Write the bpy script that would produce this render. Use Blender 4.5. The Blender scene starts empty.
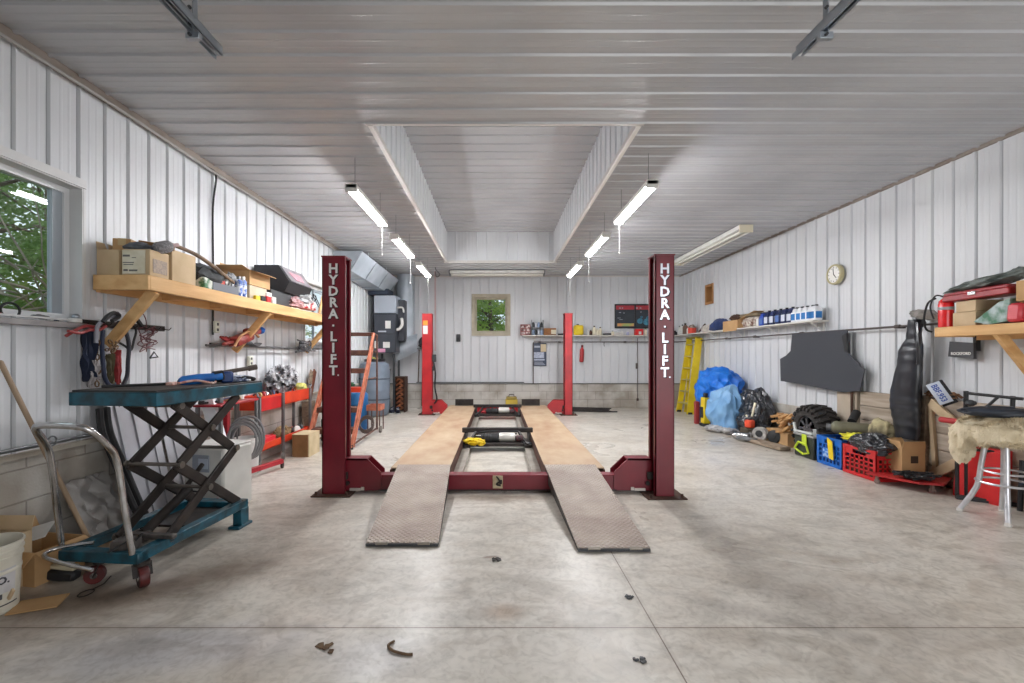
import bpy, bmesh, math, random
from mathutils import Vector, Matrix, Euler, noise
PI = math.pi
R = math.radians
sc = bpy.context.scene
COL = sc.collection
# ---------------------------------------------------------------- geometry of the place (metres)
F, CX, CY, H = 455.0, 497.5, 354.5, 1.3          # lens and eye height used to read positions off the room's planes
XL, XR, YB, ZC = -2.93, 4.48, 11.16, 3.23
YF = -1.3                                        # front wall with the open bay door, behind the viewer
def P(px, py, Y): return Vector(((px-CX)*Y/F, Y, H+(CY-py)*Y/F))
def FL(px, py, z=0.0):
    Y = F*(H-z)/(py-CY); return Vector(((px-CX)*Y/F, Y, z))
def LW(px, py, X=XL):
    Y = F*X/(px-CX); return Vector((X, Y, H+(CY-py)*Y/F))
def RW(px, py, X=XR): return LW(px, py, X)
def BW(px, py, Y=YB): return P(px, py, Y)

# ---------------------------------------------------------------- materials
_M = {}
def lin(c): return tuple(((x/255)/12.92 if x/255 <= .04045 else ((x/255+.055)/1.055)**2.4) for x in c)
def M(name, c=(128,128,128), c2=None, rough=.6, metal=0.0, scale=8.0, bump=0.0, bscale=None, coat=0.0, stretch=None, contrast=.5, detail=4, spec=None, thin=None):
    if name in _M: return _M[name]
    m = bpy.data.materials.new(name); m.use_nodes = True; _M[name] = m
    nt = m.node_tree; N, L = nt.nodes, nt.links
    b = N['Principled BSDF']
    b.inputs['Roughness'].default_value = rough; b.inputs['Metallic'].default_value = metal
    if coat: b.inputs['Coat Weight'].default_value = coat; b.inputs['Coat Roughness'].default_value = .12
    if spec is not None: b.inputs['Specular IOR Level'].default_value = spec
    a = lin(c); b.inputs['Base Color'].default_value = (*a, 1)
    if c2 is not None or bump:
        tc = N.new('ShaderNodeTexCoord'); mp = N.new('ShaderNodeMapping'); L.new(tc.outputs['Object'], mp.inputs['Vector'])
        if stretch: mp.inputs['Scale'].default_value = stretch
    if c2 is not None:
        n = N.new('ShaderNodeTexNoise'); n.inputs['Scale'].default_value = scale; n.inputs['Detail'].default_value = detail
        L.new(mp.outputs[0], n.inputs['Vector'])
        r = N.new('ShaderNodeValToRGB'); r.color_ramp.elements[0].position = .5-contrast*.35; r.color_ramp.elements[1].position = .5+contrast*.35
        r.color_ramp.elements[0].color = (*a, 1); r.color_ramp.elements[1].color = (*lin(c2), 1)
        L.new(n.outputs['Fac'], r.inputs[0]); L.new(r.outputs[0], b.inputs['Base Color'])
    if bump:
        n2 = N.new('ShaderNodeTexNoise'); n2.inputs['Scale'].default_value = bscale or scale; n2.inputs['Detail'].default_value = 6
        L.new(mp.outputs[0], n2.inputs['Vector'])
        bp = N.new('ShaderNodeBump'); bp.inputs['Strength'].default_value = bump; bp.inputs['Distance'].default_value = .02
        L.new(n2.outputs['Fac'], bp.inputs['Height']); L.new(bp.outputs[0], b.inputs['Normal'])
    return m
def emis(name, c, s):
    if name in _M: return _M[name]
    m = bpy.data.materials.new(name); m.use_nodes = True; _M[name] = m
    b = m.node_tree.nodes['Principled BSDF']; b.inputs['Base Color'].default_value = (*lin(c), 1)
    b.inputs['Emission Color'].default_value = (*lin(c), 1); b.inputs['Emission Strength'].default_value = s
    return m
def glass(name='window_glass', tint=(235,240,240)):
    if name in _M: return _M[name]
    m = bpy.data.materials.new(name); m.use_nodes = True; _M[name] = m
    nt = m.node_tree; N, L = nt.nodes, nt.links; N.remove(N['Principled BSDF'])
    t = N.new('ShaderNodeBsdfTransparent'); t.inputs[0].default_value = (*lin(tint), 1)
    g = N.new('ShaderNodeBsdfGlossy'); g.inputs['Roughness'].default_value = .02
    f = N.new('ShaderNodeFresnel'); ge = N.new('ShaderNodeNewGeometry'); mr = N.new('ShaderNodeMapRange'); mr.inputs['To Min'].default_value = 1.5; mr.inputs['To Max'].default_value = 1/1.5; L.new(ge.outputs['Backfacing'], mr.inputs['Value']); L.new(mr.outputs[0], f.inputs[0])
    mx = N.new('ShaderNodeMixShader'); L.new(f.outputs[0], mx.inputs[0]); L.new(t.outputs[0], mx.inputs[1]); L.new(g.outputs[0], mx.inputs[2])
    L.new(mx.outputs[0], N['Material Output'].inputs[0]); return m
def clear_plastic():
    if 'clear_plastic' in _M: return _M['clear_plastic']
    m = glass('clear_plastic', (215,220,222)); 
    for n in m.node_tree.nodes:
        if n.type == 'BSDF_GLOSSY': n.inputs['Roughness'].default_value = .25; n.inputs[0].default_value = (.9,.9,.9,1)
        if n.type == 'FRESNEL': n.inputs[0].default_value = 2.2
    return m

# ---------------------------------------------------------------- mesh builder
class MB:
    def __init__(s, M0=None): s.v = []; s.f = []; s.M = M0 or Matrix.Identity(4)
    def add(s, vs, fs, M=None):
        k = len(s.v); T = s.M @ M if M is not None else s.M
        s.v += [T @ Vector(v) for v in vs]; s.f += [tuple(i+k for i in f) for f in fs]; return s
    def bm(s, bm, M=None):
        bm.verts.ensure_lookup_table(); vs = [v.co.copy() for v in bm.verts]
        for i, v in enumerate(bm.verts): v.index = i
        fs = [[v.index for v in f.verts] for f in bm.faces]; bm.free(); return s.add(vs, fs, M)
    def box(s, c, d, rot=None, bev=0.0, seg=1):
        b = bmesh.new(); bmesh.ops.create_cube(b, size=1)
        for v in b.verts: v.co = Vector((v.co.x*d[0], v.co.y*d[1], v.co.z*d[2]))
        if bev: bmesh.ops.bevel(b, geom=list(b.edges), offset=min(bev, min(d)*.45), segments=seg, profile=.5, affect='EDGES')
        T = Matrix.Translation(c)
        if rot: T = T @ Euler(rot).to_matrix().to_4x4()
        return s.bm(b, T)
    def bx(s, x0, x1, y0, y1, z0, z1, bev=0.0):
        return s.box(((x0+x1)/2, (y0+y1)/2, (z0+z1)/2), (abs(x1-x0), abs(y1-y0), abs(z1-z0)), None, bev)
    def bar(s, a, b, w, t, up=(0,0,1), bev=0.0):
        a, b = Vector(a), Vector(b); d = b-a; L_ = d.length
        if L_ < 1e-6: return s
        z = d.normalized(); u = Vector(up); x = u.cross(z)
        if x.length < 1e-4: x = Vector((1,0,0)).cross(z)
        if x.length < 1e-4: x = Vector((0,1,0)).cross(z)
        x.normalize(); y = z.cross(x)
        T = Matrix((( x.x,y.x,z.x,0),(x.y,y.y,z.y,0),(x.z,y.z,z.z,0),(0,0,0,1)))
        bmx = bmesh.new(); bmesh.ops.create_cube(bmx, size=1)
        for v in bmx.verts: v.co = Vector((v.co.x*w, v.co.y*t, v.co.z*L_))
        if bev: bmesh.ops.bevel(bmx, geom=list(bmx.edges), offset=min(bev, min(w,t)*.4), segments=1, affect='EDGES')
        return s.bm(bmx, Matrix.Translation((a+b)/2) @ T)
    def tube(s, pts, r, n=8, closed=False, smooth=0):
        pts = [Vector(p) for p in pts]
        if smooth: pts, r = spline(pts, smooth, closed), r
        k = len(pts); rr = r if isinstance(r, (list, tuple)) else [r]*k
        if len(rr) != k: rr = [rr[min(len(rr)-1, int(i*(len(rr)-1)/(k-1)+.5))] for i in range(k)]
        vs, fs = [], []
        t0 = (pts[1]-pts[0]).normalized(); nrm = t0.orthogonal().normalized()
        for i, p in enumerate(pts):
            a = pts[i-1] if (i > 0 or closed) else p; b = pts[(i+1) % k] if (i < k-1 or closed) else p
            t = (b-a)
            t = t.normalized() if t.length > 1e-9 else t0
            nrm = nrm - t*nrm.dot(t)
            nrm = nrm.normalized() if nrm.length > 1e-6 else t.orthogonal().normalized()
            bn = t.cross(nrm)
            for j in range(n):
                a_ = 2*PI*j/n; vs.append(p + (nrm*math.cos(a_)+bn*math.sin(a_))*rr[i])
        for i in range(k if closed else k-1):
            for j in range(n):
                a0, b0 = i*n+j, i*n+(j+1) % n; i2 = (i+1) % k
                fs.append((a0, b0, i2*n+(j+1) % n, i2*n+j))
        if not closed: fs.append(tuple(reversed(range(n)))); fs.append(tuple((k-1)*n+j for j in range(n)))
        return s.add(vs, fs)
    def cyl(s, a, b, r, n=16, r2=None): return s.tube([a, b], [r, r if r2 is None else r2], n)
    def lathe(s, prof, c=(0,0,0), axis=(0,0,1), n=24):
        q = Vector((0,0,1)).rotation_difference(Vector(axis).normalized()).to_matrix().to_4x4(); T = Matrix.Translation(c) @ q
        vs, fs = [], []; k = len(prof)
        for (r, z) in prof:
            for j in range(n): vs.append((r*math.cos(2*PI*j/n), r*math.sin(2*PI*j/n), z))
        for i in range(k-1):
            for j in range(n): fs.append((i*n+j, i*n+(j+1) % n, (i+1)*n+(j+1) % n, (i+1)*n+j))
        if prof[0][0] > 1e-5: fs.append(tuple(reversed(range(n))))
        if prof[-1][0] > 1e-5: fs.append(tuple((k-1)*n+j for j in range(n)))
        return s.add(vs, fs, T)
    def prism(s, poly, a, b):
        """poly: list of 3D points (planar loop), extruded by vector b-a (given as a vector)."""
        poly = [Vector(p) for p in poly]; off = Vector(b)-Vector(a); k = len(poly)
        vs = poly + [p+off for p in poly]
        fs = [tuple(range(k)), tuple(reversed(range(k, 2*k)))] + [(i, (i+1) % k, k+(i+1) % k, k+i) for i in range(k)]
        return s.add(vs, fs)
    def blob(s, c, rad, amp=.2, freq=2.0, seed=0, sub=3, flat=None, rot=None, ridge=False):
        b = bmesh.new(); bmesh.ops.create_icosphere(b, subdivisions=sub, radius=1)
        o = Vector((seed*7.31, seed*3.7, seed*1.93)); E = Euler(rot).to_matrix() if rot else None
        for v in b.verts:
            p = v.co.normalized(); n1 = noise.noise(p*freq+o); n2 = noise.noise(p*freq*2.7+o)
            if ridge: n1 = 1-2*abs(n1)*1.6; n2 = 1-2*abs(n2)*1.6
            q = p*(1+amp*n1+amp*.5*n2); q = Vector((q.x*rad[0], q.y*rad[1], q.z*rad[2]))
            if E: q = E @ q
            q = q+Vector(c)
            if flat is not None and q.z < flat: q.z = flat+.12*max(0, noise.noise(q*9))*.05
            v.co = q
        return s.bm(b)
    def grid(s, fn, nu, nv, th=0.0):
        vs = [Vector(fn(i/nu, j/nv)) for i in range(nu+1) for j in range(nv+1)]
        ix = lambda i, j: i*(nv+1)+j
        fs = [(ix(i,j), ix(i+1,j), ix(i+1,j+1), ix(i,j+1)) for i in range(nu) for j in range(nv)]
        if th:
            b = bmesh.new(); bv = [b.verts.new(v) for v in vs]; [b.faces.new([bv[k] for k in f]) for f in fs]
            b.normal_update(); bmesh.ops.solidify(b, geom=list(b.faces), thickness=th); return s.bm(b)
        return s.add(vs, fs)
def spline(pts, m, closed=False):
    out = []; k = len(pts)
    for i in range(k if closed else k-1):
        g = lambda j: pts[j % k] if closed else pts[max(0, min(k-1, j))]
        p0, p1, p2, p3 = g(i-1), g(i), g(i+1), g(i+2)
        for q in range(m):
            t = q/m; out.append(.5*((2*p1)+(p2-p0)*t+(2*p0-5*p1+4*p2-p3)*t*t+(3*p1-p0-3*p2+p3)*t**3))
    if not closed: out.append(pts[-1])
    return out
def mkobj(name, mb, mat, W=None, flatshade=False, ang=38):
    Wi = W.inverted() if W is not None else None
    vs = [Wi @ v for v in mb.v] if Wi else mb.v
    me = bpy.data.meshes.new(name); me.from_pydata([tuple(v) for v in vs], [], mb.f); me.update()
    b = bmesh.new(); b.from_mesh(me); bmesh.ops.recalc_face_normals(b, faces=b.faces); b.to_mesh(me); b.free()
    if not flatshade:
        me.polygons.foreach_set('use_smooth', [True]*len(me.polygons)); me.set_sharp_from_angle(angle=R(ang))
    me.materials.append(mat); o = bpy.data.objects.new(name, me); COL.objects.link(o); return o
USED = {}
def setp(o, label, cat, group=None, kind=None):
    if label: o['label'] = label
    if cat: o['category'] = cat
    if group: o['group'] = group
    if kind: o['kind'] = kind
class T:
    """A thing: an Empty at its base; parts are given in world coordinates unless local=True."""
    def __init__(s, name, label, cat, loc=(0,0,0), rz=0.0, group=None, local=False):
        s.o = bpy.data.objects.new(name, None); COL.objects.link(s.o); s.o.empty_display_size = .1
        s.o.location = loc; s.o.rotation_euler = (0,0,rz); setp(s.o, label, cat, group)
        s.W = Matrix.Identity(4) if local else Matrix.Translation(loc) @ Matrix.Rotation(rz, 4, 'Z')
    def p(s, name, mb, mat, parent=None, label=None, **k):
        o = mkobj(name, mb, mat, s.W, **k); o.parent = parent or s.o
        if label: o['label'] = label
        return o
def dup(root, loc, rz=0.0, label=None, group=None, scale=None):
    r = root.copy(); COL.objects.link(r); r.location = loc; r.rotation_euler = (0,0,rz)
    if scale: r.scale = scale
    if label: r['label'] = label
    if group: r['group'] = group
    for ch in list(root.children):
        c = ch.copy(); COL.objects.link(c); c.parent = r
        for g in list(ch.children):
            d = g.copy(); COL.objects.link(d); d.parent = c
    return r
def solo(name, label, cat, mb, mat, group=None, kind=None, **k):
    lo = Vector((min(v.x for v in mb.v), min(v.y for v in mb.v), min(v.z for v in mb.v))); hi = Vector((max(v.x for v in mb.v), max(v.y for v in mb.v), max(v.z for v in mb.v)))
    c = Vector(((lo.x+hi.x)/2, (lo.y+hi.y)/2, lo.z))
    o = mkobj(name, mb, mat, Matrix.Translation(c), **k); o.location = c; setp(o, label, cat, group, kind); return o
def struct(name, mb, mat, parent=None, **k):
    o = mkobj(name, mb, mat, **k)
    if parent: o.parent = parent
    else: o['kind'] = 'structure'
    return o
def text(s, size, M0, ext=.0015, sx=1.0, align='CENTER'):
    cu = bpy.data.curves.new('t', 'FONT'); cu.body = s; cu.size = size; cu.extrude = ext; cu.align_x = align; cu.align_y = 'CENTER'; cu.resolution_u = 2; cu.offset = size*.03
    o = bpy.data.objects.new('t', cu); COL.objects.link(o)
    dg = bpy.context.evaluated_depsgraph_get(); me = bpy.data.meshes.new_from_object(o.evaluated_get(dg))
    S = Matrix.Diagonal((sx,1,1,1)); vs = [M0 @ S @ v.co for v in me.vertices]; fs = [tuple(p.vertices) for p in me.polygons]
    bpy.data.objects.remove(o); bpy.data.curves.remove(cu); bpy.data.meshes.remove(me)
    m = MB(); m.v = vs; m.f = fs; return m
def face_M(c, right, up):
    r = Vector(right).normalized(); u = Vector(up).normalized(); n = r.cross(u)
    return Matrix(((r.x,u.x,n.x,c[0]),(r.y,u.y,n.y,c[1]),(r.z,u.z,n.z,c[2]),(0,0,0,1)))

# ---------------------------------------------------------------- common materials
steel = M('white_steel', (216,218,221), (204,206,210), rough=.42, scale=1.6, stretch=(1,1,.4), spec=.5)
ceil_m = M('ceiling_steel_dimmed', (184,185,188), (173,174,177), rough=.27, scale=1.2, spec=.8)  # same white steel, colour darkened for the dimmer light overhead
pine = M('pine', (226,184,128), (204,156,100), rough=.6, scale=5, stretch=(2,.35,3), bump=.15, bscale=22)
pine_old = M('weathered_wood', (160,142,122), (124,108,92), rough=.85, scale=6, stretch=(3,.5,5), bump=.4, bscale=20)
card = M('cardboard', (196,158,112), (180,142,98), rough=.85, scale=5, bump=.06, bscale=30)
card_pale = M('cardboard_pale', (206,182,148), (190,165,130), rough=.85, scale=6)
card_dark = M('cardboard_dark', (142,104,66), (122,88,54), rough=.9, scale=6)
maroon = M('maroon_paint', (128,22,40), (104,16,32), rough=.38, scale=3, coat=.15)
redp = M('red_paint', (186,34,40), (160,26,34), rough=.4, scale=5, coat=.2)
red = M('bright_red', (214,30,30), (190,22,26), rough=.4, scale=6)
orange = M('orange_red_paint', (222,70,34), (196,52,28), rough=.45, scale=6)
black = M('black_rubber', (26,26,28), (38,38,40), rough=.7, scale=12)
blackg = M('black_plastic', (20,20,22), rough=.3)
dgrey = M('dark_grey', (58,60,64), (46,48,52), rough=.5, scale=5)
grey = M('grey_metal', (128,130,132), (104,106,108), rough=.45, metal=.6, scale=8)
galv = M('galvanised', (176,184,192), (150,158,168), rough=.33, metal=.75, scale=5)
chrome = M('chrome', (214,214,216), (180,178,176), rough=.2, metal=1.0, scale=14)
brown = M('rusty_brown', (86,56,42), (56,38,30), rough=.8, scale=9, bump=.2)
darkst = M('greasy_dark_steel', (58,50,46), (34,30,29), rough=.55, metal=.3, scale=9, bump=.1)
teal = M('teal_paint', (8,86,106), (18,50,60), rough=.42, scale=12, coat=.15, contrast=.35)
blue = M('blue_plastic', (20,104,196), (16,88,170), rough=.42, scale=8)
white = M('white_plastic', (226,226,222), (210,208,204), rough=.45, scale=6)
yellow = M('yellow', (236,206,30), (216,182,24), rough=.5, scale=8)
lime = M('lime', (190,210,50), rough=.5)
green = M('green', (52,110,72), (38,86,58), rough=.6, scale=8)
cream = M('cream', (222,214,190), rough=.6)
pink = M('pink', (214,96,104), (190,70,80), rough=.6, scale=14)
SKY, DOOR, EXPO, TUBE = 1.4, 75.0, 0.24, 130.0
# ================================================================ THE ROOM
PITCH = .2135
def prof(u0, u1, phase=0.0, minor=True, groove=0.0):
    """Breakpoints (u, depth) of the trapezoid-ribbed steel cladding."""
    pts = []; k = math.floor((u0-phase)/PITCH)-1
    while phase+k*PITCH < u1+PITCH:
        a = phase+k*PITCH
        if groove: pts += [(a-.0255, 0), (a-.025, -groove), (a-.0165, -groove), (a-.016, 0)]
        pts += [(a-.015, 0), (a-.008, .014), (a+.007, .014), (a+.0125, 0)]
        if minor:
            for q in (.36, .64):
                c = a+PITCH*q; pts += [(c-.012, 0), (c-.005, .0016), (c+.005, .0016), (c+.012, 0)]
        k += 1
    def at(u):
        for (a, d), (b, e) in zip(pts, pts[1:]):
            if a <= u <= b: return d+(e-d)*(u-a)/(b-a+1e-9)
        return 0
    return [(u0, at(u0))]+[p for p in pts if u0 < p[0] < u1]+[(u1, at(u1))], at
def ribbed(fn, u0, u1, v0, v1, holes=(), phase=0.0, minor=True, groove=0.0):
    """fn(u, v, depth) -> point. holes: (ua, ub, va, vb)."""
    pts, at = prof(u0, u1, phase, minor, groove)
    cuts = sorted({h for q in holes for h in q[:2] if u0 < h < u1})
    pts = sorted(pts+[(c, at(c)) for c in cuts]); mb = MB()
    for (a, d), (b, e) in zip(pts, pts[1:]):
        if b-a < 1e-6: continue
        mid = (a+b)/2; iv = [(v0, v1)]
        for (ua, ub, va, vb) in holes:
            if ua < mid < ub:
                iv = [x for (p, q) in iv for x in ((p, min(q, va)), (max(p, vb), q)) if x[1]-x[0] > 1e-5]
        for (p, q) in iv: mb.add([fn(a,p,d), fn(b,p,e), fn(b,q,e), fn(a,q,d)], [(0,1,2,3)])
    return mb
WZ0, WZ1 = 1.53, 2.47
WIN = [(1.85, 3.20, WZ0, WZ1), (6.88, 8.1, 1.5, 2.42)]
ZBL, ZBB, ZBR = .67, .575, .53
struct('wall_left', ribbed(lambda u, v, d: (XL+d, u, v), YF, YB, ZBL-.03, ZC, [(a, b, c, d) for a, b, c, d in WIN], phase=3.19, groove=.016), steel, flatshade=True)
wb0, wb1 = BW(474.5, 333), BW(507.5, 297)
struct('wall_back', ribbed(lambda u, v, d: (u, YB-d, v), XL, XR, ZBB-.02, ZC, [(wb0.x, wb1.x, wb0.z, wb1.z)], groove=.008), steel, flatshade=True)
ni0, ni1 = RW(705.5, 304), RW(714.5, 284)
NY0, NY1 = 9.40, 9.76
struct('wall_right', ribbed(lambda u, v, d: (XR-d, u, v), YF, YB, ZBR-.03, ZC, [(NY0, NY1, 2.36, 2.78)], groove=.012), steel, flatshade=True)
# front wall (behind the viewer), right bay open, left bay shut
fw = MB(); DZ = 2.75
fw.bx(XL-.05, -2.75, YF-.15, YF, 0, ZC); fw.bx(4.3, XR+.05, YF-.15, YF, 0, ZC); fw.bx(-2.75, 4.3, YF-.15, YF, DZ, ZC); fw.bx(.1, .5, YF-.15, YF, 0, DZ)
struct('wall_front', fw, steel)
m = MB()
for k in range(5): m.bx(-2.74, .09, YF-.10, YF-.04, .01+k*.548, .55+k*.548, .01)
struct('unseen_door', m, M('overhead_door', (224,224,222), rough=.45))  # unseen bay door, shut to hold back sky light on the left
# ceiling with the raised bay over the lift
PX0, PX1, PY0, PY1, PZ = -1.05, 1.17, 3.79, 9.45, 3.845
struct('ceiling', ribbed(lambda u, v, d: (v, u, ZC-d), YF, YB, XL, XR, [(PY0, PY1, PX0, PX1)], phase=2.718), ceil_m, flatshade=True)
pt = ribbed(lambda u, v, d: (v, u, PZ-d), PY0, PY1, PX0, PX1, phase=2.718)
for nm, fn, a, b in (('wall_bay_left', lambda u, v, d: (PX0+d, u, v), PY0, PY1), ('wall_bay_right', lambda u, v, d: (PX1-d, u, v), PY0, PY1),
                     ('wall_bay_back', lambda u, v, d: (u, PY1-d, v), PX0, PX1), ('wall_bay_front', lambda u, v, d: (u, PY0+d, v), PX0, PX1)):
    struct(nm, ribbed(fn, a, b, ZC, PZ), steel, flatshade=True)
struct('ceiling_bay', pt, ceil_m, flatshade=True)
tr = MB(); e = .03
tr.bx(PX0-.05, PX1+.05, PY0-.012, PY0+.012, ZC-.02, ZC+.02); tr.bx(PX0-.06, PX1+.06, PY1-.012, PY1+.03, ZC-.028, ZC+.02)
tr.bx(PX0-.03, PX0+.012, PY0, PY1, ZC-.028, ZC+.02); tr.bx(PX1-.012, PX1+.03, PY0, PY1, ZC-.028, ZC+.02)
struct('trim_bay', tr, M('trim_steel', (206,202,198), rough=.4))
# upper and lower edge trims of the walls
t2 = MB(); t2.bx(XL, XL+.045, YF, YB, ZC-.055, ZC); struct('trim_ceiling_left', t2, M('trim_brownish', (150,140,132), (120,108,98), rough=.6, scale=3))
t2 = MB(); t2.bx(XR-.03, XR, YF, YB, ZC-.03, ZC); struct('trim_ceiling_right', t2, M('trim_brownish'))
t2 = MB(); t2.bx(XL, XR, YB-.03, YB, ZC-.03, ZC); struct('trim_ceiling_back', t2, M('trim_steel'))
# concrete block base course
def block_mat(name, swap):
    m = bpy.data.materials.new(name); m.use_nodes = True; nt = m.node_tree; N, L = nt.nodes, nt.links; b = N['Principled BSDF']
    tc = N.new('ShaderNodeTexCoord'); sp = N.new('ShaderNodeSeparateXYZ'); cb = N.new('ShaderNodeCombineXYZ'); L.new(tc.outputs['Object'], sp.inputs[0])
    L.new(sp.outputs['Y' if swap else 'X'], cb.inputs[0]); L.new(sp.outputs['Z'], cb.inputs[1])
    br = N.new('ShaderNodeTexBrick'); L.new(cb.outputs[0], br.inputs['Vector']); br.inputs['Scale'].default_value = 1
    br.inputs['Brick Width'].default_value = .4; br.inputs['Row Height'].default_value = .2; br.inputs['Mortar Size'].default_value = .006; br.inputs['Mortar Smooth'].default_value = .4
    br.inputs['Color1'].default_value = (*lin((204,200,194)),1); br.inputs['Color2'].default_value = (*lin((194,190,183)),1); br.inputs['Mortar'].default_value = (*lin((168,163,156)),1)
    n = N.new('ShaderNodeTexNoise'); n.inputs['Scale'].default_value = 2.2; n.inputs['Detail'].default_value = 8; L.new(tc.outputs['Object'], n.inputs['Vector'])
    r = N.new('ShaderNodeValToRGB'); r.color_ramp.elements[0].position = .38; r.color_ramp.elements[0].color = (*lin((188,178,166)),1); r.color_ramp.elements[1].position = .6; r.color_ramp.elements[1].color = (1,1,1,1)
    L.new(n.outputs['Fac'], r.inputs[0]); mx = N.new('ShaderNodeMix'); mx.data_type = 'RGBA'; mx.blend_type = 'MULTIPLY'; mx.inputs['Factor'].default_value = .75
    L.new(br.outputs['Color'], mx.inputs['A']); L.new(r.outputs[0], mx.inputs['B']); L.new(mx.outputs['Result'], b.inputs['Base Color'])
    n3 = N.new('ShaderNodeTexNoise'); n3.inputs['Scale'].default_value = 60; L.new(tc.outputs['Object'], n3.inputs['Vector'])
    ad = N.new('ShaderNodeMath'); ad.operation = 'MULTIPLY_ADD'; ad.inputs[1].default_value = -1.0; L.new(br.outputs['Fac'], ad.inputs[0]); 
    ml = N.new('ShaderNodeMath'); ml.operation = 'MULTIPLY'; ml.inputs[1].default_value = .4; L.new(n3.outputs['Fac'], ml.inputs[0]); L.new(ml.outputs[0], ad.inputs[2])
    bp = N.new('ShaderNodeBump'); bp.inputs['Strength'].default_value = .6; bp.inputs['Distance'].default_value = .008; L.new(ad.outputs[0], bp.inputs['Height']); L.new(bp.outputs[0], b.inputs['Normal'])
    b.inputs['Roughness'].default_value = .9; return m
BKX, BKY = block_mat('block_x', False), block_mat('block_y', True)
m = MB(); m.bx(XL-.15, XL+.03, YF, YB, 0, ZBL); struct('baseboard_left', m, BKY)
m = MB(); m.bx(XL, XR, YB-.03, YB+.15, 0, ZBB); struct('baseboard_back', m, BKX)
m = MB(); m.bx(XR-.04, XR+.15, 5.9, YB, 0, ZBR); struct('baseboard_right', m, BKY)
m = MB(); m.bx(XL, XL+.045, YF, YB, ZBL, ZBL+.03); struct('trim_sill_left', m, M('pale_lumber', (198,190,176), (170,160,146), rough=.8, scale=4))
m = MB(); m.bx(XL, XR, YB-.045, YB, ZBB, ZBB+.02); struct('trim_sill_back', m, M('dark_flashing', (78,74,70), rough=.6))
# weathered plank lining of the right wall, nearer section
m = MB(); z = 0
for k in range(5):
    m.bx(XR-.06, XR+.02, YF, 5.55, z+.003, z+.168, .004); z += .171
struct('trim_plank_lining', m, M('silvered_planks', (186,172,156), (150,136,120), rough=.9, scale=3.5, stretch=(2,.4,6), bump=.3, bscale=24))
m = MB(); m.bx(XR-.08, XR, 5.58, 5.9, 0, .84, .004); struct('trim_lining_end', m, M('lining_end', (190,176,158), (168,152,134), rough=.85, scale=4))
# floor
fm = bpy.data.materials.new('concrete_floor'); fm.use_nodes = True; nt = fm.node_tree; N, L = nt.nodes, nt.links; b = N['Principled BSDF']
tc = N.new('ShaderNodeTexCoord')
def nz(scale, det, src=None, dist=0, stretch=None):
    n = N.new('ShaderNodeTexNoise'); n.inputs['Scale'].default_value = scale; n.inputs['Detail'].default_value = det; n.inputs['Distortion'].default_value = dist
    if stretch:
        mp = N.new('ShaderNodeMapping'); mp.inputs['Scale'].default_value = stretch; mp.inputs['Rotation'].default_value = (0,0,R(-35)); L.new(tc.outputs['Object'], mp.inputs[0]); L.new(mp.outputs[0], n.inputs['Vector'])
    else: L.new(tc.outputs['Object'], n.inputs['Vector'])
    return n
def ramp(n, stops):
    r = N.new('ShaderNodeValToRGB'); cr = r.color_ramp
    while len(cr.elements) < len(stops): cr.elements.new(.5)
    for e_, (p_, c_) in zip(cr.elements, stops): e_.position = p_; e_.color = (*c_, 1)
    L.new(n.outputs[0], r.inputs[0]); return r
def mul(a, b_, f=1.0, mode='MULTIPLY', fac=None):
    mx = N.new('ShaderNodeMix'); mx.data_type = 'RGBA'; mx.blend_type = mode; mx.inputs['Factor'].default_value = f
    if fac: L.new(fac.outputs[0], mx.inputs['Factor'])
    L.new(a, mx.inputs['A']); L.new(b_, mx.inputs['B']) if not isinstance(b_, tuple) else setattr(mx.inputs['B'], 'default_value', (*b_, 1)); return mx.outputs['Result']
base = ramp(nz(.55, 5, dist=.6), [(.3, lin((196,188,177))), (.5, lin((208,202,192))), (.72, lin((216,211,204)))])
mott = ramp(nz(3.5, 9, dist=1.2), [(.32, (.72,.71,.70)), (.5, (.97,.965,.96)), (.7, (1.04,1.03,1.02))])
fine = ramp(nz(26, 10, dist=.8), [(.33, (.78,.77,.76)), (.5, (1,1,1)), (.7, (1.05,1.05,1.05))])
scr = ramp(nz(7, 12, dist=3.5), [(.40, (.84,.82,.80)), (.48, (1,1,1)), (.60, (1.06,1.06,1.06))])
scuff = ramp(nz(2.2, 8, dist=2.0, stretch=(.8,1.5,1)), [(.36, (.74,.70,.66)), (.52, (1,1,1))])
c = mul(base.outputs[0], mott.outputs[0], .7); c = mul(c, fine.outputs[0], .6); c = mul(c, scuff.outputs[0], .6); c = mul(c, scr.outputs[0], .55)
def spot(cx, cy, rx, ry, rot, col, soft=1.0, strength=1.0, c_in=None):
    """a stain on the concrete with its own outline"""
    mp = N.new('ShaderNodeMapping'); mp.vector_type = 'TEXTURE'; mp.inputs['Location'].default_value = (cx, cy, 0); mp.inputs['Rotation'].default_value = (0,0,R(rot)); mp.inputs['Scale'].default_value = (rx, ry, 1)
    L.new(tc.outputs['Object'], mp.inputs[0])
    n = nz(5, 6); av = N.new('ShaderNodeVectorMath'); av.operation = 'MULTIPLY_ADD'; av.inputs[1].default_value = (.7,.7,0); L.new(n.outputs['Color'], av.inputs[0]); L.new(mp.outputs[0], av.inputs[2])
    sb = N.new('ShaderNodeVectorMath'); sb.operation = 'SUBTRACT'; sb.inputs[1].default_value = (.35,.35,0); L.new(av.outputs[0], sb.inputs[0])
    ln = N.new('ShaderNodeVectorMath'); ln.operation = 'LENGTH'; L.new(sb.outputs[0], ln.inputs[0])
    mr = N.new('ShaderNodeMapRange'); mr.interpolation_type = 'SMOOTHSTEP'; mr.inputs['From Min'].default_value = 1.0; mr.inputs['From Max'].default_value = 1-soft; mr.inputs['To Max'].default_value = strength
    L.new(ln.outputs['Value'], mr.inputs['Value']); return mul(c_in, col, 1, 'MULTIPLY', mr)
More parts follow.
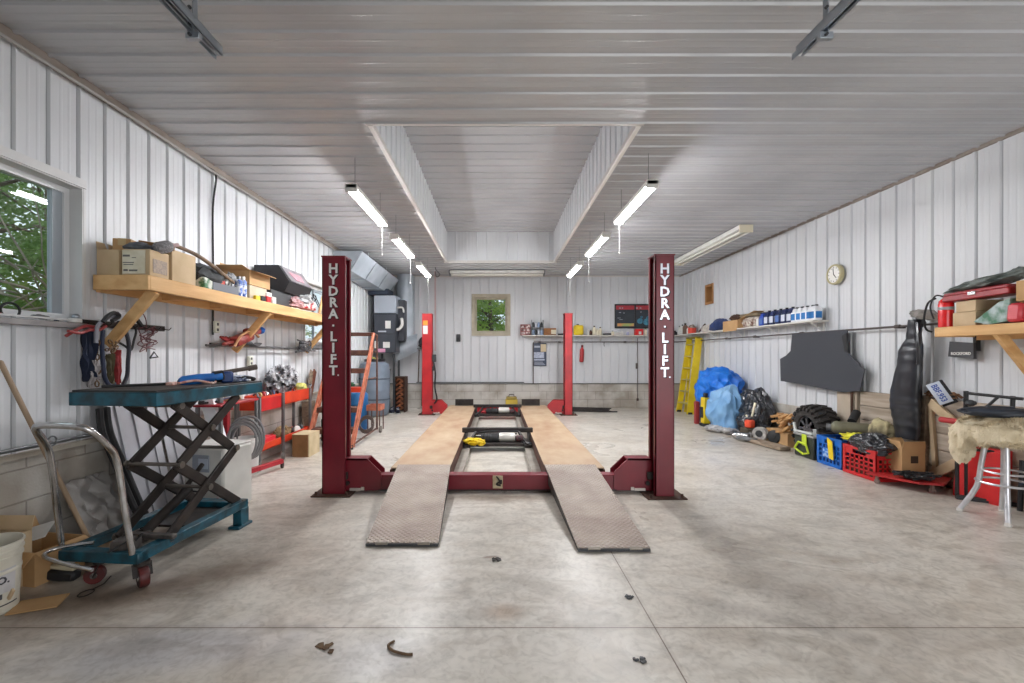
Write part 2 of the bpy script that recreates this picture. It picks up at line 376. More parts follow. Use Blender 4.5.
c = spot(-2.1, 2.35, 1.5, .42, 40, (.50,.44,.40), .9, .75, c)
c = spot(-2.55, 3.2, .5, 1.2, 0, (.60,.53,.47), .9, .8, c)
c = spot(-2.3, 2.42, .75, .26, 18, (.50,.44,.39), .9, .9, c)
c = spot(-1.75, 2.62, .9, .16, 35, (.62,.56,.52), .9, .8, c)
c = spot(-1.45, 2.0, .8, .25, 8, (.80,.83,.92), .7, .9, c)
c = spot(-.55, 1.95, .3, .22, 0, (.86,.87,.93), .7, .8, c)
c = spot(1.35, 2.25, .6, .10, -30, (.72,.70,.70), .9, .8, c)
c = spot(3.3, 6.8, .25, .06, 10, (.5,.42,.36), .9, .8, c)
c = spot(.0, 3.5, .35, .45, 0, (.80,.79,.79), .9, .8, c)
c = spot(-.9, 2.15, .7, .3, 20, (1.12,1.10,1.10), .8, .8, c)
c = spot(.55, 3.6, .5, .55, 0, (.86,.84,.82), .9, .7, c)
c = spot(0, 4.12, 1.0, .14, 0, (.62,.56,.52), .9, .8, c)
c = spot(.02, 2.3, .16, .12, 0, (.66,.52,.42), .9, .7, c)
c = spot(1.05, 2.1, .25, .12, 0, (.7,.66,.63), .9, .8, c)
c = spot(-.05, 2.92, .07, .025, 10, (.45,.38,.34), .6, .9, c)
c = spot(2.0, 2.2, 1.4, .25, -35, (.86,.85,.85), .9, .8, c)
c = spot(2.2, 5.2, 1.1, .8, -20, (.93,.90,.86), .9, .8, c)
sp = N.new('ShaderNodeSeparateXYZ'); L.new(tc.outputs['Object'], sp.inputs[0])
def joint(axis, val, w, lim=None):
    s_ = N.new('ShaderNodeMath'); s_.operation = 'SUBTRACT'; s_.inputs[1].default_value = val; L.new(sp.outputs[axis], s_.inputs[0])
    a_ = N.new('ShaderNodeMath'); a_.operation = 'ABSOLUTE'; L.new(s_.outputs[0], a_.inputs[0])
    l_ = N.new('ShaderNodeMath'); l_.operation = 'LESS_THAN'; l_.inputs[1].default_value = w; L.new(a_.outputs[0], l_.inputs[0]); return l_
for ax, val in (('Y', 2.165), ('X', .749), ('Y', 6.9)):
    j = joint(ax, val, .0032); c = mul(c, lin((70,58,50)), .8, 'MIX', None) if False else mul(c, (.36,.30,.27), 1, 'MULTIPLY', j)
    j2 = joint(ax, val, .02); nn = N.new('ShaderNodeMath'); nn.operation = 'MULTIPLY'; nn.inputs[1].default_value = .25; L.new(j2.outputs[0], nn.inputs[0]); c = mul(c, (.7,.66,.62), 1, 'MULTIPLY', nn)
L.new(c, b.inputs['Base Color'])
rr = ramp(nz(1.2, 6, dist=1), [(.3, (.26,.26,.26)), (.7, (.46,.46,.46))]); L.new(rr.outputs[0], b.inputs['Roughness'])
bn = nz(90, 4); bp = N.new('ShaderNodeBump'); bp.inputs['Strength'].default_value = .12; bp.inputs['Distance'].default_value = .004; L.new(bn.outputs[0], bp.inputs['Height']); L.new(bp.outputs[0], b.inputs['Normal'])
m = MB(); m.bx(XL-.15, XR+.15, YF, YB+.15, -.12, 0); struct('floor', m, fm)
# ground outside
m = MB(); m.bx(-30, 30, -22, YF, -.2, -.02); struct('ground_apron', m, M('apron_concrete', (196,190,180), (176,170,160), rough=.9, scale=1))
m = MB(); m.bx(-30, XL-.16, YF, 30, -.25, -.06); m.bx(XL-.16, 30, YB+.16, 30, -.25, -.06); m.bx(XR+.16, 30, YF, YB+.16, -.25, -.06)
struct('ground_grass', m, M('lawn', (86,112,52), (62,88,40), rough=.95, scale=6))

# ---------------------------------------------------------------- windows
vinyl = M('white_vinyl', (226,228,230), rough=.4); casing = M('casing', (214,214,214), (202,202,204), rough=.5, scale=3)
def frame_rect(m, a0, a1, z0, z1, w, f, d0, d1):
    """f(u, depth, z)->point; rectangular ring a0..a1 x z0..z1 of width w, depth d0..d1"""
    def bb(ua, ub, za, zb):
        pts = [f(u, d, z) for u in (ua, ub) for d in (d0, d1) for z in (za, zb)]
        xs = [p[0] for p in pts]; ys = [p[1] for p in pts]; zs = [p[2] for p in pts]; m.bx(min(xs), max(xs), min(ys), max(ys), min(zs), max(zs))
    bb(a0, a0+w, z0, z1); bb(a1-w, a1, z0, z1); bb(a0+w, a1-w, z0, z0+w); bb(a0+w, a1-w, z1-w, z1)
def left_window(n, y0, y1, z0, z1):
    f = lambda u, d, z: (XL-d, u, z)
    m = MB(); m.bx(XL, XL+.03, y0-.05, y1+.012, z1-.004, z1+.055); m.bx(XL, XL+.022, y1-.002, y1+.016, z0-.02, z1); m.bx(XL, XL+.022, y0-.016, y0+.002, z0-.02, z1); 
    frame_rect(m, y0, y1, z0, z1, .012, f, -.02, .16); root = struct('window_%d' % n, m, casing)
    m = MB(); frame_rect(m, y0+.01, y1-.01, z0+.01, z1-.01, .04, f, .07, .13); struct('window_frame', m, vinyl, root)
    ym = y1-.10 if n == 1 else (y0+y1)/2
    m = MB(); frame_rect(m, ym-.02, y1-.05, z0+.05, z1-.05, .035, f, .085, .12); struct('sash', m, M('grey_vinyl', (160,168,176), rough=.4), root)
    m = MB(); m.bx(XL-.105, XL-.1, y0+.05, ym, z0+.05, z1-.05); struct('pane', m, glass(), root)
    if n == 2: m = MB(); m.bx(XL-.103, XL-.098, ym, y1-.08, z0+.08, z1-.08); struct('pane', m, glass(), root)
    m = MB(); m.bx(XL-.16, XL+.05, y0-.1, y1+.1, z0-.05, z0-.012, .005); struct('window_sill', m, M('sill_grey', (160,156,156), (140,136,136), rough=.6, scale=5), root)
left_window(1, 1.85, 3.20, WZ0, WZ1); left_window(2, 6.88, 8.1, 1.5, 2.42)
f = lambda u, d, z: (u, YB+d, z)
m = MB(); frame_rect(m, wb0.x-.07, wb1.x+.07, wb0.z-.07, wb1.z+.07, .072, f, -.035, .0); frame_rect(m, wb0.x, wb1.x, wb0.z, wb1.z, .012, f, -.03, .14)
root = struct('window_3', m, M('raw_frame', (186,178,160), (168,160,140), rough=.7, scale=6))
m = MB(); frame_rect(m, wb0.x+.01, wb1.x-.01, wb0.z+.01, wb1.z-.01, .045, f, .06, .11); struct('window_frame', m, M('raw_frame'), root)
m = MB(); m.bx(wb0.x+.05, wb1.x-.05, YB+.08, YB+.084, wb0.z+.05, wb1.z-.05); struct('pane', m, glass(), root)
# framed niche in the right wall
m = MB(); f = lambda u, d, z: (XR+d, u, z); frame_rect(m, NY0, NY1, 2.36, 2.78, .05, f, -.03, .1)
n_ = struct('trim_niche', m, M('raw_pine', (176,128,78), (150,104,60), rough=.7, scale=6)); m = MB(); m.bx(XR+.1, XR+.12, NY0, NY1, 2.36, 2.78); struct('niche_board', m, M('dark_board', (84,58,40), (60,42,30), rough=.8, scale=5), n_)

# ---------------------------------------------------------------- greenery outside
def leaves_mat(n, a, b_):
    m = M(n, a, b_, rough=.6, scale=1.3, contrast=.8); nt = m.node_tree; p = nt.nodes['Principled BSDF']; tr_ = nt.nodes.new('ShaderNodeBsdfTranslucent'); mx = nt.nodes.new('ShaderNodeMixShader'); mx.inputs[0].default_value = .5
    nt.links.new(p.inputs['Base Color'].links[0].from_socket, tr_.inputs[0]); nt.links.new(p.outputs[0], mx.inputs[1]); nt.links.new(tr_.outputs[0], mx.inputs[2]); nt.links.new(mx.outputs[0], nt.nodes['Material Output'].inputs[0]); return m
def tree(name, label, x, y, h, r, mat, seed, nleaf=5000, leaf=.07, branch=False, low=.1):
    rnd = random.Random(seed); t = T(name, label, 'tree', (x, y, -.06))
    m = MB(); m.tube([(x, y, -.06), (x+.1, y, h*.45), (x, y+.1, h*.9)], [.12, .08, .03], 8)
    for k in range(26):
        a = rnd.uniform(0, 2*PI); z = rnd.uniform(.15, .9)*h; q = r*rnd.uniform(.5, .95)
        m.tube([(x, y, z-.2), (x+math.cos(a)*q*.5, y+math.sin(a)*q*.5, z+.05), (x+math.cos(a)*q, y+math.sin(a)*q, z-.05)], [.03, .018, .006], 5)
    t.p('trunk', m, M('bark', (120,104,88), (92,78,66), rough=.9, scale=10))
    m = MB(); vs, fs = [], []
    cl = []
    for k in range(int(nleaf/60)):
        a = rnd.uniform(0, 2*PI); z = rnd.uniform(low, 1)*h; q = r*math.sqrt(rnd.random())*(1.05-.35*abs(z/h-.45)); cl.append(Vector((x+math.cos(a)*q, y+math.sin(a)*q, z)))
    for c_ in cl:
        for k in range(60):
            p = c_+Vector((rnd.gauss(0,.14), rnd.gauss(0,.14), rnd.gauss(0,.09))); d = Vector((rnd.uniform(-1,1), rnd.uniform(-1,1), rnd.uniform(-.6,.6))).normalized(); s_ = d.orthogonal().normalized()
            L_ = leaf*rnd.uniform(.6,1.3); i = len(vs); vs += [p, p+d*L_*.5+s_*L_*.22, p+d*L_, p+d*L_*.5-s_*L_*.22]; fs.append((i, i+1, i+2, i+3))
    m.add(vs, fs); t.p('foliage', m, mat, flatshade=True)
    return t
lf1 = leaves_mat('leaf_green', (150,178,104), (92,124,66)); lf2 = leaves_mat('leaf_bright', (186,206,98), (112,152,60)); lf3 = leaves_mat('leaf_dark', (112,136,86), (66,88,52))
tree('cedar_tree', 'bushy green cedar filling the near window beside the work shelf', -5.3, 4.4, 4.2, 1.35, lf1, 3, 20000, .085)
tree('cedar_tree', 'darker cedar standing behind the first one outside the large window', -8.8, 2.6, 5.2, 1.6, lf3, 5, 16000, .11)
tree('cedar_tree', 'cedar seen at the far end of the large window glass', -8.4, 8.4, 5.4, 1.8, lf1, 8, 14000, .11)
tree('leafy_tree', 'leafy tree outside the small window behind the wooden shelf', -6.2, 11.0, 4.2, 1.9, lf2, 9, 5000, .1)
tree('leafy_tree', 'bright leafy tree filling the small back wall window', -.3, 14.2, 4.4, 1.5, lf2, 11, 18000, .11)
tree('leafy_tree', 'darker leafy tree beyond the small back wall window', -1.0, 18.4, 5.4, 2.3, lf1, 12, 16000, .17)
tree('leafy_tree', 'broad pale leafy tree farthest away outside the large window', -13.5, 5.5, 6.8, 3.2, lf2, 15, 16000, .26)
rnd = random.Random(4); m = MB()
for k in range(30):
    p = Vector((-3.9+rnd.uniform(-.3,.2), rnd.uniform(3.3, 4.4), rnd.uniform(1.5, 2.0))); pts = [p]
    d = Vector((.1, -1, rnd.uniform(-.1,.6))).normalized()
    for q in range(6): d = (d+Vector((rnd.uniform(-.2,.2), rnd.uniform(-.3,.2), rnd.uniform(-.5,.4)))).normalized(); pts.append(pts[-1]+d*.2)
    m.tube(pts, [.012, .010, .008, .006, .005, .004, .003], 5, smooth=3)
m.tube([(-4.0, 4.6, -.06), (-3.95, 4.3, 1.0), (-3.9, 4.0, 1.7)], [.03, .025, .012], 6)
solo('bare_shrub', 'tangle of bare pale branches just outside the large window', 'shrub', m, M('pale_twig', (176,164,150), (150,138,124), rough=.8, scale=8))
# ================================================================ CEILING THINGS
tube_on = emis('lit_tube', (252,253,255), TUBE); tube_off = M('unlit_tube', (226,224,216), rough=.3)
def hung_light(x, y0, label, z=2.9, cord=.45, lean=0):
    t = T('tube_light', label, 'ceiling light', (x, y0+.6, z), group='lit tube lights hung on chains either side of the raised bay')
    m = MB(); m.bx(x-.055, x+.055, y0, y0+1.2, z-.012, z+.035, .008); t.p('housing', m, white)
    m = MB()
    for s in (-1, 1): m.cyl((x+s*.024, y0+.03, z-.025), (x+s*.024, y0+1.17, z-.025), .016, 10)
    t.p('tube', m, tube_on)
    for yy in (y0, y0+1.185): m = MB(); m.bx(x-.058, x+.058, yy, yy+.015, z-.045, z+.035, .004); t.p('end_cap', m, white)
    for yy in (y0+.12, y0+1.08): m = MB(); m.cyl((x, yy, z+.03), (x, yy, ZC), .003, 6); t.p('chain', m, grey)
    m = MB(); m.cyl((x, y0+1.17, z-.03), (x, y0+1.17, z-.03-cord), .0028, 6); m.blob((x, y0+1.17, z-.03-cord), (.009,.009,.014), 0, sub=2); t.p('pull_cord', m, M('cord_grey', (180,180,178), rough=.6))
    return t
for x, ys, side in ((-1.40, (4.35, 6.15, 8.0), 'by the furnace side'), (1.45, (4.25, 6.05, 7.95), 'by the clock wall side')):
    for y, w, cd in zip(ys, ('nearest', 'middle', 'farthest'), (.36, .42, .4)):
        hung_light(x, y, f'{w} lit tube light of the three hung {side} of the bay', cord=cd)
t = T('hanging_tube_fixture', 'long unlit twin tube fixture on the ceiling near the right wall', 'ceiling light', (3.66, 7.95, ZC-.02))
m = MB(); m.bx(3.56, 3.76, 6.7, 9.2, ZC-.09, ZC-.015, .012); t.p('housing', m, white)
for s in (-.055, .055): m = MB(); m.cyl((3.66+s, 6.73, ZC-.115), (3.66+s, 9.17, ZC-.115), .019, 10); t.p('tube', m, tube_off)
for yy in (6.69, 9.19): m = MB(); m.bx(3.56, 3.76, yy, yy+.02, ZC-.13, ZC-.019); t.p('end_cap', m, cream)
t = T('hanging_tube_fixture', 'unlit twin tube fixture running crosswise above the back wall window', 'ceiling light', (0, 10.4, ZC-.02))
m = MB(); m.bx(-1.08, 1.06, 10.3, 10.5, ZC-.09, ZC-.019, .012); t.p('housing', m, white)
for s in (-.055, .055): m = MB(); m.cyl((-1.05, 10.4+s, ZC-.115), (1.03, 10.4+s, ZC-.115), .019, 10); t.p('tube', m, tube_off)
for xx in (-1.1, 1.06): m = MB(); m.bx(xx, xx+.02, 10.3, 10.5, ZC-.13, ZC-.019); t.p('end_cap', m, grey)
# overhead door tracks
for x, lab in ((-1.53, 'galvanised overhead door track end on a ceiling bracket, window side'), (1.66, 'galvanised overhead door track end on a ceiling bracket, clock side')):
    t = T('door_track', lab, 'door track', (x, 2.5, 2.93)); zt = 2.94
    m = MB(); w, hh = .02, .05
    for (a, b_, c_, d) in ((-w, -w+.004, 0, hh), (-w, w, hh-.004, hh), (w-.004, w, .0, hh), (-w, -w+.012, 0, .004), (w-.012, w, 0, .004)): m.bx(x+a, x+b_, -.9, 2.5, zt+c_, zt+d)
    m.bx(x-.030, x-.026, -.9, 2.52, zt-.012, zt+.02); t.p('rail', m, galv)
    m = MB(); m.bar((x, 2.3, zt-.04), (x, 2.3, ZC-.01), .035, .006, up=(1,0,0)); m.bx(x-.012, x+.03, 2.28, 2.33, ZC-.03, ZC-.018); m.bx(x-.04, x+.03, 2.285, 2.315, zt-.05, zt-.015, .003); t.p('hanger', m, galv)
    m = MB(); 
    for zz in (-.035, .02, .10, .18): m.cyl((x-.012, 2.285, zt+zz), (x-.012, 2.272, zt+zz), .008, 6)
    t.p('bolt', m, dgrey)
# conduit under the left ceiling edge + hanging cable
m = MB(); pts = [(XL+.055, y, ZC-.075+.008*math.sin(y*2.3)) for y in [1.0+.5*k for k in range(20)]]; m.tube(pts, .012, 8, smooth=3)
solo('conduit', 'grey conduit running along the top of the window wall', 'conduit', m, M('conduit', (150,146,142), rough=.5))
m = MB(); a = LW(210, 172); m.tube([(XL+.05, a.y-.12, ZC-.07), (XL+.05, a.y+.02, ZC-.1), (XL+.03, a.y, 2.8), (XL+.03, a.y+.005, 2.2), (XL+.03, a.y, 1.5)], .009, 8, smooth=5)
solo('power_cable', 'black cable dropping down the window wall behind the shelf', 'cable', m, black)
def outlet(p, nrm, label):
    t = T('wall_outlet', label, 'outlet', tuple(p)); n_ = Vector(nrm); u = Vector((0,0,1)).cross(n_)
    m = MB(face_M(p, u, (0,0,1))); m.box((0,0,.02), (.075,.12,.04), None, .006); t.p('cover_plate', m, M('outlet_beige', (206,208,192), rough=.5))
    m = MB(face_M(p, u, (0,0,1)))
    for s in (-.028, .028): m.box((0,s,.041), (.03,.028,.006), None, .003)
    t.p('socket', m, dgrey)
outlet(LW(212, 327)+Vector((.02,0,0)), (1,0,0), 'beige wall outlet under the wooden shelf near the black cable')
outlet(LW(246.5, 361)+Vector((.02,0,0)), (1,0,0), 'small outlet on the wall above the red tool cart')
q = BW(458.5, 338); t = T('wall_switch', 'dark switch box on the back wall beside the small window', 'switch', (q.x, YB-.02, q.z)); m = MB(); m.box((q.x,YB-.035,q.z),(.10,.06,.18),None,.01); t.p('switch_box', m, dgrey); m = MB(); m.box((q.x,YB-.075,q.z-.02),(.03,.03,.05),None,.005); t.p('lever', m, black)

# ================================================================ FOUR-POST LIFT
lift = T('four_post_lift', 'maroon four post vehicle lift with tan runways and two approach ramps', 'car lift', (0, 7, 0))
deck = M('worn_runway_deck', (202,182,152), (156,114,82), rough=.6, scale=2.6, stretch=(1.6,.8,1), contrast=1.0, bump=.08, bscale=40, detail=9)
def tread(name, c1, c2):
    m = M(name, c1, c2, rough=.45, metal=.35, scale=3.5, detail=8); nt = m.node_tree; N, L = nt.nodes, nt.links; b = N['Principled BSDF']
    tc = N.new('ShaderNodeTexCoord'); outs = []
    for a in (45, -45):
        mp = N.new('ShaderNodeMapping'); mp.inputs['Rotation'].default_value = (0,0,R(a)); L.new(tc.outputs['Object'], mp.inputs[0])
        w = N.new('ShaderNodeTexWave'); w.inputs['Scale'].default_value = 11; L.new(mp.outputs[0], w.inputs[0]); outs.append(w)
    mu = N.new('ShaderNodeMath'); mu.operation = 'MULTIPLY'; L.new(outs[0].outputs['Fac'], mu.inputs[0]); L.new(outs[1].outputs['Fac'], mu.inputs[1])
    bp = N.new('ShaderNodeBump'); bp.inputs['Strength'].default_value = .9; bp.inputs['Distance'].default_value = .01; L.new(mu.outputs[0], bp.inputs['Height']); L.new(bp.outputs[0], b.inputs['Normal']); return m
plate = tread('tread_plate', (176,164,154), (146,130,120))
letter_w = M('white_lettering', (236,234,232), rough=.35); letter_k = M('black_lettering', (24,10,14), rough=.5); letter_s = M('silver_lettering', (228,226,236), rough=.25, metal=.5)
def column(s, yf, mat, h, front, silver=False):
    """U channel column, open towards the runways"""
    xo, xi = (-1.62, -1.41) if s < 0 else (1.605, 1.43); y0, y1 = yf, yf+.18; m = MB(); th = .012
    m.bx(xo-s*th, xo, y0, y1, .012, h); m.bx(xo, xi, y0, y0+th, .012, h); m.bx(xo, xi, y1-th, y1, .012, h)
    m.bx(xi, xi-s*-.0 , y0, y0, 0, 0) if False else None
    for yy in (y0, y1-.035): m.bx(xi-s*0, xi+s*th, yy, yy+.035, .012, h)
    m.bx(min(xo,xi)-.006, max(xo,xi)+.006, y0-.006, y1+.006, h, h+.012)
    c_ = lift.p('column', m, mat)
    m = MB(); m.bx(s*1.70, s*1.34, y0-.07, y1+.06, 0, .014, .004)
    for xx in (1.66, 1.38):
        for yy in (y0-.04, y1+.03): m.cyl((s*xx, yy, .012), (s*xx, yy, .045), .012, 8)
    lift.p('base_plate', m, brown, c_)
    m = MB(); m.bx(xi-s*-.02, xi-s*-.06, y0+.07, y0+.115, .05, h-.05); lift.p('lock_ladder', m, darkst, c_)
    if front:
        xc = (xo+xi)/2; z0 = 2.145 if s < 0 else 2.13; cs = 'HYDRA.LIFT'; pitch = .1045
        mb = MB(); mk = MB()
        for i, ch in enumerate(cs):
            zc = z0-.055-i*pitch
            if ch == '.': mb.box((xc, y0-.003, zc), (.018,.006,.018), None, .002); mk.box((xc+.006, y0-.001, zc-.006), (.02,.003,.02)); continue
            g = text(ch, .122, face_M((xc, y0-.003, zc), (1,0,0), (0,0,1)), .002, 1.0); mb.v, mb.f, k = mb.v+g.v, mb.f+[tuple(i_+len(mb.v) for i_ in f_) for f_ in g.f], 0
            g = text(ch, .130, face_M((xc+.006, y0-.001, zc-.006), (1,0,0), (0,0,1)), .001, 1.05); mk.v, mk.f = mk.v+g.v, mk.f+[tuple(i_+len(mk.v) for i_ in f_) for f_ in g.f]
        mb.box((xc+.045, y0-.003, z0-.055-9*pitch-.04), (.012,.004,.012))
        lift.p('lettering', mb, letter_s if silver else letter_w, c_, flatshade=True); lift.p('letter_shadow', mk, letter_k, c_, flatshade=True)
    return c_
cFL = column(-1, 4.20, maroon, 2.2, True); cFR = column(1, 4.13, maroon, 2.2, True, True)
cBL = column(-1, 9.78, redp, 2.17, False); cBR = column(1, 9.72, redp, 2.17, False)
m = MB(); m.bx(-1.60, -1.50, 9.772, 9.779, 1.93, 2.03); lift.p('warning_label', m, M('label_orange', (238,150,50), rough=.5), cBL)
m = MB(); m.bx(-1.60, -1.50, 9.772, 9.779, 1.74, 1.92); lift.p('instruction_label', m, white, cBL)
# cross beams
def beam(yc, mat, hz=.170):
    m = MB(); m.bx(-1.38, 1.38, yc-.06, yc+.06, .03, hz, .004)
    o = lift.p('cross_beam', m, mat)
    for s in (-1, 1):
        m = MB(); pts = [(s*1.44, yc-.075, .03), (s*1.44, yc-.075, .325), (s*1.22, yc-.075, .325), (s*1.09, yc-.075, .20), (s*1.09, yc-.075, .05), (s*1.12, yc-.075, .03)]
        m.prism(pts, (0,0,0), (0,.014,0)); m.prism([(p[0], yc+.061, p[2]) for p in pts], (0,0,0), (0,.014,0)); m.bx(s*1.44, s*1.22, yc-.075, yc+.075, .31, .325)
        lift.p('gusset', m, mat, o)
        m = MB(); m.box((s*1.425, yc-.09, .17), (.06,.03,.07), None, .006); m.cyl((s*1.40, yc-.10, .10), (s*1.40, yc-.07, .10), .02, 10); lift.p('safety_latch', m, darkst, o)
        m = MB(); m.box((s*1.33, yc-.08, .04), (.10,.012,.024)); m.box((s*1.26, yc-.083, .048), (.03,.012,.03)); lift.p('bracket', m, M('bare_bracket', (206,198,190), rough=.5, metal=.4), o)
    m = MB(); m.bx(-1.35, 1.35, yc-.066, yc-.058, .022, .034); lift.p('lower_lip', m, darkst, o)
    return o
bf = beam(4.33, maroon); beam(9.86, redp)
m = MB(); m.bx(-.045, .05, 4.258, 4.269, .045, .165, .003); lift.p('release_plate', m, M('pale_plate', (196,182,150), (160,140,110), rough=.6, scale=20), bf)
m = MB(); m.tube([(-.01,4.25,.16), (.02,4.235,.12), (-.01,4.24,.09), (.03,4.235,.08)], .008, 6, smooth=4); m.box((.03,4.245,.11), (.025,.015,.04), None, .004); lift.p('release_lever', m, darkst, bf)
# runways
for s in (-1, 1):
    xi, xo = s*.465, s*1.04
    m = MB(); m.bx(xi, xo, 4.44, 9.92, .186, .197); rw = lift.p('runway', m, deck)
    m = MB(); m.bx(xi, xi+s*.014, 4.40, 9.92, .055, .196); m.bx(xo-s*.014, xo, 4.40, 9.92, .055, .186); lift.p('side_channel', m, M('rusty_side', (92,52,40), (60,36,30), rough=.7, scale=5), rw)
    m = MB(); m.bx(xi-s*.105, xi, 4.40, 9.78, .05, .062, .002); lift.p('jack_rail', m, M('rail_grey', (152,144,134), (126,118,108), rough=.6, scale=6), rw)
    m = MB(); m.bx(xi+s*.06, xo-s*.12, 9.90, 9.915, .19, .33, .006); m.bx(xi+s*.06, xo-s*.12, 9.80, 9.91, .19, .20); lift.p('wheel_stop', m, darkst, rw)
    # approach ramp, hinged at the front edge of the runway
    if s < 0: T0, T1, B0, B1, YB0 = -.985, -.465, -.89, -.40, 3.08
    else: T0, T1, B0, B1, YB0 = .465, .965, .53, 1.005, 3.00
    zt, yt = .212, 4.50
    m = MB(); m.add([(T0,yt,zt), (T1,yt,zt), (B1,YB0,.028), (B0,YB0,.028), (T0,yt,zt-.01), (T1,yt,zt-.01), (B1,YB0,.018), (B0,YB0,.018)],
                    [(0,1,2,3), (4,7,6,5), (0,3,7,4), (1,5,6,2), (0,4,5,1), (3,2,6,7)])
    rp = lift.p('approach_ramp', m, plate)
    m = MB()
    for (ta, ba) in ((T0, B0), (T1, B1)):
        m.prism([(ta, yt-.02, zt-.008), (ta, yt-.02, .09), (ba, YB0+.02, .004), (ba, YB0, .004), (ba, YB0, .02)], (0,0,0), (.01 if ta == T0 else -.01, 0, 0))
    lift.p('ramp_side', m, darkst, rp)
    m = MB(); m.bx(B0, B1, YB0-.012, YB0+.01, .006, .022); lift.p('ramp_lip', m, dgrey, rp)
    for q in (.22, .8):
        xx = B0+(B1-B0)*q; m = MB(); m.cyl((xx-.04, YB0-.01, .026), (xx+.04, YB0-.01, .026), .012, 10); lift.p('ramp_roller', m, M('worn_steel', (150,142,132), rough=.4, metal=.5), rp)
    m = MB(); m.cyl((T0, yt, zt-.012), (T1, yt, zt-.012), .012, 8); lift.p('hinge', m, darkst, rp)
# power unit and hose on the rear column
m = MB(); m.box((-1.36, 9.80, 1.22), (.07,.12,.16), None, .01); m.box((-1.385, 9.85, 1.0), (.05,.1,.1), None, .01); pu = lift.p('power_unit', m, dgrey)
m = MB(); m.tube([(-1.37,9.75,1.15), (-1.33,9.72,.9), (-1.34,9.74,.6), (-1.30,9.74,.35), (-1.36,9.76,.25)], .016, 8, smooth=5); lift.p('hydraulic_hose', m, black, pu)
def jack(y, label, yel):
    t = T('rolling_bridge_jack', label, 'jack', (0, y, .197))
    m = MB(); m.bx(-.50, .50, y, y+.075, .200, .262, .006); t.p('top_beam', m, darkst)
    for s in (-1, 1):
        m = MB(); m.bx(s*.36, s*.455, y-.40, y+.1, .063, .10, .004); m.bar((s*.44, y-.05, .09), (s*.44, y+.04, .22), .04, .03); m.bar((s*.40, y-.38, .10), (s*.30, y-.02, .21), .03, .03); t.p('end_carriage', m, darkst)
        m = MB(); m.cyl((s*.47, y-.3, .09), (s*.35, y-.3, .09), .03, 12); t.p('roller', m, dgrey)
    m = MB(); m.bx(-.36, .36, y-.33, y-.05, .065, .11, .005); m.bx(-.33, .33, y-.10, y-.06, .10, .165, .004); t.p('pan', m, darkst)
    m = MB(); m.lathe([(.05,-.11), (.062,-.09), (.062,.09), (.05,.11)], (.13, y-.2, .17), (1,0,0), 18); t.p('air_cylinder', m, M('brushed_alu', (206,204,198), rough=.35, metal=.4))
    m = MB(); m.lathe([(.05,-.13), (.07,-.08), (.056,-.04), (.072,0), (.056,.04), (.07,.09), (.05,.12)], (-.10, y-.2, .155), (1,0,0), 18); t.p('bellows', m, black)
    m = MB(); m.tube([(.24,y-.2,.15), (.3,y-.26,.17), (.36,y-.18,.14), (.30,y-.1,.15), (.34,y-.3,.12)], .012, 8, smooth=4); m.tube([(-.3,y-.05,.2), (-.1,y-.1,.235), (.15,y-.1,.23), (.3,y-.02,.22)], .012, 8, smooth=4); t.p('air_hose', m, black)
    m = MB(); m.lathe([(.03,-.05), (.045,-.04), (.045,.04), (.03,.05)], (.30, y-.22, .155), (1,0,0), 14); t.p('pump', m, M('pump_dark', (70,40,44), rough=.5))
    return t
jack(6.42, 'front rolling bridge jack between the lift runways, yellow rag on it', True); jack(9.42, 'rear rolling bridge jack near the far end of the runways', False)
m = MB(); m.blob((-.325, 6.10, .135), (.12,.09,.045), .5, 3, 5, 4); m.blob((-.22, 6.06, .13), (.06,.06,.04), .5, 3, 8, 3)
solo('yellow_rag', 'crumpled yellow rag lying on the front rolling jack', 'rag', m, yellow)
m = MB(); m.blob((-.27, 9.22, .13), (.07,.06,.035), .4, 3, 2, 3); solo('red_rag', 'small dark red rag on the rear rolling jack', 'rag', m, M('dark_red', (150,34,40), rough=.7))
m = MB(); m.bar((-.34,7.0,.075), (.30,7.05,.075), .05, .018); m.bar((-.26,7.15,.072), (.05,7.1,.072), .035, .014)
solo('steel_offcuts', 'thin dark steel bars lying between the lift rails', 'metal bar', m, darkst)
# boxes and mats by the back wall behind the lift
t = T('tool_box', 'small yellow tool box against the back wall behind the lift', 'tool box', (.33, 10.8, 0)); a, b_ = BW(505.5, 406, 10.8), BW(517.5, 394, 10.8)
m = MB(); m.bx(a.x, b_.x, 10.7, 10.9, .004, .24, .01); t.p('case', m, M('dull_yellow', (206,178,70), (190,160,60), rough=.6, scale=6)); m = MB(); m.bx(a.x+.02, b_.x-.02, 10.69, 10.91, .24, .30, .01); t.p('lid', m, M('olive', (150,130,60), rough=.6)); m = MB(); m.tube([(a.x+.08,10.8,.3),(a.x+.09,10.8,.35),(b_.x-.09,10.8,.35),(b_.x-.08,10.8,.3)], .01, 6); t.p('handle', m, black)
for (xa, xb, lab) in ((-.98, -.52, 'dark scrap metal plate leaning on the back wall blocks'),):
    m = MB(); m.bar(( (xa+xb)/2, 10.9, .0), ((xa+xb)/2, 11.08, .17), .05, xb-xa, up=(1,0,0)); 
m = MB(); m.bx(-1.42, -1.2, 10.75, 10.95, .003, .12, .02); solo('scrap_block', 'dark greasy scrap block on the floor beside the rear column foot', 'scrap', m, darkst)
m = MB(); rnd = random.Random(8)
for k in range(7): x = 1.35+rnd.uniform(0,.2); y = 10.2+k*.05; m.bar((x, y+.1, .03+.008*k), (x+1.0+rnd.uniform(-.1,.3), y-.02, .02+.006*k), .04, .022)
solo('scrap_iron', 'low heap of dark scrap iron bars along the back wall blocks', 'scrap', m, darkst)

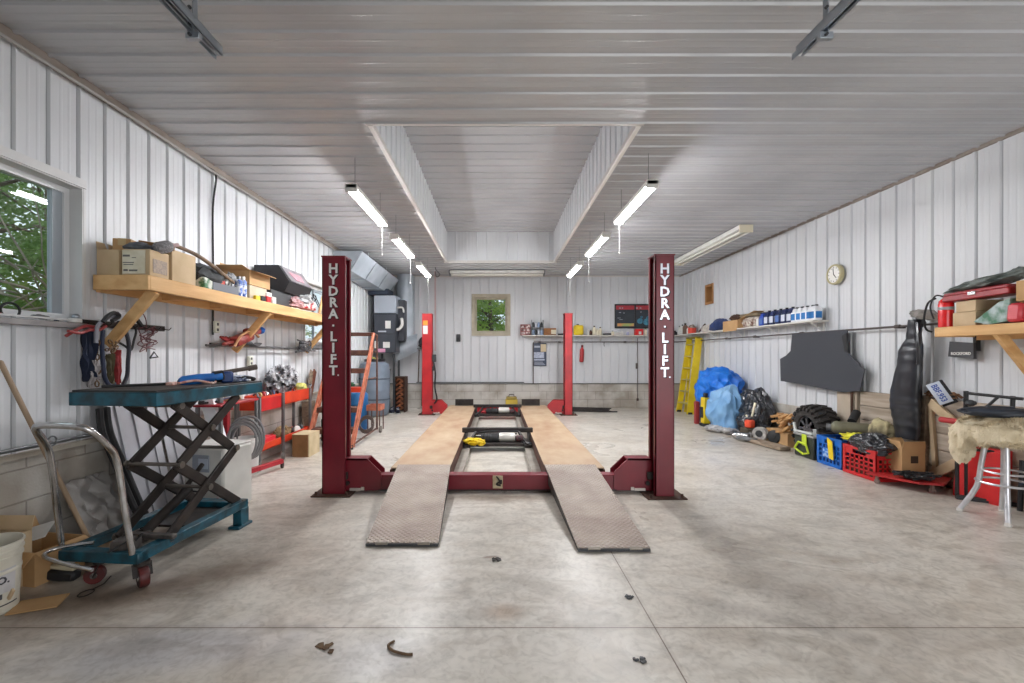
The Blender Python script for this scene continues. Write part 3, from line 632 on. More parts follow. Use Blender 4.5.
# ================================================================ LEFT WALL: SHELF AND LOAD
SX, SZ = -2.51, 1.873
t = T('plank_shelf', 'long pine plank shelf braced off the window wall, loaded with boxes', 'shelf', (-2.72, 5.2, 1.78))
m = MB(); 
for x in (XL+.01, -2.79, -2.655): m.bx(x, x+.128, 3.29, 7.3, SZ-.03, SZ, .003)
t.p('shelf_board', m, pine)
m = MB(); m.bx(SX-.04, SX, 3.29, 7.3, SZ-.108, SZ+.001, .004); t.p('fascia', m, pine)
m = MB(); m.bx(XL+.02, SX-.002, 3.27, 3.31, SZ-.108, SZ+.001, .004); t.p('end_board', m, pine)
for y in (3.9, 4.55, 5.2, 5.85, 6.5, 7.2): m = MB(); m.bx(XL+.02, SX-.04, y, y+.038, SZ-.108, SZ-.031, .003); t.p('joist', m, pine)
m = MB(); m.bx(XL+.015, XL+.053, 3.3, 7.3, SZ-.12, SZ-.031, .003); t.p('ledger', m, pine)
for y in (3.37, 5.05, 6.9): m = MB(); m.bar((SX-.03, y, SZ-.10), (XL+.045, y-(.06 if y > 4 else 0), 1.37 if y < 4 else 1.34), .075, .038, up=(0,1,0), bev=.003); t.p('brace', m, pine)
SH = 'boxes on the long pine shelf'
def closed_box(name, label, x0, x1, y0, y1, z0, z1, mat, cat='box', group=None, tape=True, rz=0.0):
    cx, cy = (x0+x1)/2, (y0+y1)/2; t = T(name, label, cat, (cx, cy, z0), rz, group); W = t.W
    m = MB(W); w, d, h = (x1-x0)/2, (y1-y0)/2, z1-z0; m.bx(-w, w, -d, d, 0, h, .004); b_ = t.p('carton', m, mat)
    if tape: m = MB(W); m.bx(-.025, .025, -d-.001, d+.001, h-.05, h+.0015) ; t.p('tape', m, M('tape', (190,164,120), rough=.3))
    return t
def open_box(name, label, x0, x1, y0, y1, z0, z1, mat, flaps=((0,-1,20),(0,1,-30),(-1,0,50),(1,0,40)), cat='cardboard box', rz=0.0, flap=.5, group=None, inner=None):
    """flaps: (sx, sy, angle above horizontal)"""
    cx, cy = (x0+x1)/2, (y0+y1)/2; t = T(name, label, cat, (cx, cy, z0), rz, group); W = t.W
    w, d, h, th = (x1-x0)/2, (y1-y0)/2, z1-z0, .006; m = MB(W)
    m.bx(-w, w, -d, d, 0, th); m.bx(-w, w, -d, -d+th, th, h); m.bx(-w, w, d-th, d, th, h); m.bx(-w, -w+th, -d+th, d-th, th, h); m.bx(w-th, w, -d+th, d-th, th, h)
    t.p('carton', m, mat)
    for sx, sy, ang in flaps:
        m = MB(W); a = R(ang); l = (d if sy else w)*flap*1.6
        if sy: e0, e1 = Vector((-w, sy*d, h)), Vector((w, sy*d, h)); off = Vector((0, sy*math.cos(a)*l, math.sin(a)*l))
        else: e0, e1 = Vector((sx*w, -d, h)), Vector((sx*w, d, h)); off = Vector((sx*math.cos(a)*l, 0, math.sin(a)*l))
        nn = (e1-e0).cross(off).normalized()*.005; m.prism([e0, e1, e1+off*1.0-(e1-e0)*.04, e0+off*1.0+(e1-e0)*.04], (0,0,0), nn); t.p('flap', m, mat)
    return t
open_box('cardboard_box', 'pale open cardboard box at the window end of the pine shelf', -2.915, -2.755, 3.31, 3.56, SZ, SZ+.19, card_pale, ((-1,0,75),(0,1,60)))
b = closed_box('cardboard_box', 'white-labelled carton at the near corner of the pine shelf', -2.735, -2.53, 3.31, 3.505, SZ, SZ+.195, card_pale, tape=False)
m = MB(); m.bx(-2.725, -2.56, 3.304, 3.309, SZ+.015, SZ+.185); lb = b.p('label', m, M('label_white', (224,218,200), (206,196,170), rough=.6, scale=10))
m = MB(); 
for (x, z, w, h_) in ((-2.695,.145,.05,.014), (-2.68,.095,.08,.006), (-2.68,.08,.07,.006), (-2.70,.04,.03,.014), (-2.645,.038,.06,.012), (-2.64,.13,.03,.005)): m.box((x, 3.303, SZ+z), (w,.003,h_))
b.p('print', m, M('faded_ink', (104,100,96), rough=.7), lb)
m = MB(); m.bx(-2.532, -2.527, 3.34, 3.48, SZ+.03, SZ+.13); b.p('side_print', m, M('grey_print', (186,166,148), (150,140,134), rough=.8, scale=60))
closed_box('cardboard_box', 'tall plain tan carton beside the white-labelled one on the shelf', -2.78, -2.525, 3.53, 3.81, SZ, SZ+.245, card_pale)
closed_box('cardboard_box', 'small tan box tipped on top of the pale open box', -2.87, -2.75, 3.36, 3.62, SZ+.195, SZ+.285, card, rz=.25)
closed_box('cardboard_box', 'low tan carton behind the corner carton on the shelf', -2.80, -2.62, 3.56, 3.76, SZ+.25, SZ+.30, card) if False else None
m = MB(); m.blob((-2.68, 3.40, SZ+.225), (.10,.07,.035), .3, 2, 4, 3); solo('grey_rag', 'grey cloth lying on the white-labelled carton', 'rag', m, M('grey_cloth', (112,116,122), (84,88,94), rough=.9, scale=20))
m = MB(); m.bar((-2.72,3.47,SZ+.275), (-2.50,3.50,SZ+.245), .06, .035); solo('wood_block', 'short wooden block on top of the corner carton', 'wood block', m, card_dark)
t = T('paint_roller', 'grey fuzzy paint roller lying on the shelf cartons', 'roller', (-2.53, 3.50, SZ+.24)); m = MB(); m.lathe([(.0,-.06),(.036,-.058),(.046,-.04),(.046,.04),(.036,.058),(0,.06)], (-2.535,3.45,SZ+.24), (.3,.8,.35), 18); t.p('sleeve', m, M('roller_fluff', (120,118,122), (160,158,160), rough=1, scale=60, bump=.6))
m = MB(); m.cyl((-2.515,3.5,SZ+.262), (-2.50,3.56,SZ+.285), .014); t.p('handle', m, M('pinkish', (190,160,160), rough=.5))
m = MB(); m.tube([(-2.54,3.54,SZ+.285), (-2.53,3.72,SZ+.275), (-2.53,3.9,SZ+.25), (-2.53,4.15,SZ+.18), (-2.55,4.4,SZ+.12)], [.013,.016,.017,.017,.014], 8, smooth=4)
solo('bent_stick', 'bent brown wooden stick sloping down over the shelf cartons', 'stick', m, M('stick_brown', (140,116,94), (104,84,68), rough=.7, scale=10))
# group beyond the cartons
def sbag(name, label, c, r, mat, seed, amp=.25, fq=2.2, cat='bag', ridge=False, sub=4, rot=None, group=None):
    m = MB(); m.blob(c, r, amp, fq, seed, sub, flat=c[2]-r[2]*.62, rot=rot, ridge=ridge); return solo(name, label, cat, m, mat, group)
sbag('tool_bag', 'dark grey soft bag on the shelf under the bent stick', (-2.66, 4.10, SZ+.12), (.13,.24,.12), M('bag_grey', (66,68,70), (44,46,48), rough=.8, scale=12), 3)
m = MB(); m.bx(-2.62, -2.53, 3.93, 4.05, SZ, SZ+.10, .01); solo('small_carton', 'small white and green packet at the front of the shelf', 'packet', m, M('packet', (210,214,204), (70,120,80), rough=.5, scale=16, contrast=.2))
t = T('storage_tray', 'grey plastic tray of tools at the shelf edge', 'tray', (-2.6, 4.22, SZ)); m = MB(); m.bx(-2.66,-2.53,4.05,4.45,SZ+.001,SZ+.012); [m.bx(*q, SZ+.012, SZ+.075) for q in ((-2.66,-2.652,4.05,4.45),(-2.538,-2.53,4.05,4.45),(-2.652,-2.538,4.05,4.058),(-2.652,-2.538,4.442,4.45))]; t.p('tray_body', m, M('tray_grey', (96,100,108), rough=.5))
closed_box('orange_box', 'orange and red box lying in the grey tray', -2.64, -2.55, 4.07, 4.26, SZ+.013, SZ+.15, M('orange_red_box', (226,110,64), (196,44,34), rough=.5, scale=14, contrast=.25), tape=False)
m = MB(); m.box((-2.60,4.34,SZ+.09), (.06,.13,.12), (0,.3,.2), .008); solo('white_carton', 'white and black carton leaning in the grey tray', 'carton', m, M('white_black', (220,218,214), (50,50,54), rough=.5, scale=18, contrast=.15))
def spray(name, label, c, r, h, mats, group=None):
    t = T(name, label, 'spray can', c, 0, group); x, y, z = c
    m = MB(); m.lathe([(r*.9,0),(r,.004),(r,h*.76),(r*.6,h*.84),(r*.35,h*.86)], c, n=16); t.p('can_body', m, mats[0])
    m = MB(); m.lathe([(r*.55,h*.80),(r*.55,h*.97),(r*.5,h)], c, n=16); t.p('cap', m, mats[1]); return t
bl = M('blue_white_can', (228,230,236), (60,96,170), rough=.35, scale=16, contrast=.12)
spray('spray_can', 'nearer blue and white spray can on the shelf edge', (-2.56, 4.50, SZ), .033, .20, (bl, grey)); spray('spray_can', 'farther blue and white spray can on the shelf edge', (-2.56, 4.58, SZ), .033, .21, (bl, white))
sbag('plastic_bag', 'clear crumpled plastic bag beside the spray cans', (-2.66, 4.52, SZ+.11), (.08,.12,.11), M('frosted_plastic', (176,178,180), (120,122,126), rough=.35, scale=14), 6, .35, 3)
closed_box('cream_carton', 'cream carton under the open box on the shelf', -2.86, -2.56, 4.70, 5.05, SZ, SZ+.15, M('cream_carton', (206,196,176), (180,166,142), rough=.7, scale=5))
open_box('cardboard_box', 'small open cardboard box perched on the cream carton', -2.84, -2.55, 4.68, 5.10, SZ+.152, SZ+.30, card, ((1,0,-15),(0,-1,15),(-1,0,70)), flap=.35)
closed_box('black_case', 'black hard case below the black tote on the shelf', -2.86, -2.56, 5.14, 5.66, SZ, SZ+.17, M('case_black', (34,34,38), rough=.5), cat='case', tape=False)
m = MB(); m.bx(-2.62,-2.54,5.02,5.13,SZ,SZ+.12,.01); solo('white_jar', 'white jar on the shelf edge in front of the cartons', 'jar', m, white)
rnd = random.Random(12)
for k, (lab, mat) in enumerate((('small yellow box at the shelf edge', yellow), ('small black socket box at the shelf edge', black), ('small red box at the shelf edge', red), ('small white packet at the shelf edge', white))):
    y = 4.74+k*.115; closed_box('small_box', lab, -2.545, -2.515, y, y+.09, SZ+.001, SZ+.045+.01*k, mat, tape=False)
# black tote with a slanted printed front
t = T('printed_tote', 'large black box with a slanted clear front and pink print', 'tote', (-2.7, 5.72, SZ+.17)); za = SZ+.172
pr = [(-2.89,0,za), (-2.53,0,za), (-2.47,0,za+.12), (-2.60,0,za+.32), (-2.89,0,za+.32)]
m = MB(); m.prism([(x, 5.40, z) for x, _, z in pr], (0,0,0), (0,.66,0)); t.p('tote_body', m, M('case_black'))
m = MB(); m.prism([(-2.468,5.44,za+.13), (-2.468,6.02,za+.13), (-2.592,6.02,za+.31), (-2.592,5.44,za+.31)], (0,0,0), (.006,0,.004)); fr = t.p('front_panel', m, M('panel_grey', (150,146,150), (120,116,122), rough=.35, scale=9))
m = MB(); m.prism([(-2.482,5.6,za+.165), (-2.482,5.85,za+.165), (-2.560,5.9,za+.265), (-2.560,5.55,za+.265)], (0,0,0), (.006,0,.004)); t.p('pink_print', m, M('pink_print', (206,120,140), (190,170,178), rough=.4, scale=16), fr)
sbag('plastic_wrap', 'crumpled clear plastic wrap heaped past the black tote', (-2.62, 6.0, SZ+.17), (.12,.32,.14), M('frosted_plastic'), 9, .4, 3)
sbag('red_cloth', 'red and white cloth hanging at the shelf edge', (-2.58, 6.15, SZ+.09), (.07,.25,.09), M('red_white_cloth', (196,50,60), (220,206,204), rough=.8, scale=12, contrast=.2), 11, .4, 3, 'cloth')
sbag('pink_bag', 'pinkish plastic bag under the black tote at the shelf edge', (-2.57, 5.80, SZ+.08), (.06,.2,.08), M('pink_clear', (200,150,152), (160,120,120), rough=.4, scale=14), 14, .4, 3)
m = MB(); rnd = random.Random(7)
for k in range(6): y = 5.9+rnd.uniform(0,.6); m.tube([(-2.62,y,SZ+.05),(-2.55,y+.1,SZ+.2+rnd.uniform(0,.1)),(-2.6,y+.2,SZ+.26),(-2.56,y+.3,SZ+.1)], .007, 6, smooth=4)
solo('coiled_wires', 'tangle of dark wires on top of the plastic wrap', 'wires', m, black)
m = MB(); m.tube([(-2.55,6.52,SZ+.02),(-2.55,6.6,SZ+.2),(-2.56,6.66,SZ+.27),(-2.6,6.7,SZ+.1)], .018, 8, smooth=4); solo('wooden_hoop', 'pale bent wooden piece standing near the far end of the shelf', 'wood piece', m, pine)
closed_box('white_box', 'white box with a dark mark at the shelf end beside the column', -2.62, -2.53, 6.62, 6.78, SZ, SZ+.11, white, tape=False)

# window sill things
zs = WZ0-.012; X = XL+.0
t = T('clamp_ring', 'black ring clamp standing on the window sill', 'clamp', (XL+.0, 2.76, zs)); m = MB(); m.tube([(XL-.02, 2.755+.055*math.cos(a), zs+.05+.045*math.sin(a)) for a in [2*PI*k/20 for k in range(20)]], .007, 8, True); t.p('ring', m, black)
m = MB(); m.box((XL-.02,2.82,zs+.012), (.03,.05,.022), None, .004); t.p('screw_housing', m, orange)
m = MB(); m.box((XL-.02,2.68,zs+.015), (.04,.08,.028), (0,0,.3), .008); solo('red_pliers', 'red handled pliers lying on the window sill', 'pliers', m, M('dull_red', (180,60,50), rough=.5))
m = MB(); m.blob((XL-.02,2.93,zs+.018), (.025,.07,.02), .4, 3, 3, 3); solo('grey_part', 'grey greasy metal part on the window sill', 'metal part', m, grey)
m = MB(); m.bx(XL-.04,XL+.0,3.0,3.07,zs,zs+.025,.004); solo('blue_packet', 'flat blue packet at the corner of the window sill', 'packet', m, M('dull_blue', (60,80,130), rough=.5))
t = T('tape_roll', 'white roll with a clear cap at the end of the window sill', 'tape roll', (XL+.02,3.13,zs)); m = MB(); m.lathe([(.035,0),(.04,.004),(.04,.025),(.035,.03)], (XL+.02,3.13,zs), n=16); t.p('roll', m, white); m = MB(); m.blob((XL+.02,3.14,zs+.042), (.025,.025,.02), 0.1, sub=2); t.p('cap', m, galv)

# hanging gear below the shelf, at the first brace
def hangloop(name, label, pts, r, mat, cat, sm=6, n=8): m = MB(); m.tube(pts, r, n, smooth=sm); return solo(name, label, cat, m, mat)
wx = XL+.06
def lw(px, py, d=.07): p = LW(px, py, XL+d); return p
hk = T('hook_rail', 'wooden hook strip on the wall below the shelf brace', 'hook rail', (wx, 3.5, 1.5)); m = MB(); m.bx(XL+.02, XL+.045, 3.15, 3.95, 1.50, 1.545, .003); hk.p('strip', m, darkst)
for k in range(7): y = 3.2+k*.12; m = MB(); m.tube([(XL+.045,y,1.52),(XL+.10,y,1.51),(XL+.12,y,1.53)], .004, 6); hk.p('hook', m, darkst)
def cab(name, label, pxs, d, r, mat, cat='hose'): return hangloop(name, label, [lw(a, b_, d) for a, b_ in pxs], r, mat, cat)
cab('fuel_hose', 'thick dark blue hose looping from the first brace to the table', [(103,330),(102,345),(103,362),(105,378),(111,386),(116,382)], .10, .014, M('dark_blue', (44,52,76), rough=.5))
cab('fuel_hose', 'black hose hanging in a long loop right of the first brace', [(118,322),(125,330),(129,345),(128,362),(127,376),(122,387)], .10, .014, M('dark_blue2', (36,40,52), rough=.5))
cab('jumper_cable', 'red jumper cable draped from the sill over the hooks', [(66,336),(76,330),(86,326),(95,327),(103,322)], .11, .011, M('cable_red', (150,56,56), rough=.5), 'cable')
cab('jumper_cable', 'second red jumper cable draped below the first one', [(68,331),(80,333),(90,330),(99,330),(106,326)], .13, .010, M('cable_red'), 'cable')
cab('grey_hose', 'grey hose folded over the hooks at the sill end', [(96,343),(97,328),(103,321),(112,316),(118,313)], .14, .013, M('hose_grey', (140,140,150), rough=.5))
cab('tool_belt', 'black strap arched over the top of the brace', [(103,322),(108,316),(114,313),(119,316),(112,321)], .16, .015, dgrey, 'strap')
cab('rubber_strap', 'black rubber strap with a hook hanging near the tangled wires', [(128,323),(133,325),(136,331),(134,340),(131,350),(125,346),(120,343)], .08, .008, black, 'strap')
m = MB(); a, b_ = lw(134.5,316,.07), lw(141.5,326,.07); m.bar(a, b_, .025, .02); solo('file_tool', 'short black bar tool hanging beside the tangled wires', 'tool', m, black)
# chain, rusty
def chain(name, label, pts, link, r, mat):
    P_ = spline([Vector(p) for p in pts], 10); m = MB(); acc = 0; last = P_[0]; k = 0
    for p in P_[1:]:
        acc += (p-last).length
        if acc >= link*1.35:
            d = (p-last).normalized(); s_ = d.orthogonal().normalized()
            if k % 2: s_ = d.cross(s_)
            m.tube([p+d*link*.8*math.cos(a)+s_*link*.42*math.sin(a) for a in [2*PI*q/8 for q in range(8)]], r, 5, True); k += 1; acc = 0
        last = p
    return solo('hanging_chain', label, 'chain', m, mat)
rust = M('rust_chain', (122,96,70), (84,62,48), rough=.7, metal=.3, scale=20)
for k, (px, t_, b_) in enumerate(((93,331,380), (96,334,384), (98,336,378))): chain('rusty_chain', ['rusty chain hanging nearest the dark blue cloth','middle rusty chain hanging under the first brace','rusty chain hanging beside the looped blue hose'][k], [lw(px,t_,.09), lw(px-.5,(t_+b_)/2,.09), lw(px+1,b_,.09)], .026, .0055, rust)
chain('rusty_chain', 'bunched rusty chain hanging right under the wooden brace', [lw(107,338,.12), lw(113,346,.12), lw(107,350,.13), lw(117,346,.12), lw(112,352,.12), lw(118,340,.12)], .024, .0055, rust)
def cloth(name, label, poly, d, th, mat, cat='cloth', amp=.02, seed=1):
    """hanging cloth: outline given on the left wall plane"""
    ys = [lw(a, b_, d) for a, b_ in poly]; top = ys[0].lerp(ys[1], .5)
    (a0, a1, b1, b0) = ys
    fn = lambda u, v: a0.lerp(a1, u).lerp(b0.lerp(b1, u), v)+Vector((amp*math.sin(u*14+seed)*.8+amp*noise.noise(Vector((u*5,v*4,seed))), 0, amp*.6*noise.noise(Vector((v*6,u*3,seed)))))
    m = MB(); m.grid(fn, 20, 20, th); return solo(name, label, cat, m, mat)
cloth('work_jacket', 'dark navy cloth hanging at the window end of the hooks', [(80,334),(92,331),(89,378),(82,382)], .09, .02, M('navy', (24,34,58), (16,22,40), rough=.9, scale=8), 'jacket')
cloth('grey_rag', 'pale grey rag hanging low beside the rusty chains', [(90,360),(95,362),(96,378),(86,388)], .11, .01, M('pale_rag', (170,164,164), (136,130,130), rough=.9, scale=12), 'rag')
cloth('red_strap', 'red webbing strap hanging between the two hose loops', [(114,350),(120,350),(119,382),(115,386)], .10, .012, M('strap_red', (150,40,42), (110,26,30), rough=.8, scale=30), 'strap', .012, 4)
cloth('olive_strap', 'olive webbing strap hanging left of the red strap', [(107,354),(113,354),(113,386),(108,382)], .09, .012, M('strap_olive', (92,84,56), (66,58,40), rough=.8, scale=30), 'strap', .012, 6)
rnd = random.Random(21); m = MB()
for k in range(7):
    a = lw(150+rnd.uniform(-6,6), 328+rnd.uniform(-2,4), .05); pts = [a]
    for q in range(6): pts.append(lw(148+rnd.uniform(-9,10), 328+q*4+rnd.uniform(-2,4), .05+rnd.uniform(0,.04)))
    m.tube(pts, .0035, 5, smooth=4)
m.tube([lw(142,312,.05), lw(146,320,.04), lw(146,330,.05)], .004, 5, smooth=4)
solo('tangled_wires', 'thin dark red wires tangled on a nail right of the brace', 'wires', m, M('wire_red', (92,42,48), rough=.5))
m = MB(); m.tube([lw(150,358,.06), lw(154,352,.06), lw(158,357,.06), lw(150,358,.06)], .006, 6); solo('wire_hanger', 'small black triangular hanger below the tangled wires', 'hanger', m, black)
# pipe rail with straps and orange tool under the second brace
def lwx(px, py, X): return LW(px, py, X)
m = MB(); a = LW(200, 345, XL+.08); m.cyl((XL+.08, 4.45, a.z), (XL+.08, 8.4, a.z), .013, 10)
pr_ = T('pipe_rail', 'horizontal grey pipe rail fixed to the wall under the shelf', 'pipe', (XL+.08, 6, a.z)); pr_.p('pipe', m, grey); PZL = a.z
for y in (4.6, 6.2, 7.8): m = MB(); m.bx(XL+.015, XL+.085, y, y+.03, PZL-.02, PZL+.0); pr_.p('bracket', m, grey)
m = MB(); m.box((XL+.14, 4.95, 1.47), (.14,.34,.10), (R(16),0,0), .03, 2); m.box((XL+.16, 5.14, 1.56), (.12,.22,.08), (R(6),0,0), .03, 2); m.box((XL+.14, 4.72, 1.42), (.05,.20,.03), (R(10),0,0), .01)
t = T('leaf_blower', 'red and blue hand tool on the pipe rail behind the second brace', 'power tool', (XL+.15, 5.0, 1.42)); t.p('motor_housing', m, M('dull_orange_red', (150,52,42), (104,36,34), rough=.5, scale=10))
m = MB(); m.blob((XL+.18, 5.27, 1.58), (.05,.06,.045), .15, 2, 3, 3); t.p('air_filter_cover', m, blue)
m = MB(); m.tube([(XL+.2,4.72,1.38),(XL+.2,4.85,1.5),(XL+.2,5.05,1.56),(XL+.2,5.2,1.5)], .014, 8, smooth=5); t.p('handle', m, M('tan_handle', (170,120,80), rough=.6))
for k, (c_, lab) in enumerate(((M('strap_red'), 'red ratchet strap bundled over the pipe rail'), (M('tan_strap', (150,110,76), rough=.9), 'tan strap bundled over the pipe rail'), (dgrey, 'dark strap bundled over the pipe rail'))):
    m = MB(); rnd = random.Random(30+k)
    for q in range(6): y = 4.72+k*.16+rnd.uniform(-.08,.08); m.tube([(XL+.10,y,PZL+.09),(XL+.12,y+.12,PZL+.03),(XL+.10,y+.26,PZL+.01),(XL+.08,y+.38,PZL+.04)], .012, 6, smooth=3)
    solo('ratchet_strap', lab, 'strap', m, c_)
m = MB(); m.bar((XL+.12,4.45,PZL+.015),(XL+.12,5.2,PZL+.02),.02,.02); solo('steel_rod', 'thin dark rod lying along the pipe rail', 'rod', m, darkst)
m = MB(); rnd = random.Random(9)
for k in range(10): y = 6.35; pts = [(XL+.1+rnd.uniform(0,.08), y+rnd.uniform(0,.5), PZL+rnd.uniform(-.06,.12)) for q in range(5)]; m.tube(pts, .011, 6, smooth=4)
solo('cable_bundle', 'tangled grey and black cables hung at the third brace', 'cables', m, M('cable_mix', (110,108,110), (40,40,44), rough=.6, scale=12, contrast=.2))
# ================================================================ SCISSOR LIFT TABLE
st = T('scissor_lift_table', 'teal scissor lift table with a chrome push handle, raised high', 'lift table', (-2.245, 2.57, 0), R(-5)); W = st.W
m = MB(W); m.bx(-.265, .27, .08, 1.09, 1.078, 1.092, .003); st.p('table_top', m, M('worn_black_top', (64,62,62), (34,32,32), rough=.5, scale=9, metal=.2))
m = MB(W); m.bx(-.28,.27,.075,.095,1.0,1.079,.003); m.bx(-.28,.27,1.075,1.095,1.0,1.079,.003); m.bx(-.27,-.25,.075,1.095,1.0,1.079,.003); m.bx(.255,.275,.075,1.095,1.0,1.079,.003); m.bx(-.27,.26,.09,1.08,1.0,1.006); st.p('top_rim', m, teal)
m = MB(W); m.bx(-.24,-.18,0,.95,.14,.195,.004); m.bx(.19,.25,0,.95,.135,.195,.004); m.bx(-.24,.25,-.02,.05,.13,.19,.004); m.bx(-.24,.25,.86,.95,.13,.19,.004); bs = st.p('base_frame', m, teal)
for x in (-.21, .22): m = MB(W); m.bx(x-.035,x+.035,.86,.95,.02,.14,.004); m.bx(x-.045,x+.045,.82,.98,0,.022,.004); st.p('foot', m, teal)
m = MB(W); m.bx(-.17,.18,.5,.9,.135,.15); st.p('base_pan', m, darkst)
yn, yf_, zb, zm, zt = .30, .83, .18, .61, 1.0
for x in (-.10, .215):
    for (a, b_, dx) in (((yn,zm),(.90,zb),-.012), ((yf_,zm),(.20,zb+.0),.012), ((yn,zm),(yf_+.03,zt),.012), ((yf_,zm),(yn-.02,zt),-.012)):
        m = MB(W); m.bar((x+dx,a[0],a[1]), (x+dx,b_[0],b_[1]), .066, .02, up=(1,0,0), bev=.004); 
        st.p('scissor_arm', m, darkst)
for (y, z) in ((yn,zm), (yf_,zm), (.55,.4), (.575,.8), (.90,zb), (.22,zb), (yn,zt-.02)):
    m = MB(W); m.cyl((-.13,y,z), (.245,y,z), .012, 10); m.cyl((-.13,y,z),(-.115,y,z),.022,12); m.cyl((.235,y,z),(.25,y,z),.022,12); st.p('pivot_shaft', m, M('shaft', (120,114,108), rough=.35, metal=.7))
m = MB(W); m.cyl((.03,.25,.19), (.03,.62,.36), .03, 14); m.box((.03,.22,.18), (.09,.12,.06), None, .01); m.cyl((.03,.5,.31),(.03,.75,.50),.016,10); st.p('hydraulic_ram', m, darkst)
m = MB(W); m.bx(-.02,.30,.16,.2,.2,.225,.004); m.box((.1,.06,.2),(.12,.1,.08),(0,0,.3),.01); st.p('pump_block', m, M('greasy_grey', (108,102,98), (64,60,58), rough=.5, metal=.4, scale=14))
m = MB(); m.tube([(-2.03,2.53,.19),(-2.04,2.49,.45),(-2.05,2.45,.73),(-2.035,2.36,.84),(-2.055,2.29,.92),(-2.13,2.27,.943),(-2.29,2.29,.943),(-2.365,2.33,.92),(-2.40,2.41,.84),(-2.43,2.47,.75),(-2.48,2.56,.45),(-2.51,2.62,.19)], .0165, 12, smooth=5); st.p('push_handle', m, chrome)
m = MB(); m.tube([(-2.36,2.66,.20),(-2.45,2.62,.20),(-2.52,2.57,.195),(-2.50,2.51,.185),(-2.36,2.48,.16),(-2.20,2.47,.13)], .011, 10, smooth=5); st.p('foot_pedal', m, chrome)
m = MB(); m.tube([(-2.16,2.52,.2),(-2.10,2.60,.24),(-2.14,2.66,.21),(-2.06,2.64,.26),(-2.12,2.58,.18)], .005, 6, smooth=5); st.p('release_cable', m, black)
def caster(t, W, x, y, z, r, ang, wm, w=.035):
    m = MB(W); m.cyl((x,y,z-.02),(x,y,z),.04,14); c_ = Vector((x+.03*math.cos(ang), y+.03*math.sin(ang), r)); d = Vector((-math.sin(ang), math.cos(ang), 0))
    for s in (-1,1): m.bar(c_+d*s*(w*.5+.006), Vector((x,y,z-.01))+d*s*(w*.5+.006), .035, .004, up=(math.cos(ang),math.sin(ang),0))
    o = t.p('caster', m, darkst)
    m = MB(W); m.lathe([(r*.3,-w/2),(r*.94,-w/2),(r,-w*.3),(r,w*.3),(r*.94,w/2),(r*.3,w/2)], c_, d, 20); t.p('wheel', m, wm, o)
    m = MB(W); m.lathe([(0,-w*.55),(r*.35,-w*.55),(r*.35,w*.55),(0,w*.55)], c_, d, 12); t.p('hub', m, chrome, o)
whl = M('red_white_wheel', (104,36,34), (40,36,36), rough=.5, scale=14)
caster(st, W, .235, .02, .135, .056, R(-35), whl, .045); caster(st, W, -.02, .03, .135, .050, R(-150), whl, .045)
caster(st, W, -.21, .9, .11, .04, 0, whl) if False else None
# things on the table
def TB(x, y, z=0): return W @ Vector((x, y, 1.093+z))
t = T('cordless_polisher', 'blue and black power tool lying at the far end of the lift table', 'power tool', TB(.1, .72))
m = MB(W); m.lathe([(.02,-.14),(.034,-.12),(.036,-.02),(.03,.06),(.034,.08),(.036,.12),(.022,.14)], (.10,.66,1.13), (.55,.8,.1), 16); t.p('tool_body', m, M('tool_blue', (40,124,206), (24,90,170), rough=.4, scale=10))
m = MB(W); m.lathe([(.032,-.035),(.042,-.03),(.044,.03),(.034,.035)], (.15,.75,1.14), (.55,.8,.1), 16); t.p('gear_head', m, blackg)
m = MB(W); m.box((.185,.80,1.135), (.08,.09,.08), (0,0,.6), .012); t.p('battery', m, M('navy_blue', (22,60,120), rough=.45))
m = MB(W); m.cyl((.14,.78,1.165), (.27,1.0,1.20), .015, 12); m.cyl((.245,.96,1.192),(.275,1.01,1.203),.021,12); t.p('side_handle', m, M('handle_grey_brown', (84,74,68), rough=.6))
m = MB(W); m.blob((.14,.93,1.115), (.09,.10,.03), .5, 3, 5, 3); solo('tool_pouch', 'pale blue and white crumpled wrap beside the blue power tool', 'wrap', m, M('pale_wrap', (200,212,226), (70,84,120), rough=.5, scale=22, contrast=.3))
m = MB(W); m.tube([(.05,.50,1.105),(.12,.58,1.12),(.2,.62,1.10),(.17,.70,1.105)], .008, 6, smooth=4); m.box((.03,.47,1.105),(.04,.09,.022),(0,0,.4),.004); solo('scraper', 'small white and orange scraper lying before the blue power tool', 'scraper', m, M('scraper_col', (220,196,184), (196,90,60), rough=.5, scale=26))
m = MB(W); m.tube([(-.25,.25,1.10),(-.1,.45,1.10),(0,.55,1.105),(.02,.6,1.11)], .009, 6, smooth=4); m.box((.0,.6,1.11),(.03,.08,.03),(0,0,.2),.005); solo('pry_bar', 'thin black bar lying along the lift table top', 'bar', m, black)
m = MB(W); m.tube([(.16,.85,1.10),(.22,.95,1.125),(.24,1.04,1.11),(.2,1.07,1.1)], .011, 6, smooth=4); solo('extension_lead', 'short black cord curled at the far corner of the table', 'cord', m, black)
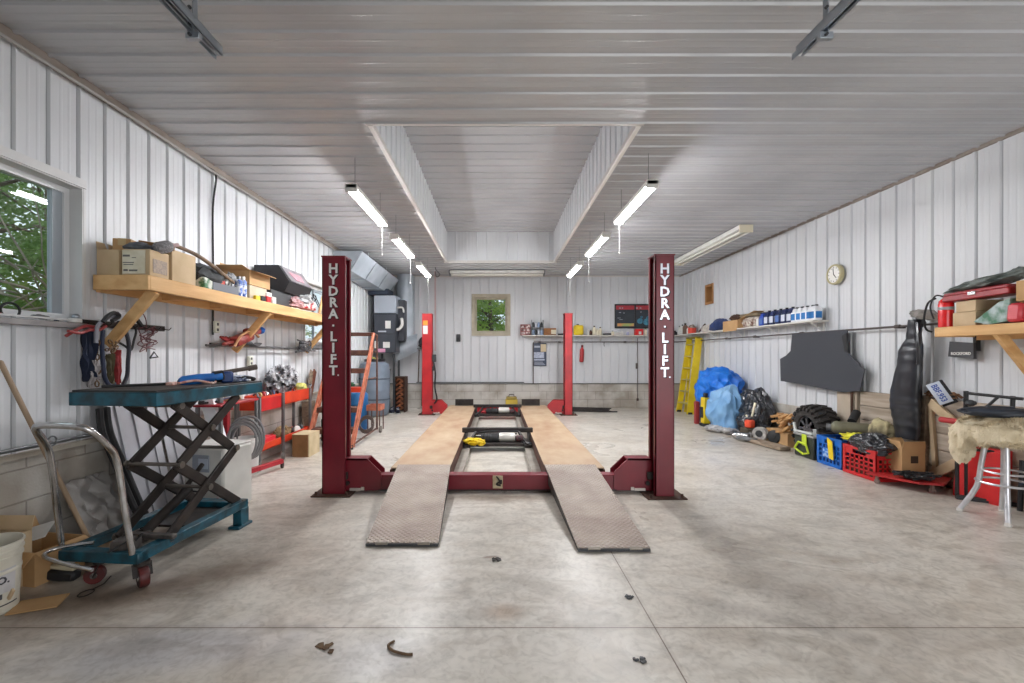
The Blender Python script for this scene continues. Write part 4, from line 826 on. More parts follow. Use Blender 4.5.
# ---------------------------------------------------------------- broom, bucket, boxes by the near left wall
t = T('broom', 'wooden broom handle leaning from floor to wall beside the lift table', 'broom', (-2.50, 2.86, 0)); m = MB(); m.tube([(-2.55,2.86,.10),(-2.84,2.60,1.255)], [.0135,.0135], 10); m.blob((-2.84,2.60,1.255),(.014,.014,.014),0,sub=2); t.p('handle', m, M('ash_wood', (170,146,120), (142,120,96), rough=.5, scale=6, stretch=(6,6,.5)))
m = MB(); m.box((-2.54,2.87,.09), (.26,.05,.04), (0,0,.5), .01); t.p('broom_head', m, M('ash_wood')); m = MB(); m.box((-2.54,2.87,.035), (.27,.055,.068), (0,0,.5), .006); t.p('bristles', m, black)
t = T('hand_brush', 'small brush with black bristles under the lift table corner', 'brush', (-2.50, 2.68, 0)); m = MB(); m.box((-2.50,2.63,.075), (.13,.05,.03), (0,.15,.1), .008); t.p('brush_back', m, M('brush_cream', (196,186,160), rough=.6)); m = MB(); m.box((-2.505,2.63,.03), (.15,.07,.062), (0,.12,.1), .014); t.p('bristles', m, black)
bx_, by_ = -2.545, 2.30
t = T('plaster_bucket', 'white plastic bucket with a printed label at the near wall corner', 'bucket', (bx_, by_, 0))
pr = [(.0,.0),(.128,.0),(.131,.01),(.138,.20),(.1385,.215),(.142,.218),(.142,.232),(.139,.236),(.142,.29),(.148,.292),(.148,.303),(.144,.307),(.145,.325),(.151,.328),(.151,.338),(.147,.341),(.148,.362),(.154,.365),(.153,.376),(.146,.377),(.143,.33),(.126,.012),(0,.010)]
m = MB(); m.lathe(pr, (bx_,by_,0), n=40); t.p('pail', m, M('pail_white', (222,218,204), (204,198,182), rough=.4, scale=4))
m = MB(); m.lathe([(0,.30),(.141,.301),(.141,.298),(0,.296)], (bx_,by_,.0), n=30); t.p('dry_residue', m, M('residue', (120,110,90), (90,82,66), rough=1, scale=14, bump=.5))
def cyl_patch(c, r, a0, a1, z0, z1, n=10, th=.0012):
    vs, fs = [], []
    for k in range(n+1):
        a = R(a0+(a1-a0)*k/n)
        for z, rr_ in ((z0, r(z0)), (z1, r(z1))): vs.append((c[0]+(rr_+th)*math.cos(a), c[1]+(rr_+th)*math.sin(a), z))
    for k in range(n): fs.append((2*k, 2*k+2, 2*k+3, 2*k+1))
    m = MB(); return m.add(vs, fs)
br_ = lambda z: .131+(z-.01)*.0375
lb = t.p('label', cyl_patch((bx_,by_), br_, -110, 12, .115, .245), M('label_grey', (206,204,204), (186,184,186), rough=.5, scale=10))
t.p('label_red_patch', cyl_patch((bx_,by_), lambda z: br_(z)+.001, -85, -46, .16, .225), M('label_red', (204,96,92), rough=.5), lb); t.p('label_dark_band', cyl_patch((bx_,by_), lambda z: br_(z)+.001, -100, -14, .085, .114), M('label_dark', (60,58,64), rough=.5), lb); t.p('bottom_stripe', cyl_patch((bx_,by_), br_, -150, 20, .045, .052, 14), M('label_dark'), lb)
g = text('NO.', .055, Matrix.Identity(4), .0008)
for i, v in enumerate(g.v):
    a = R(-22)+v.x/.14; g.v[i] = Vector((bx_+(.1405+v.z)*math.cos(a), by_+(.1405+v.z)*math.sin(a), .185+v.y))
t.p('label_lettering', g, M('label_dark'), lb, flatshade=True); t.o.location.x -= .05; t.o.scale = (.95,.95,.92)
m = MB(); m.box((bx_+.15, by_-.06, .12), (.02,.012,.07), (0,.7,-.4), .003); solo('wood_scrap', 'small pale wood scrap stuck against the white bucket', 'wood scrap', m, card_pale)
m = MB(); m.box((-2.38, 2.36, .006), (.20,.14,.006), (0,0,.4)); solo('cardboard_scrap', 'flat torn piece of cardboard on the floor beside the bucket', 'cardboard piece', m, card)
open_box('cardboard_box', 'torn open cardboard box on the floor behind the white bucket', -2.88, -2.56, 2.56, 2.83, 0, .19, card, ((1,0,-25),(-1,0,70),(0,-1,-50)), flap=.42, rz=-.15)
open_box('cardboard_box', 'cardboard box with a raised flap against the near wall', -2.90, -2.66, 2.36, 2.60, 0.0, .30, card_pale, ((-1,0,80),(0,1,70)), flap=.4)
m = MB(); m.box((-2.74,2.66,.245), (.20,.16,.004), (.3,-.25,.4)); solo('paper_sheet', 'white paper sheet lying in the torn cardboard box', 'paper', m, white)
m = MB(); m.blob((-2.52,2.66,.05), (.03,.04,.05), .4, 3, 5, 3); solo('paper_towel', 'crumpled white paper towel at the torn box', 'paper', m, white)
m = MB(); m.box((-2.83,2.72,.2), (.05,.10,.05), (.2,.1,.3), .01); solo('black_pouch', 'dark pouch inside the torn cardboard box', 'pouch', m, dgrey)
# pipe with a ring hook on the wall ledge
m = MB(); a, b_ = LW(4, 457, XL+.07), LW(105, 434, XL+.07); m.cyl((XL+.065,1.9,.735), (XL+.065,3.9,.735), .013, 10); solo('steel_pipe', 'steel pipe lying on the ledge above the concrete blocks', 'pipe', m, grey)
m = MB(); q = LW(52, 441, XL+.09); m.tube([q+Vector((0,.03*math.cos(a),.03*math.sin(a))) for a in [2*PI*k/16 for k in range(16)]], .005, 6, True); solo('ring_hook', 'small steel ring hanging on the ledge pipe', 'ring', m, grey)
# sheets leaning on the left wall behind the scissor table
shm = M('galv_sheet', (192,192,198), (170,168,174), rough=.38, scale=2.5, metal=.25)
def leaning(name, label, y0, y1, xf, xt, z1, mat, ribs=3, cat='sheet', th=.004, skew=0.0):
    t = T(name, label, cat, (xf, (y0+y1)/2, 0)); 
    m = MB(); m.prism([(xf,y0,0.0),(xf,y1,0.0),(xt,y1+skew,z1),(xt,y0+skew,z1)], (0,0,0), (th,0,th*.3)); t.p('panel', m, mat)
    for k in range(ribs):
        q = (k+.5)/ribs; y = y0+(y1-y0)*q; m = MB(); m.bar((xf+.008,y,0.005),(xt+.008,y+skew,z1), .016, .03, up=(0,1,0)); t.p('rib', m, mat)
    return t
leaning('metal_sheet', 'tall ribbed pale metal sheet leaning on the wall behind the table', 3.30, 3.74, -2.64, -2.86, 1.02, shm)
leaning('metal_sheet', 'second ribbed metal sheet leaning behind the scissor arms', 3.78, 4.20, -2.64, -2.86, .98, shm, 2)
t = T('foam_board', 'white board leaning with its edge towards the scissor arms', 'board', (-2.6, 4.1, 0)); m = MB(); m.prism([(-2.60,4.34,0),(-2.48,4.36,0),(-2.78,4.38,.99),(-2.89,4.36,.99)], (0,0,0), (0,.05,0)); t.p('board', m, M('foam_white', (232,232,236), rough=.7))
m = MB(); m.grid(lambda u, v: Vector((-2.86+.22*(1-v)+.015*math.sin(u*9), 2.98+.34*u, .01+.44*v))+Vector((.05*noise.noise(Vector((u*6,v*6,2))), .05*noise.noise(Vector((u*5,v*7,5))), 0)), 22, 22, .002)
solo('plastic_sheet', 'crumpled clear plastic sheet against the blocks by the broom', 'plastic sheet', m, M('film_grey', (158,154,150), (126,120,116), rough=.45, scale=4, bump=.4))
for k, (y, lab) in enumerate(((3.20, 'black hose leaning on the wall in front of the sheets'), (3.26, 'second black hose leaning behind the first'))):
    m = MB(); m.tube([(-2.80,y,.92),(-2.76,y-.02,.75),(-2.72,y+.05,.5),(-2.62,y+.08,.2),(-2.55,y+.10,.02)], .022, 8, smooth=5); solo('rubber_hose', lab, 'hose', m, black)
m = MB(); m.blob((-2.86, 3.40, .92), (.03,.03,.05), .2, 2, 4, 3); m.bar((-2.86,3.40,.98),(-2.86,3.42,1.22),.03,.02); solo('paint_brush', 'dark brush hanging on the wall above the metal sheet', 'brush', m, brown)
# white compressor-like unit with a coiled hose
t = T('portable_unit', 'white boxy machine with a grey panel behind the scissor arms', 'machine', (-2.37, 3.86, 0)); ux, uy = -2.37, 3.86; U = Matrix.Translation((ux,uy,0)) @ Matrix.Rotation(R(-14),4,'Z')
m = MB(U); m.bx(-.20,.20,-.15,.17,.02,.54,.02); t.p('housing', m, M('unit_white', (224,222,216), (206,204,198), rough=.45, scale=5)); m = MB(U); m.bx(-.10,.07,-.16,-.148,.34,.48,.006); t.p('control_panel', m, M('panel_blue_grey', (150,158,170), rough=.4)); m = MB(U); m.bx(-.195,.19,-.14,.16,.54,.555,.006); t.p('top_cover', m, white)
m = MB(U); [m.bx(-.16,.0,-.156,-.149,.10+.035*k,.115+.035*k) for k in range(4)]; t.p('vent_slots', m, dgrey); m = MB(U); m.bx(-.03,.06,-.164,-.158,.37,.45); t.p('display', m, M('display_pale', (190,200,212), rough=.3)); m = MB(U); m.bx(.14,.16,-.162,-.15,.10,.14); t.p('red_mark', m, red); 
for x in (-.16,.15): m = MB(U); m.cyl((x,-.1,0),(x,-.1,.03),.02,10); m.cyl((x,.14,0),(x,.14,.03),.02,10); t.p('foot', m, black)
m = MB()
for k in range(6):
    rr_ = .15+.012*(k % 3); cx_, cy_ = -2.37, 4.22+.022*k; m.tube([(cx_+rr_*math.cos(a)*.9, cy_+.015*math.sin(a*2+k), rr_*1.2+.13+rr_*1.15*math.sin(a)+.17) for a in [2*PI*q/24 for q in range(24)]], .011, 8, True)
solo('coiled_hose', 'coil of grey ribbed hose standing behind the white machine', 'hose', m, M('hose_mid', (128,126,128), rough=.5))
# ---------------------------------------------------------------- engine stand, cart, bucket
p = FL(250, 458); 
t = T('white_bucket', 'plain white bucket between the scissor table and red cart', 'bucket', (-2.73, 4.96, 0)); bc = (-2.73, 4.96); m = MB(); m.lathe([(0,0),(.105,0),(.108,.01),(.122,.34),(.128,.342),(.128,.36),(.123,.362),(.126,.40),(.121,.40),(.104,.02),(0,.018)], (bc[0],bc[1],0), n=28); t.p('pail', m, white)
m = MB(); m.tube([(bc[0]-.14,bc[1],.28),(bc[0]-.1,bc[1]-.1,.20),(bc[0],bc[1]-.15,.17),(bc[0]+.1,bc[1]-.1,.20),(bc[0]+.14,bc[1],.28)], .004, 6, smooth=4); t.p('bail', m, grey)
t = T('engine_stand', 'dark red engine stand post with low wheeled feet', 'engine stand', (-2.3, 5.0, 0)); dr = M('stand_red', (176,28,42), (140,20,32), rough=.4, scale=6)
a1, a2 = FL(246,468,.08), FL(277,460,.08); m = MB(); m.bar((-2.62,4.60,.085),(-2.46,5.20,.085),.05,.05,bev=.005); m.bar((-2.74,4.60,.085),(-2.50,4.60,.085),.05,.05,bev=.005); t.p('foot_bar', m, dr)
for q in ((-2.46,5.20),(-2.74,4.60),(-2.50,4.58)):
    m = MB(); m.lathe([(.01,-.012),(.035,-.012),(.035,.012),(.01,.012)], (q[0],q[1],.036), (1,.2,0), 14); m.bar((q[0],q[1],.036),(q[0],q[1],.07),.03,.03); t.p('caster', m, darkst)
m = MB(); m.bar((-2.74,4.60,.09),(-2.74,4.60,.79),.05,.05,bev=.005); t.p('post', m, dr)
m = MB(); m.bar((-2.84,4.60,.76),(-2.68,4.60,.76),.04,.04,bev=.004); t.p('mounting_head', m, dr)
# bench with grey legs carrying a red tray, then the orange-red cart
t = T('work_bench', 'narrow steel bench with red top behind the teal table', 'bench', (-2.7, 4.9, 0))
m = MB(); m.bx(-2.88,-2.62,4.30,5.0,.80,.82,.004); t.p('top', m, dr)
for q in ((-2.86,4.34),(-2.86,4.98),(-2.64,4.98),(-2.64,4.34)): m = MB(); m.bx(q[0]-.015,q[0]+.015,q[1]-.015,q[1]+.015,0,.80,.003); t.p('leg', m, grey)
m = MB(); m.bx(-2.87,-2.85,4.34,4.98,.50,.53); t.p('stretcher', m, grey)
y0, y1, x0, x1 = 5.06, 6.46, -2.895, -2.665
cart = T('tool_cart', 'orange-red two tray rolling tool cart under the shelf', 'tool cart', ((x0+x1)/2, (y0+y1)/2, 0))
def tray(z, h, mat, nm):
    m = MB(); m.bx(x0,x1,y0,y1,z,z+.01); m.bx(x0,x0+.008,y0,y1,z,z+h); m.bx(x1-.008,x1,y0,y1,z,z+h,.002); m.bx(x0,x1,y0,y0+.008,z,z+h); m.bx(x0,x1,y1-.008,y1,z,z+h); cart.p(nm, m, mat)
tray(.675, .15, orange, 'top_tray'); tray(.20, .085, orange, 'bottom_tray')
m = MB(); m.bx(x0-.003,x1+.004,y0-.004,5.95,.735,.885,.004); 
cart.p('front_panel', MB().bx(x1,x1+.006,y0,5.60,.655,.80,.002), M('cart_red', (206,34,36), (176,26,30), rough=.4, scale=4))
for q in ((x0+.01,y0+.01),(x1+.012,y0+.01),(x0+.01,y1-.02),(x1+.012,y1-.02),(x1+.018,5.62)):
    m = MB(); m.bx(q[0]-.016,q[0]+.016,q[1]-.016,q[1]+.016,.11,.83,.003); lg = cart.p('leg', m, grey)
    m = MB(); m.lathe([(.01,-.015),(.05,-.015),(.05,.015),(.01,.015)], (q[0],q[1],.051), (1,.3,0), 16); m.bar((q[0],q[1],.05),(q[0],q[1],.12),.03,.025); cart.p('caster', m, M('caster_grey', (120,116,112), (70,68,66), rough=.5, scale=20), lg)
m = MB(); m.tube([(x0+.02,y1,.82),(x0+.02,y1+.08,.87),(x1-.02,y1+.08,.87),(x1-.02,y1,.82)], .011, 8, smooth=4); cart.p('handle', m, grey)
m = MB(); m.blob((-2.78,5.88,.985), (.10,.28,.145), .30, 2.6, 3, 5, ridge=True); solo('crumpled_bag', 'crumpled black and grey plastic bag on top of the tool cart', 'bag', m, M('bag_bw', (46,46,50), (196,196,200), rough=.3, scale=11, contrast=.35, detail=8))
m = MB(); m.blob((-2.74,6.32,.85), (.08,.10,.06), .3, 3, 8, 3); solo('yellow_cloth', 'pale yellow crumpled cloth at the far end of the cart', 'cloth', m, M('pale_yellow', (214,206,96), (180,180,120), rough=.8, scale=12))
rnd = random.Random(3); cols = [black, grey, M('steel_blue', (96,110,140), rough=.4), M('brass_col', (190,160,96), rough=.4), white, dr, blackg, chrome, M('handle_orange', (220,110,40), rough=.5)]
nmz = ['pliers','socket','spanner','air_fitting','small_jar','oil_filler','grease_pot','chrome_ratchet','screwdriver']
where = ['teal table end', 'bench corner', 'bench middle', 'bench edge', 'cart near corner', 'cart front lip', 'cart near edge', 'cart middle', 'crumpled bag']
for k in range(9):
    y = 4.36+k*.12; zz = .822 if y < 4.98 else .90; x = -2.72+rnd.uniform(-.05,.02); m = MB()
    if 4.9 < y: y += .15; zz = .742
    if k % 3 == 0: m.bar((x-.07,y-.02,zz+.012),(x+.03,y+.07,zz+.02),.022,.02,bev=.004); m.box((x-.07,y-.02,zz+.02),(.05,.05,.035),(0,0,.5),.006)
    elif k % 3 == 1: m.lathe([(.018,0),(.028,.004),(.028,.06),(.018,.075),(.015,.10)], (x,y,zz), n=14)
    else: m.tube([(x-.08,y,zz+.01),(x,y+.05,zz+.035),(x+.03,y+.09,zz+.012)], .011, 6, smooth=4); m.box((x-.08,y,zz+.014),(.04,.035,.026),None,.005)
    solo(nmz[k], f'{["dark","grey","bluish","brass-coloured","white","dark red","black","chrome","orange"][k]} {nmz[k].replace("_"," ")} lying by the {where[k]}', 'tool', m, cols[k], 'tools along the bench and tool cart')
for k in range(6):
    y = 5.12+k*.075; m = MB(); m.tube([(-2.70,y,.70),(-2.71,y+.03,.82),(-2.74,y+.05,.86),(-2.79,y+.08,.83)], .012, 6, smooth=3); solo('spanner', f'{["first","second","third","fourth","fifth","sixth"][k]} tool handle poking over the red cart rim, counted from the bench', 'tool', m, cols[(k*2+1) % 9], 'tools along the bench and tool cart')
closed_box('red_tool_box', 'small bright red box on the bottom tray of the cart', -2.80, -2.69, 5.25, 5.52, .212, .33, M('pink_red', (226,50,60), rough=.4), tape=False)
m = MB(); m.blob((-2.77,5.85,.29), (.08,.16,.09), .3, 3, 2, 4); solo('brown_bag', 'brown canvas bag on the bottom tray of the cart', 'bag', m, M('canvas', (140,112,78), (110,88,60), rough=.9, scale=14))
t = T('grinder', 'grey and black grinder on the bottom tray of the cart', 'grinder', (-2.76,6.22,.21)); m = MB(); m.lathe([(.03,-.09),(.045,-.08),(.045,.05),(.06,.06),(.06,.09)], (-2.76,6.22,.27), (.4,1,.1), 16); t.p('motor', m, dgrey); m = MB(); m.lathe([(.02,0),(.06,.002),(.06,.02),(.02,.022)], (-2.71,6.14,.28), (1,-.2,.2), 16); t.p('disc', m, white)
closed_box('timber_block', 'dark timber block standing beyond the cart bottom tray', -2.85, -2.70, 6.62, 6.74, 0, .62, pine_old, cat='timber', tape=False)
t = T('wooden_crate', 'small wooden crate with a pale end on the floor by the cart', 'crate', (-2.5, 5.93, 0)); q = FL(290,458); m = MB(); m.bx(-2.60,-2.40,5.76,5.80,0,.28); m.bx(-2.60,-2.58,5.76,6.1,0,.28); m.bx(-2.42,-2.40,5.80,6.1,0,.28); m.bx(-2.6,-2.4,6.08,6.1,0,.28); m.bx(-2.6,-2.4,5.76,6.1,0,.01); t.p('crate_body', m, card_dark); m = MB(); m.bx(-2.40,-2.385,5.76,6.1,0,.285); t.p('end_board', m, M('pale_board', (214,196,160), (190,170,134), rough=.7, scale=6)); m = MB(); m.bx(-2.605,-2.385,5.76,6.1,.281,.287); t.p('lid', m, M('pale_board'))
m = MB(); m.cyl((-2.6,6.9,.0),(-2.6,6.9,.32),.07,14); solo('gas_canister', 'small dark canister on the floor behind the wooden crate', 'canister', m, dgrey)
# ---------------------------------------------------------------- rolling ladder
lo_ = M('ladder_orange', (206,124,94), (158,86,64), rough=.6, scale=10); lb_ = M('ladder_brown', (104,66,52), (74,48,40), rough=.7, scale=9)
t = T('rolling_ladder', 'orange and rust rolling step ladder standing behind the near column', 'ladder', (-2.3, 7.0, 0)); LX0, LX1 = -2.62, -2.0
f0, f1 = 6.22, 7.35
def fr_(x, u): return Vector((x, f0+(f1-f0)*u, .02+1.62*u))
for x in (LX0, LX1): m = MB(); m.bar(fr_(x,0), fr_(x,1), .055, .035, up=(1,0,0), bev=.004); m.bar(fr_(x,.0)+Vector((.0,.10,0)), fr_(x,.93)+Vector((0,.02,-.12)), .035, .025, up=(1,0,0)); t.p('stringer', m, lo_)
for x in (LX0, LX1): m = MB(); m.cyl((x,7.55,.06),(x,7.55,1.62),.016,8); m.cyl((x,6.25,.05),(x,7.55,.08),.014,8); m.cyl((x,6.9,.92),(x,7.55,.92),.012,8); t.p('rear_post', m, lb_)
for k in range(5):
    u = .14+k*.17; c_ = fr_(0,u); m = MB(); m.bx(LX0+.015,LX1-.015,c_.y-.02,c_.y+.20,c_.z-.012,c_.z+.012,.003); m.bx(LX0+.015,LX1-.015,c_.y-.026,c_.y-.012,c_.z-.06,c_.z+.012,.003); t.p('tread', m, lb_ if k != 2 else orange)
m = MB(); m.bx(LX0,LX1,7.22,7.56,1.33,1.36,.004); m.bx(LX0,LX1,7.20,7.22,1.28,1.37,.004); t.p('platform', m, lb_)
m = MB(); m.cyl((LX0,7.35,1.64),(LX1,7.35,1.64),.016,8); m.cyl((LX0,7.55,1.62),(LX1,7.55,1.62),.016,8); m.cyl((LX0,7.35,1.64),(LX0,7.55,1.62),.014,8); m.cyl((LX1,7.35,1.64),(LX1,7.55,1.62),.014,8); t.p('top_rail', m, lb_)
for x in (LX0,LX1): m = MB(); m.lathe([(.012,-.016),(.055,-.016),(.055,.016),(.012,.016)], (x+.05,7.58,.056), (1,0,0), 18); t.p('wheel', m, M('wheel_grey', (120,112,104), rough=.6)); m = MB(); m.cyl((x,6.23,0),(x,6.23,.06),.024,10); t.p('rubber_foot', m, black)
for k, (x, y, z, r, mat, lab) in enumerate(((-2.30,7.05,.74,.13,green,'green cloth bundle lying on a tread of the rolling ladder'), (-2.45,6.95,.74,.09,M('teal_cloth', (40,120,140), rough=.8),'teal cloth lying beside the green one on the ladder tread'))):
    u = (z-.02)/1.62; m = MB(); m.blob((x,f0+(f1-f0)*.48+.12,fr_(0,.48).z+.05), (r,.09,.045), .35, 3, k+2, 3); solo('cloth_bundle', lab, 'cloth', m, mat)
t = T('blue_drum', 'blue plastic drum behind the rolling ladder treads', 'drum', (-2.45, 7.95, 0)); m = MB(); m.lathe([(0,0),(.17,0),(.18,.02),(.185,.2),(.19,.22),(.185,.24),(.185,.4),(.19,.42),(.18,.6),(.15,.64),(0,.65)], (-2.45,7.95,0), n=24); t.p('body', m, M('drum_blue', (44,120,180), (30,96,156), rough=.4, scale=4)); m = MB(); m.cyl((-2.40,7.88,.64),(-2.40,7.88,.68),.03,12); t.p('bung', m, white)
m = MB()
for k in range(3): m.tube([(-2.1+.11*math.cos(a),7.30+.12*math.sin(a)*.4,.16+.11*math.sin(a)+.02*k) for a in [2*PI*q/18 for q in range(18)]], .013, 6, True)
solo('coiled_hose', 'coiled dark hose hanging low on the rolling ladder side', 'hose', m, M('hose_brown', (90,76,70), rough=.6))
m = MB(); m.bx(-2.30,-2.02,7.15,7.55,.30,.33,.005); m.bx(-2.30,-2.02,7.15,7.17,.33,.40); t.p('lower_tray', m, lo_) if False else None
t2_ = T('orange_bin', 'shallow orange bin tucked beside the ladder rear posts', 'bin', (-2.15,7.85,.0)); m = MB(); m.bx(-2.22,-1.98,7.70,7.98,.35,.36); [m.bx(*q,.36,.44) for q in ((-2.22,-2.21,7.7,7.98),(-1.99,-1.98,7.7,7.98),(-2.21,-1.99,7.7,7.71),(-2.21,-1.99,7.97,7.98))]; t2_.p('tray', m, lo_)
for q in ((-2.2,7.72),(-2.0,7.72),(-2.2,7.96),(-2.0,7.96)): m = MB(); m.bx(q[0]-.008,q[0]+.008,q[1]-.008,q[1]+.008,0,.36); t2_.p('leg', m, lb_)
for k, (xa, ya, lab) in enumerate(((-2.70,6.75,'reddish plank leaning on the wall between the cart and column'), (-2.62,6.85,'paler plank leaning beside the reddish plank'))):
    m = MB(); m.bar((-2.80,ya-.25-.1*k,.01),(-2.875+.01*k,ya+.42-.25*k,1.05),.10,.02,up=(1,0,0),bev=.004); solo('leaning_plank', lab, 'plank', m, [M('red_plank', (150,92,66), (120,70,52), rough=.7, scale=5), pine_old][k])
# ---------------------------------------------------------------- furnace corner
fd = M('furnace_grey', (60,64,72), (48,52,60), rough=.45, scale=3)
fx0, fx1, fy0, fy1 = -2.76, -2.27, 10.15, 10.75
t = T('furnace', 'dark grey furnace cabinet hung in the back corner, silver duct on top', 'furnace', ((fx0+fx1)/2, 10.45, 0))
m = MB(); m.bx(fx0,fx1,fy0,fy1,1.34,2.22,.008); cb_ = t.p('cabinet', m, fd)
m = MB(); m.bx(fx0,fx1,fy0+.01,fy1,2.23,2.62,.006); t.p('coil_case', m, M('coil_silver', (178,186,196), rough=.4, metal=.3))
m = MB(); m.bx(fx0+.01,fx1-.01,fy0-.012,fy0,1.76,2.18,.006); t.p('upper_door', m, fd); m = MB(); m.bx(fx0+.01,fx1-.01,fy0-.012,fy0,1.36,1.74,.006); t.p('lower_door', m, fd)
for (xa,xb,za,zb_,mt,lab) in ((-2.50,-2.38,1.88,2.05,white,'white label'),(-2.55,-2.40,1.45,1.58,white,'white label'),(-2.74,-2.66,1.44,1.60,white,'white label'),(-2.70,-2.50,1.35,1.43,M('pink_label', (226,160,190), rough=.5),'pink label'),(-2.66,-2.48,1.80,1.83,M('pale_badge', (180,186,194), rough=.4),None)):
    m = MB(); m.bx(xa,xb,fy0-.016,fy0-.012,za,zb_); t.p('label', m, mt, cb_, label=lab)
for q in ((fx0+.05,fy0+.05),(fx1-.05,fy0+.05),(fx0+.05,fy1-.05),(fx1-.05,fy1-.05)): m = MB(); m.bx(q[0]-.022,q[0]+.022,q[1]-.022,q[1]+.022,0,1.32); t.p('leg', m, dgrey)
m = MB(); m.tube([(fx1+.0,10.3,2.36),(fx1+.12,10.3,2.36),(fx1+.15,10.3,2.25)], .02, 8, smooth=4); m.tube([(fx1+.10,10.28,2.12),(fx1+.12,10.26,1.98),(fx1+.06,10.25,1.88),(fx1-.02,10.25,1.86)], .035, 10, smooth=5); t.p('flue_pipe', m, white)
m = MB(); m.bx(fx1,fx1+.14,10.4,10.7,1.6,2.55,.01); t.p('side_plenum', m, M('plenum_dark', (60,62,70), rough=.5))
duct = M('duct_foil', (186,194,202), (160,170,180), rough=.42, metal=.15, scale=3, bump=.12, bscale=6)
t = T('supply_duct', 'large silver duct hung along the ceiling in the furnace corner', 'duct', (-2.7, 9.2, 2.7))
sec = lambda y, xo, zt_, zb_: [(XL+.02,y,zt_),(xo,y,zt_),(xo-.22,y,zb_),(XL+.02,y,zb_)]
m = MB(); a, b_ = sec(8.05,-2.40,3.13,2.80), sec(10.6,-2.30,3.03,2.72); m.add(a+b_, [(0,1,2,3),(7,6,5,4),(0,4,5,1),(1,5,6,2),(2,6,7,3),(3,7,4,0)]); t.p('duct_body', m, duct)
for y in (8.07, 8.9, 9.75, 10.55):
    q = (y-8.05)/2.55; xo = -2.40+.1*q; zt_ = 3.13-.1*q; zb_ = 2.80-.08*q; m = MB(); m.tube([(XL+.02,y,zt_+.004),(xo+.006,y,zt_+.004),(xo-.215,y,zb_-.006),(XL+.02,y,zb_-.006)], .013, 4); t.p('flange', m, galv)
m = MB(); m.bx(XL+.02,-2.45,10.2,10.7,2.64,2.78,.01); t.p('drop_collar', m, M('collar', (60,68,82), rough=.4, metal=.4))
for y in (8.6, 10.0): m = MB(); m.bar((-2.44,y,3.1),(-2.44,y,ZC),.025,.004); t.p('hanger_strap', m, galv)
t = T('return_duct', 'silver foil wrapped vertical duct beside the furnace', 'duct', (-2.05, 10.85, 1.4))
m = MB(); m.grid(lambda u, v: Vector((-2.38+.36*u, 10.80-.10*math.sin(u*PI)+.02*noise.noise(Vector((u*4,v*9,1))), 3.20-1.75*v)), 16, 40, .01); m.bx(-2.38,-2.02,10.82,YB-.06,1.45,3.20,.01); t.p('duct_body', m, duct)
m = MB(); m.grid(lambda u, v: Vector((-2.40+.52*u+.02*noise.noise(Vector((u*5,v*5,3))), 10.70-.12*math.sin(v*PI), 1.62-.40*v-.10*(1-u)*v+.16*u)), 24, 16, .012); m.blob((-2.20,10.88,1.50),(.24,.16,.16),.12,2,4,4); t.p('boot', m, duct)
# tank, brown crate, shoes, long tools
t = T('water_tank', 'grey-blue plastic tank with a lid under the furnace', 'tank', (-2.52, 9.65, 0)); m = MB(); m.lathe([(0,0),(.25,0),(.28,.03),(.30,.12),(.31,.5),(.315,.52),(.31,.54),(.31,.95),(.29,1.08),(.20,1.14),(0,1.15)], (-2.60,9.65,0.02), n=32); t.p('tank_body', m, M('tank_grey', (120,132,146), (100,112,126), rough=.45, scale=3)); m = MB(); m.lathe([(0,0),(.22,0),(.22,.05),(.20,.06),(0,.065)], (-2.60,9.65,1.15), n=24); t.p('lid', m, blackg)
m = MB(); m.tube([(-2.70,9.42,1.21),(-2.6,9.40,1.24),(-2.48,9.44,1.20)], .014, 6, smooth=4); t.p('lid_strap', m, M('strap_yel', (170,170,90), rough=.6))
m = MB(); 
for zz in (.35, .78): m.lathe([(.317,0),(.322,.005),(.322,.02),(.317,.025)], (-2.60,9.65,zz), n=32)
t.p('band', m, M('band_dark', (70,80,92), rough=.5))
t = T('wooden_cabinet', 'narrow brown wooden frame unit beside the water tank', 'cabinet', (-2.18, 10.3, 0)); m = MB(); a = FL(394,412); X0, X1, Yc = -2.33, -2.08, 10.2
m.bx(X0,X0+.02,Yc,Yc+.35,0,.80); m.bx(X1-.02,X1,Yc,Yc+.35,0,.80); m.bx(X0,X1,Yc,Yc+.35,.78,.80); m.bx(X0+.02,X1-.02,Yc+.30,Yc+.33,0,.78); t.p('carcass', m, brown)
m = MB(); m.bx(X0+.03,X1-.03,Yc+.05,Yc+.28,.36,.38); t.p('shelf_board', m, brown)
m = MB()
for k in range(7): zz = .10+k*.1; m.tube([(X0+.06,Yc+.02,zz),(X0+.12,Yc,zz+.05),(X1-.05,Yc+.01,zz),(X0+.12,Yc+.03,zz-.03)], .02, 7, smooth=4)
solo('hanging_belts', 'rusty orange belts bundled in front of the brown cabinet', 'belts', m, M('belt_rust', (160,96,60), (110,64,44), rough=.8, scale=12))
m = MB(); m.tube([(-2.40,10.12,.02),(-2.42,10.14,.5),(-2.41,10.2,.98)], .022, 8); m.box((-2.40,10.12,.06),(.07,.06,.12),None,.01); solo('black_post', 'black post standing between the tank and brown cabinet', 'post', m, black)
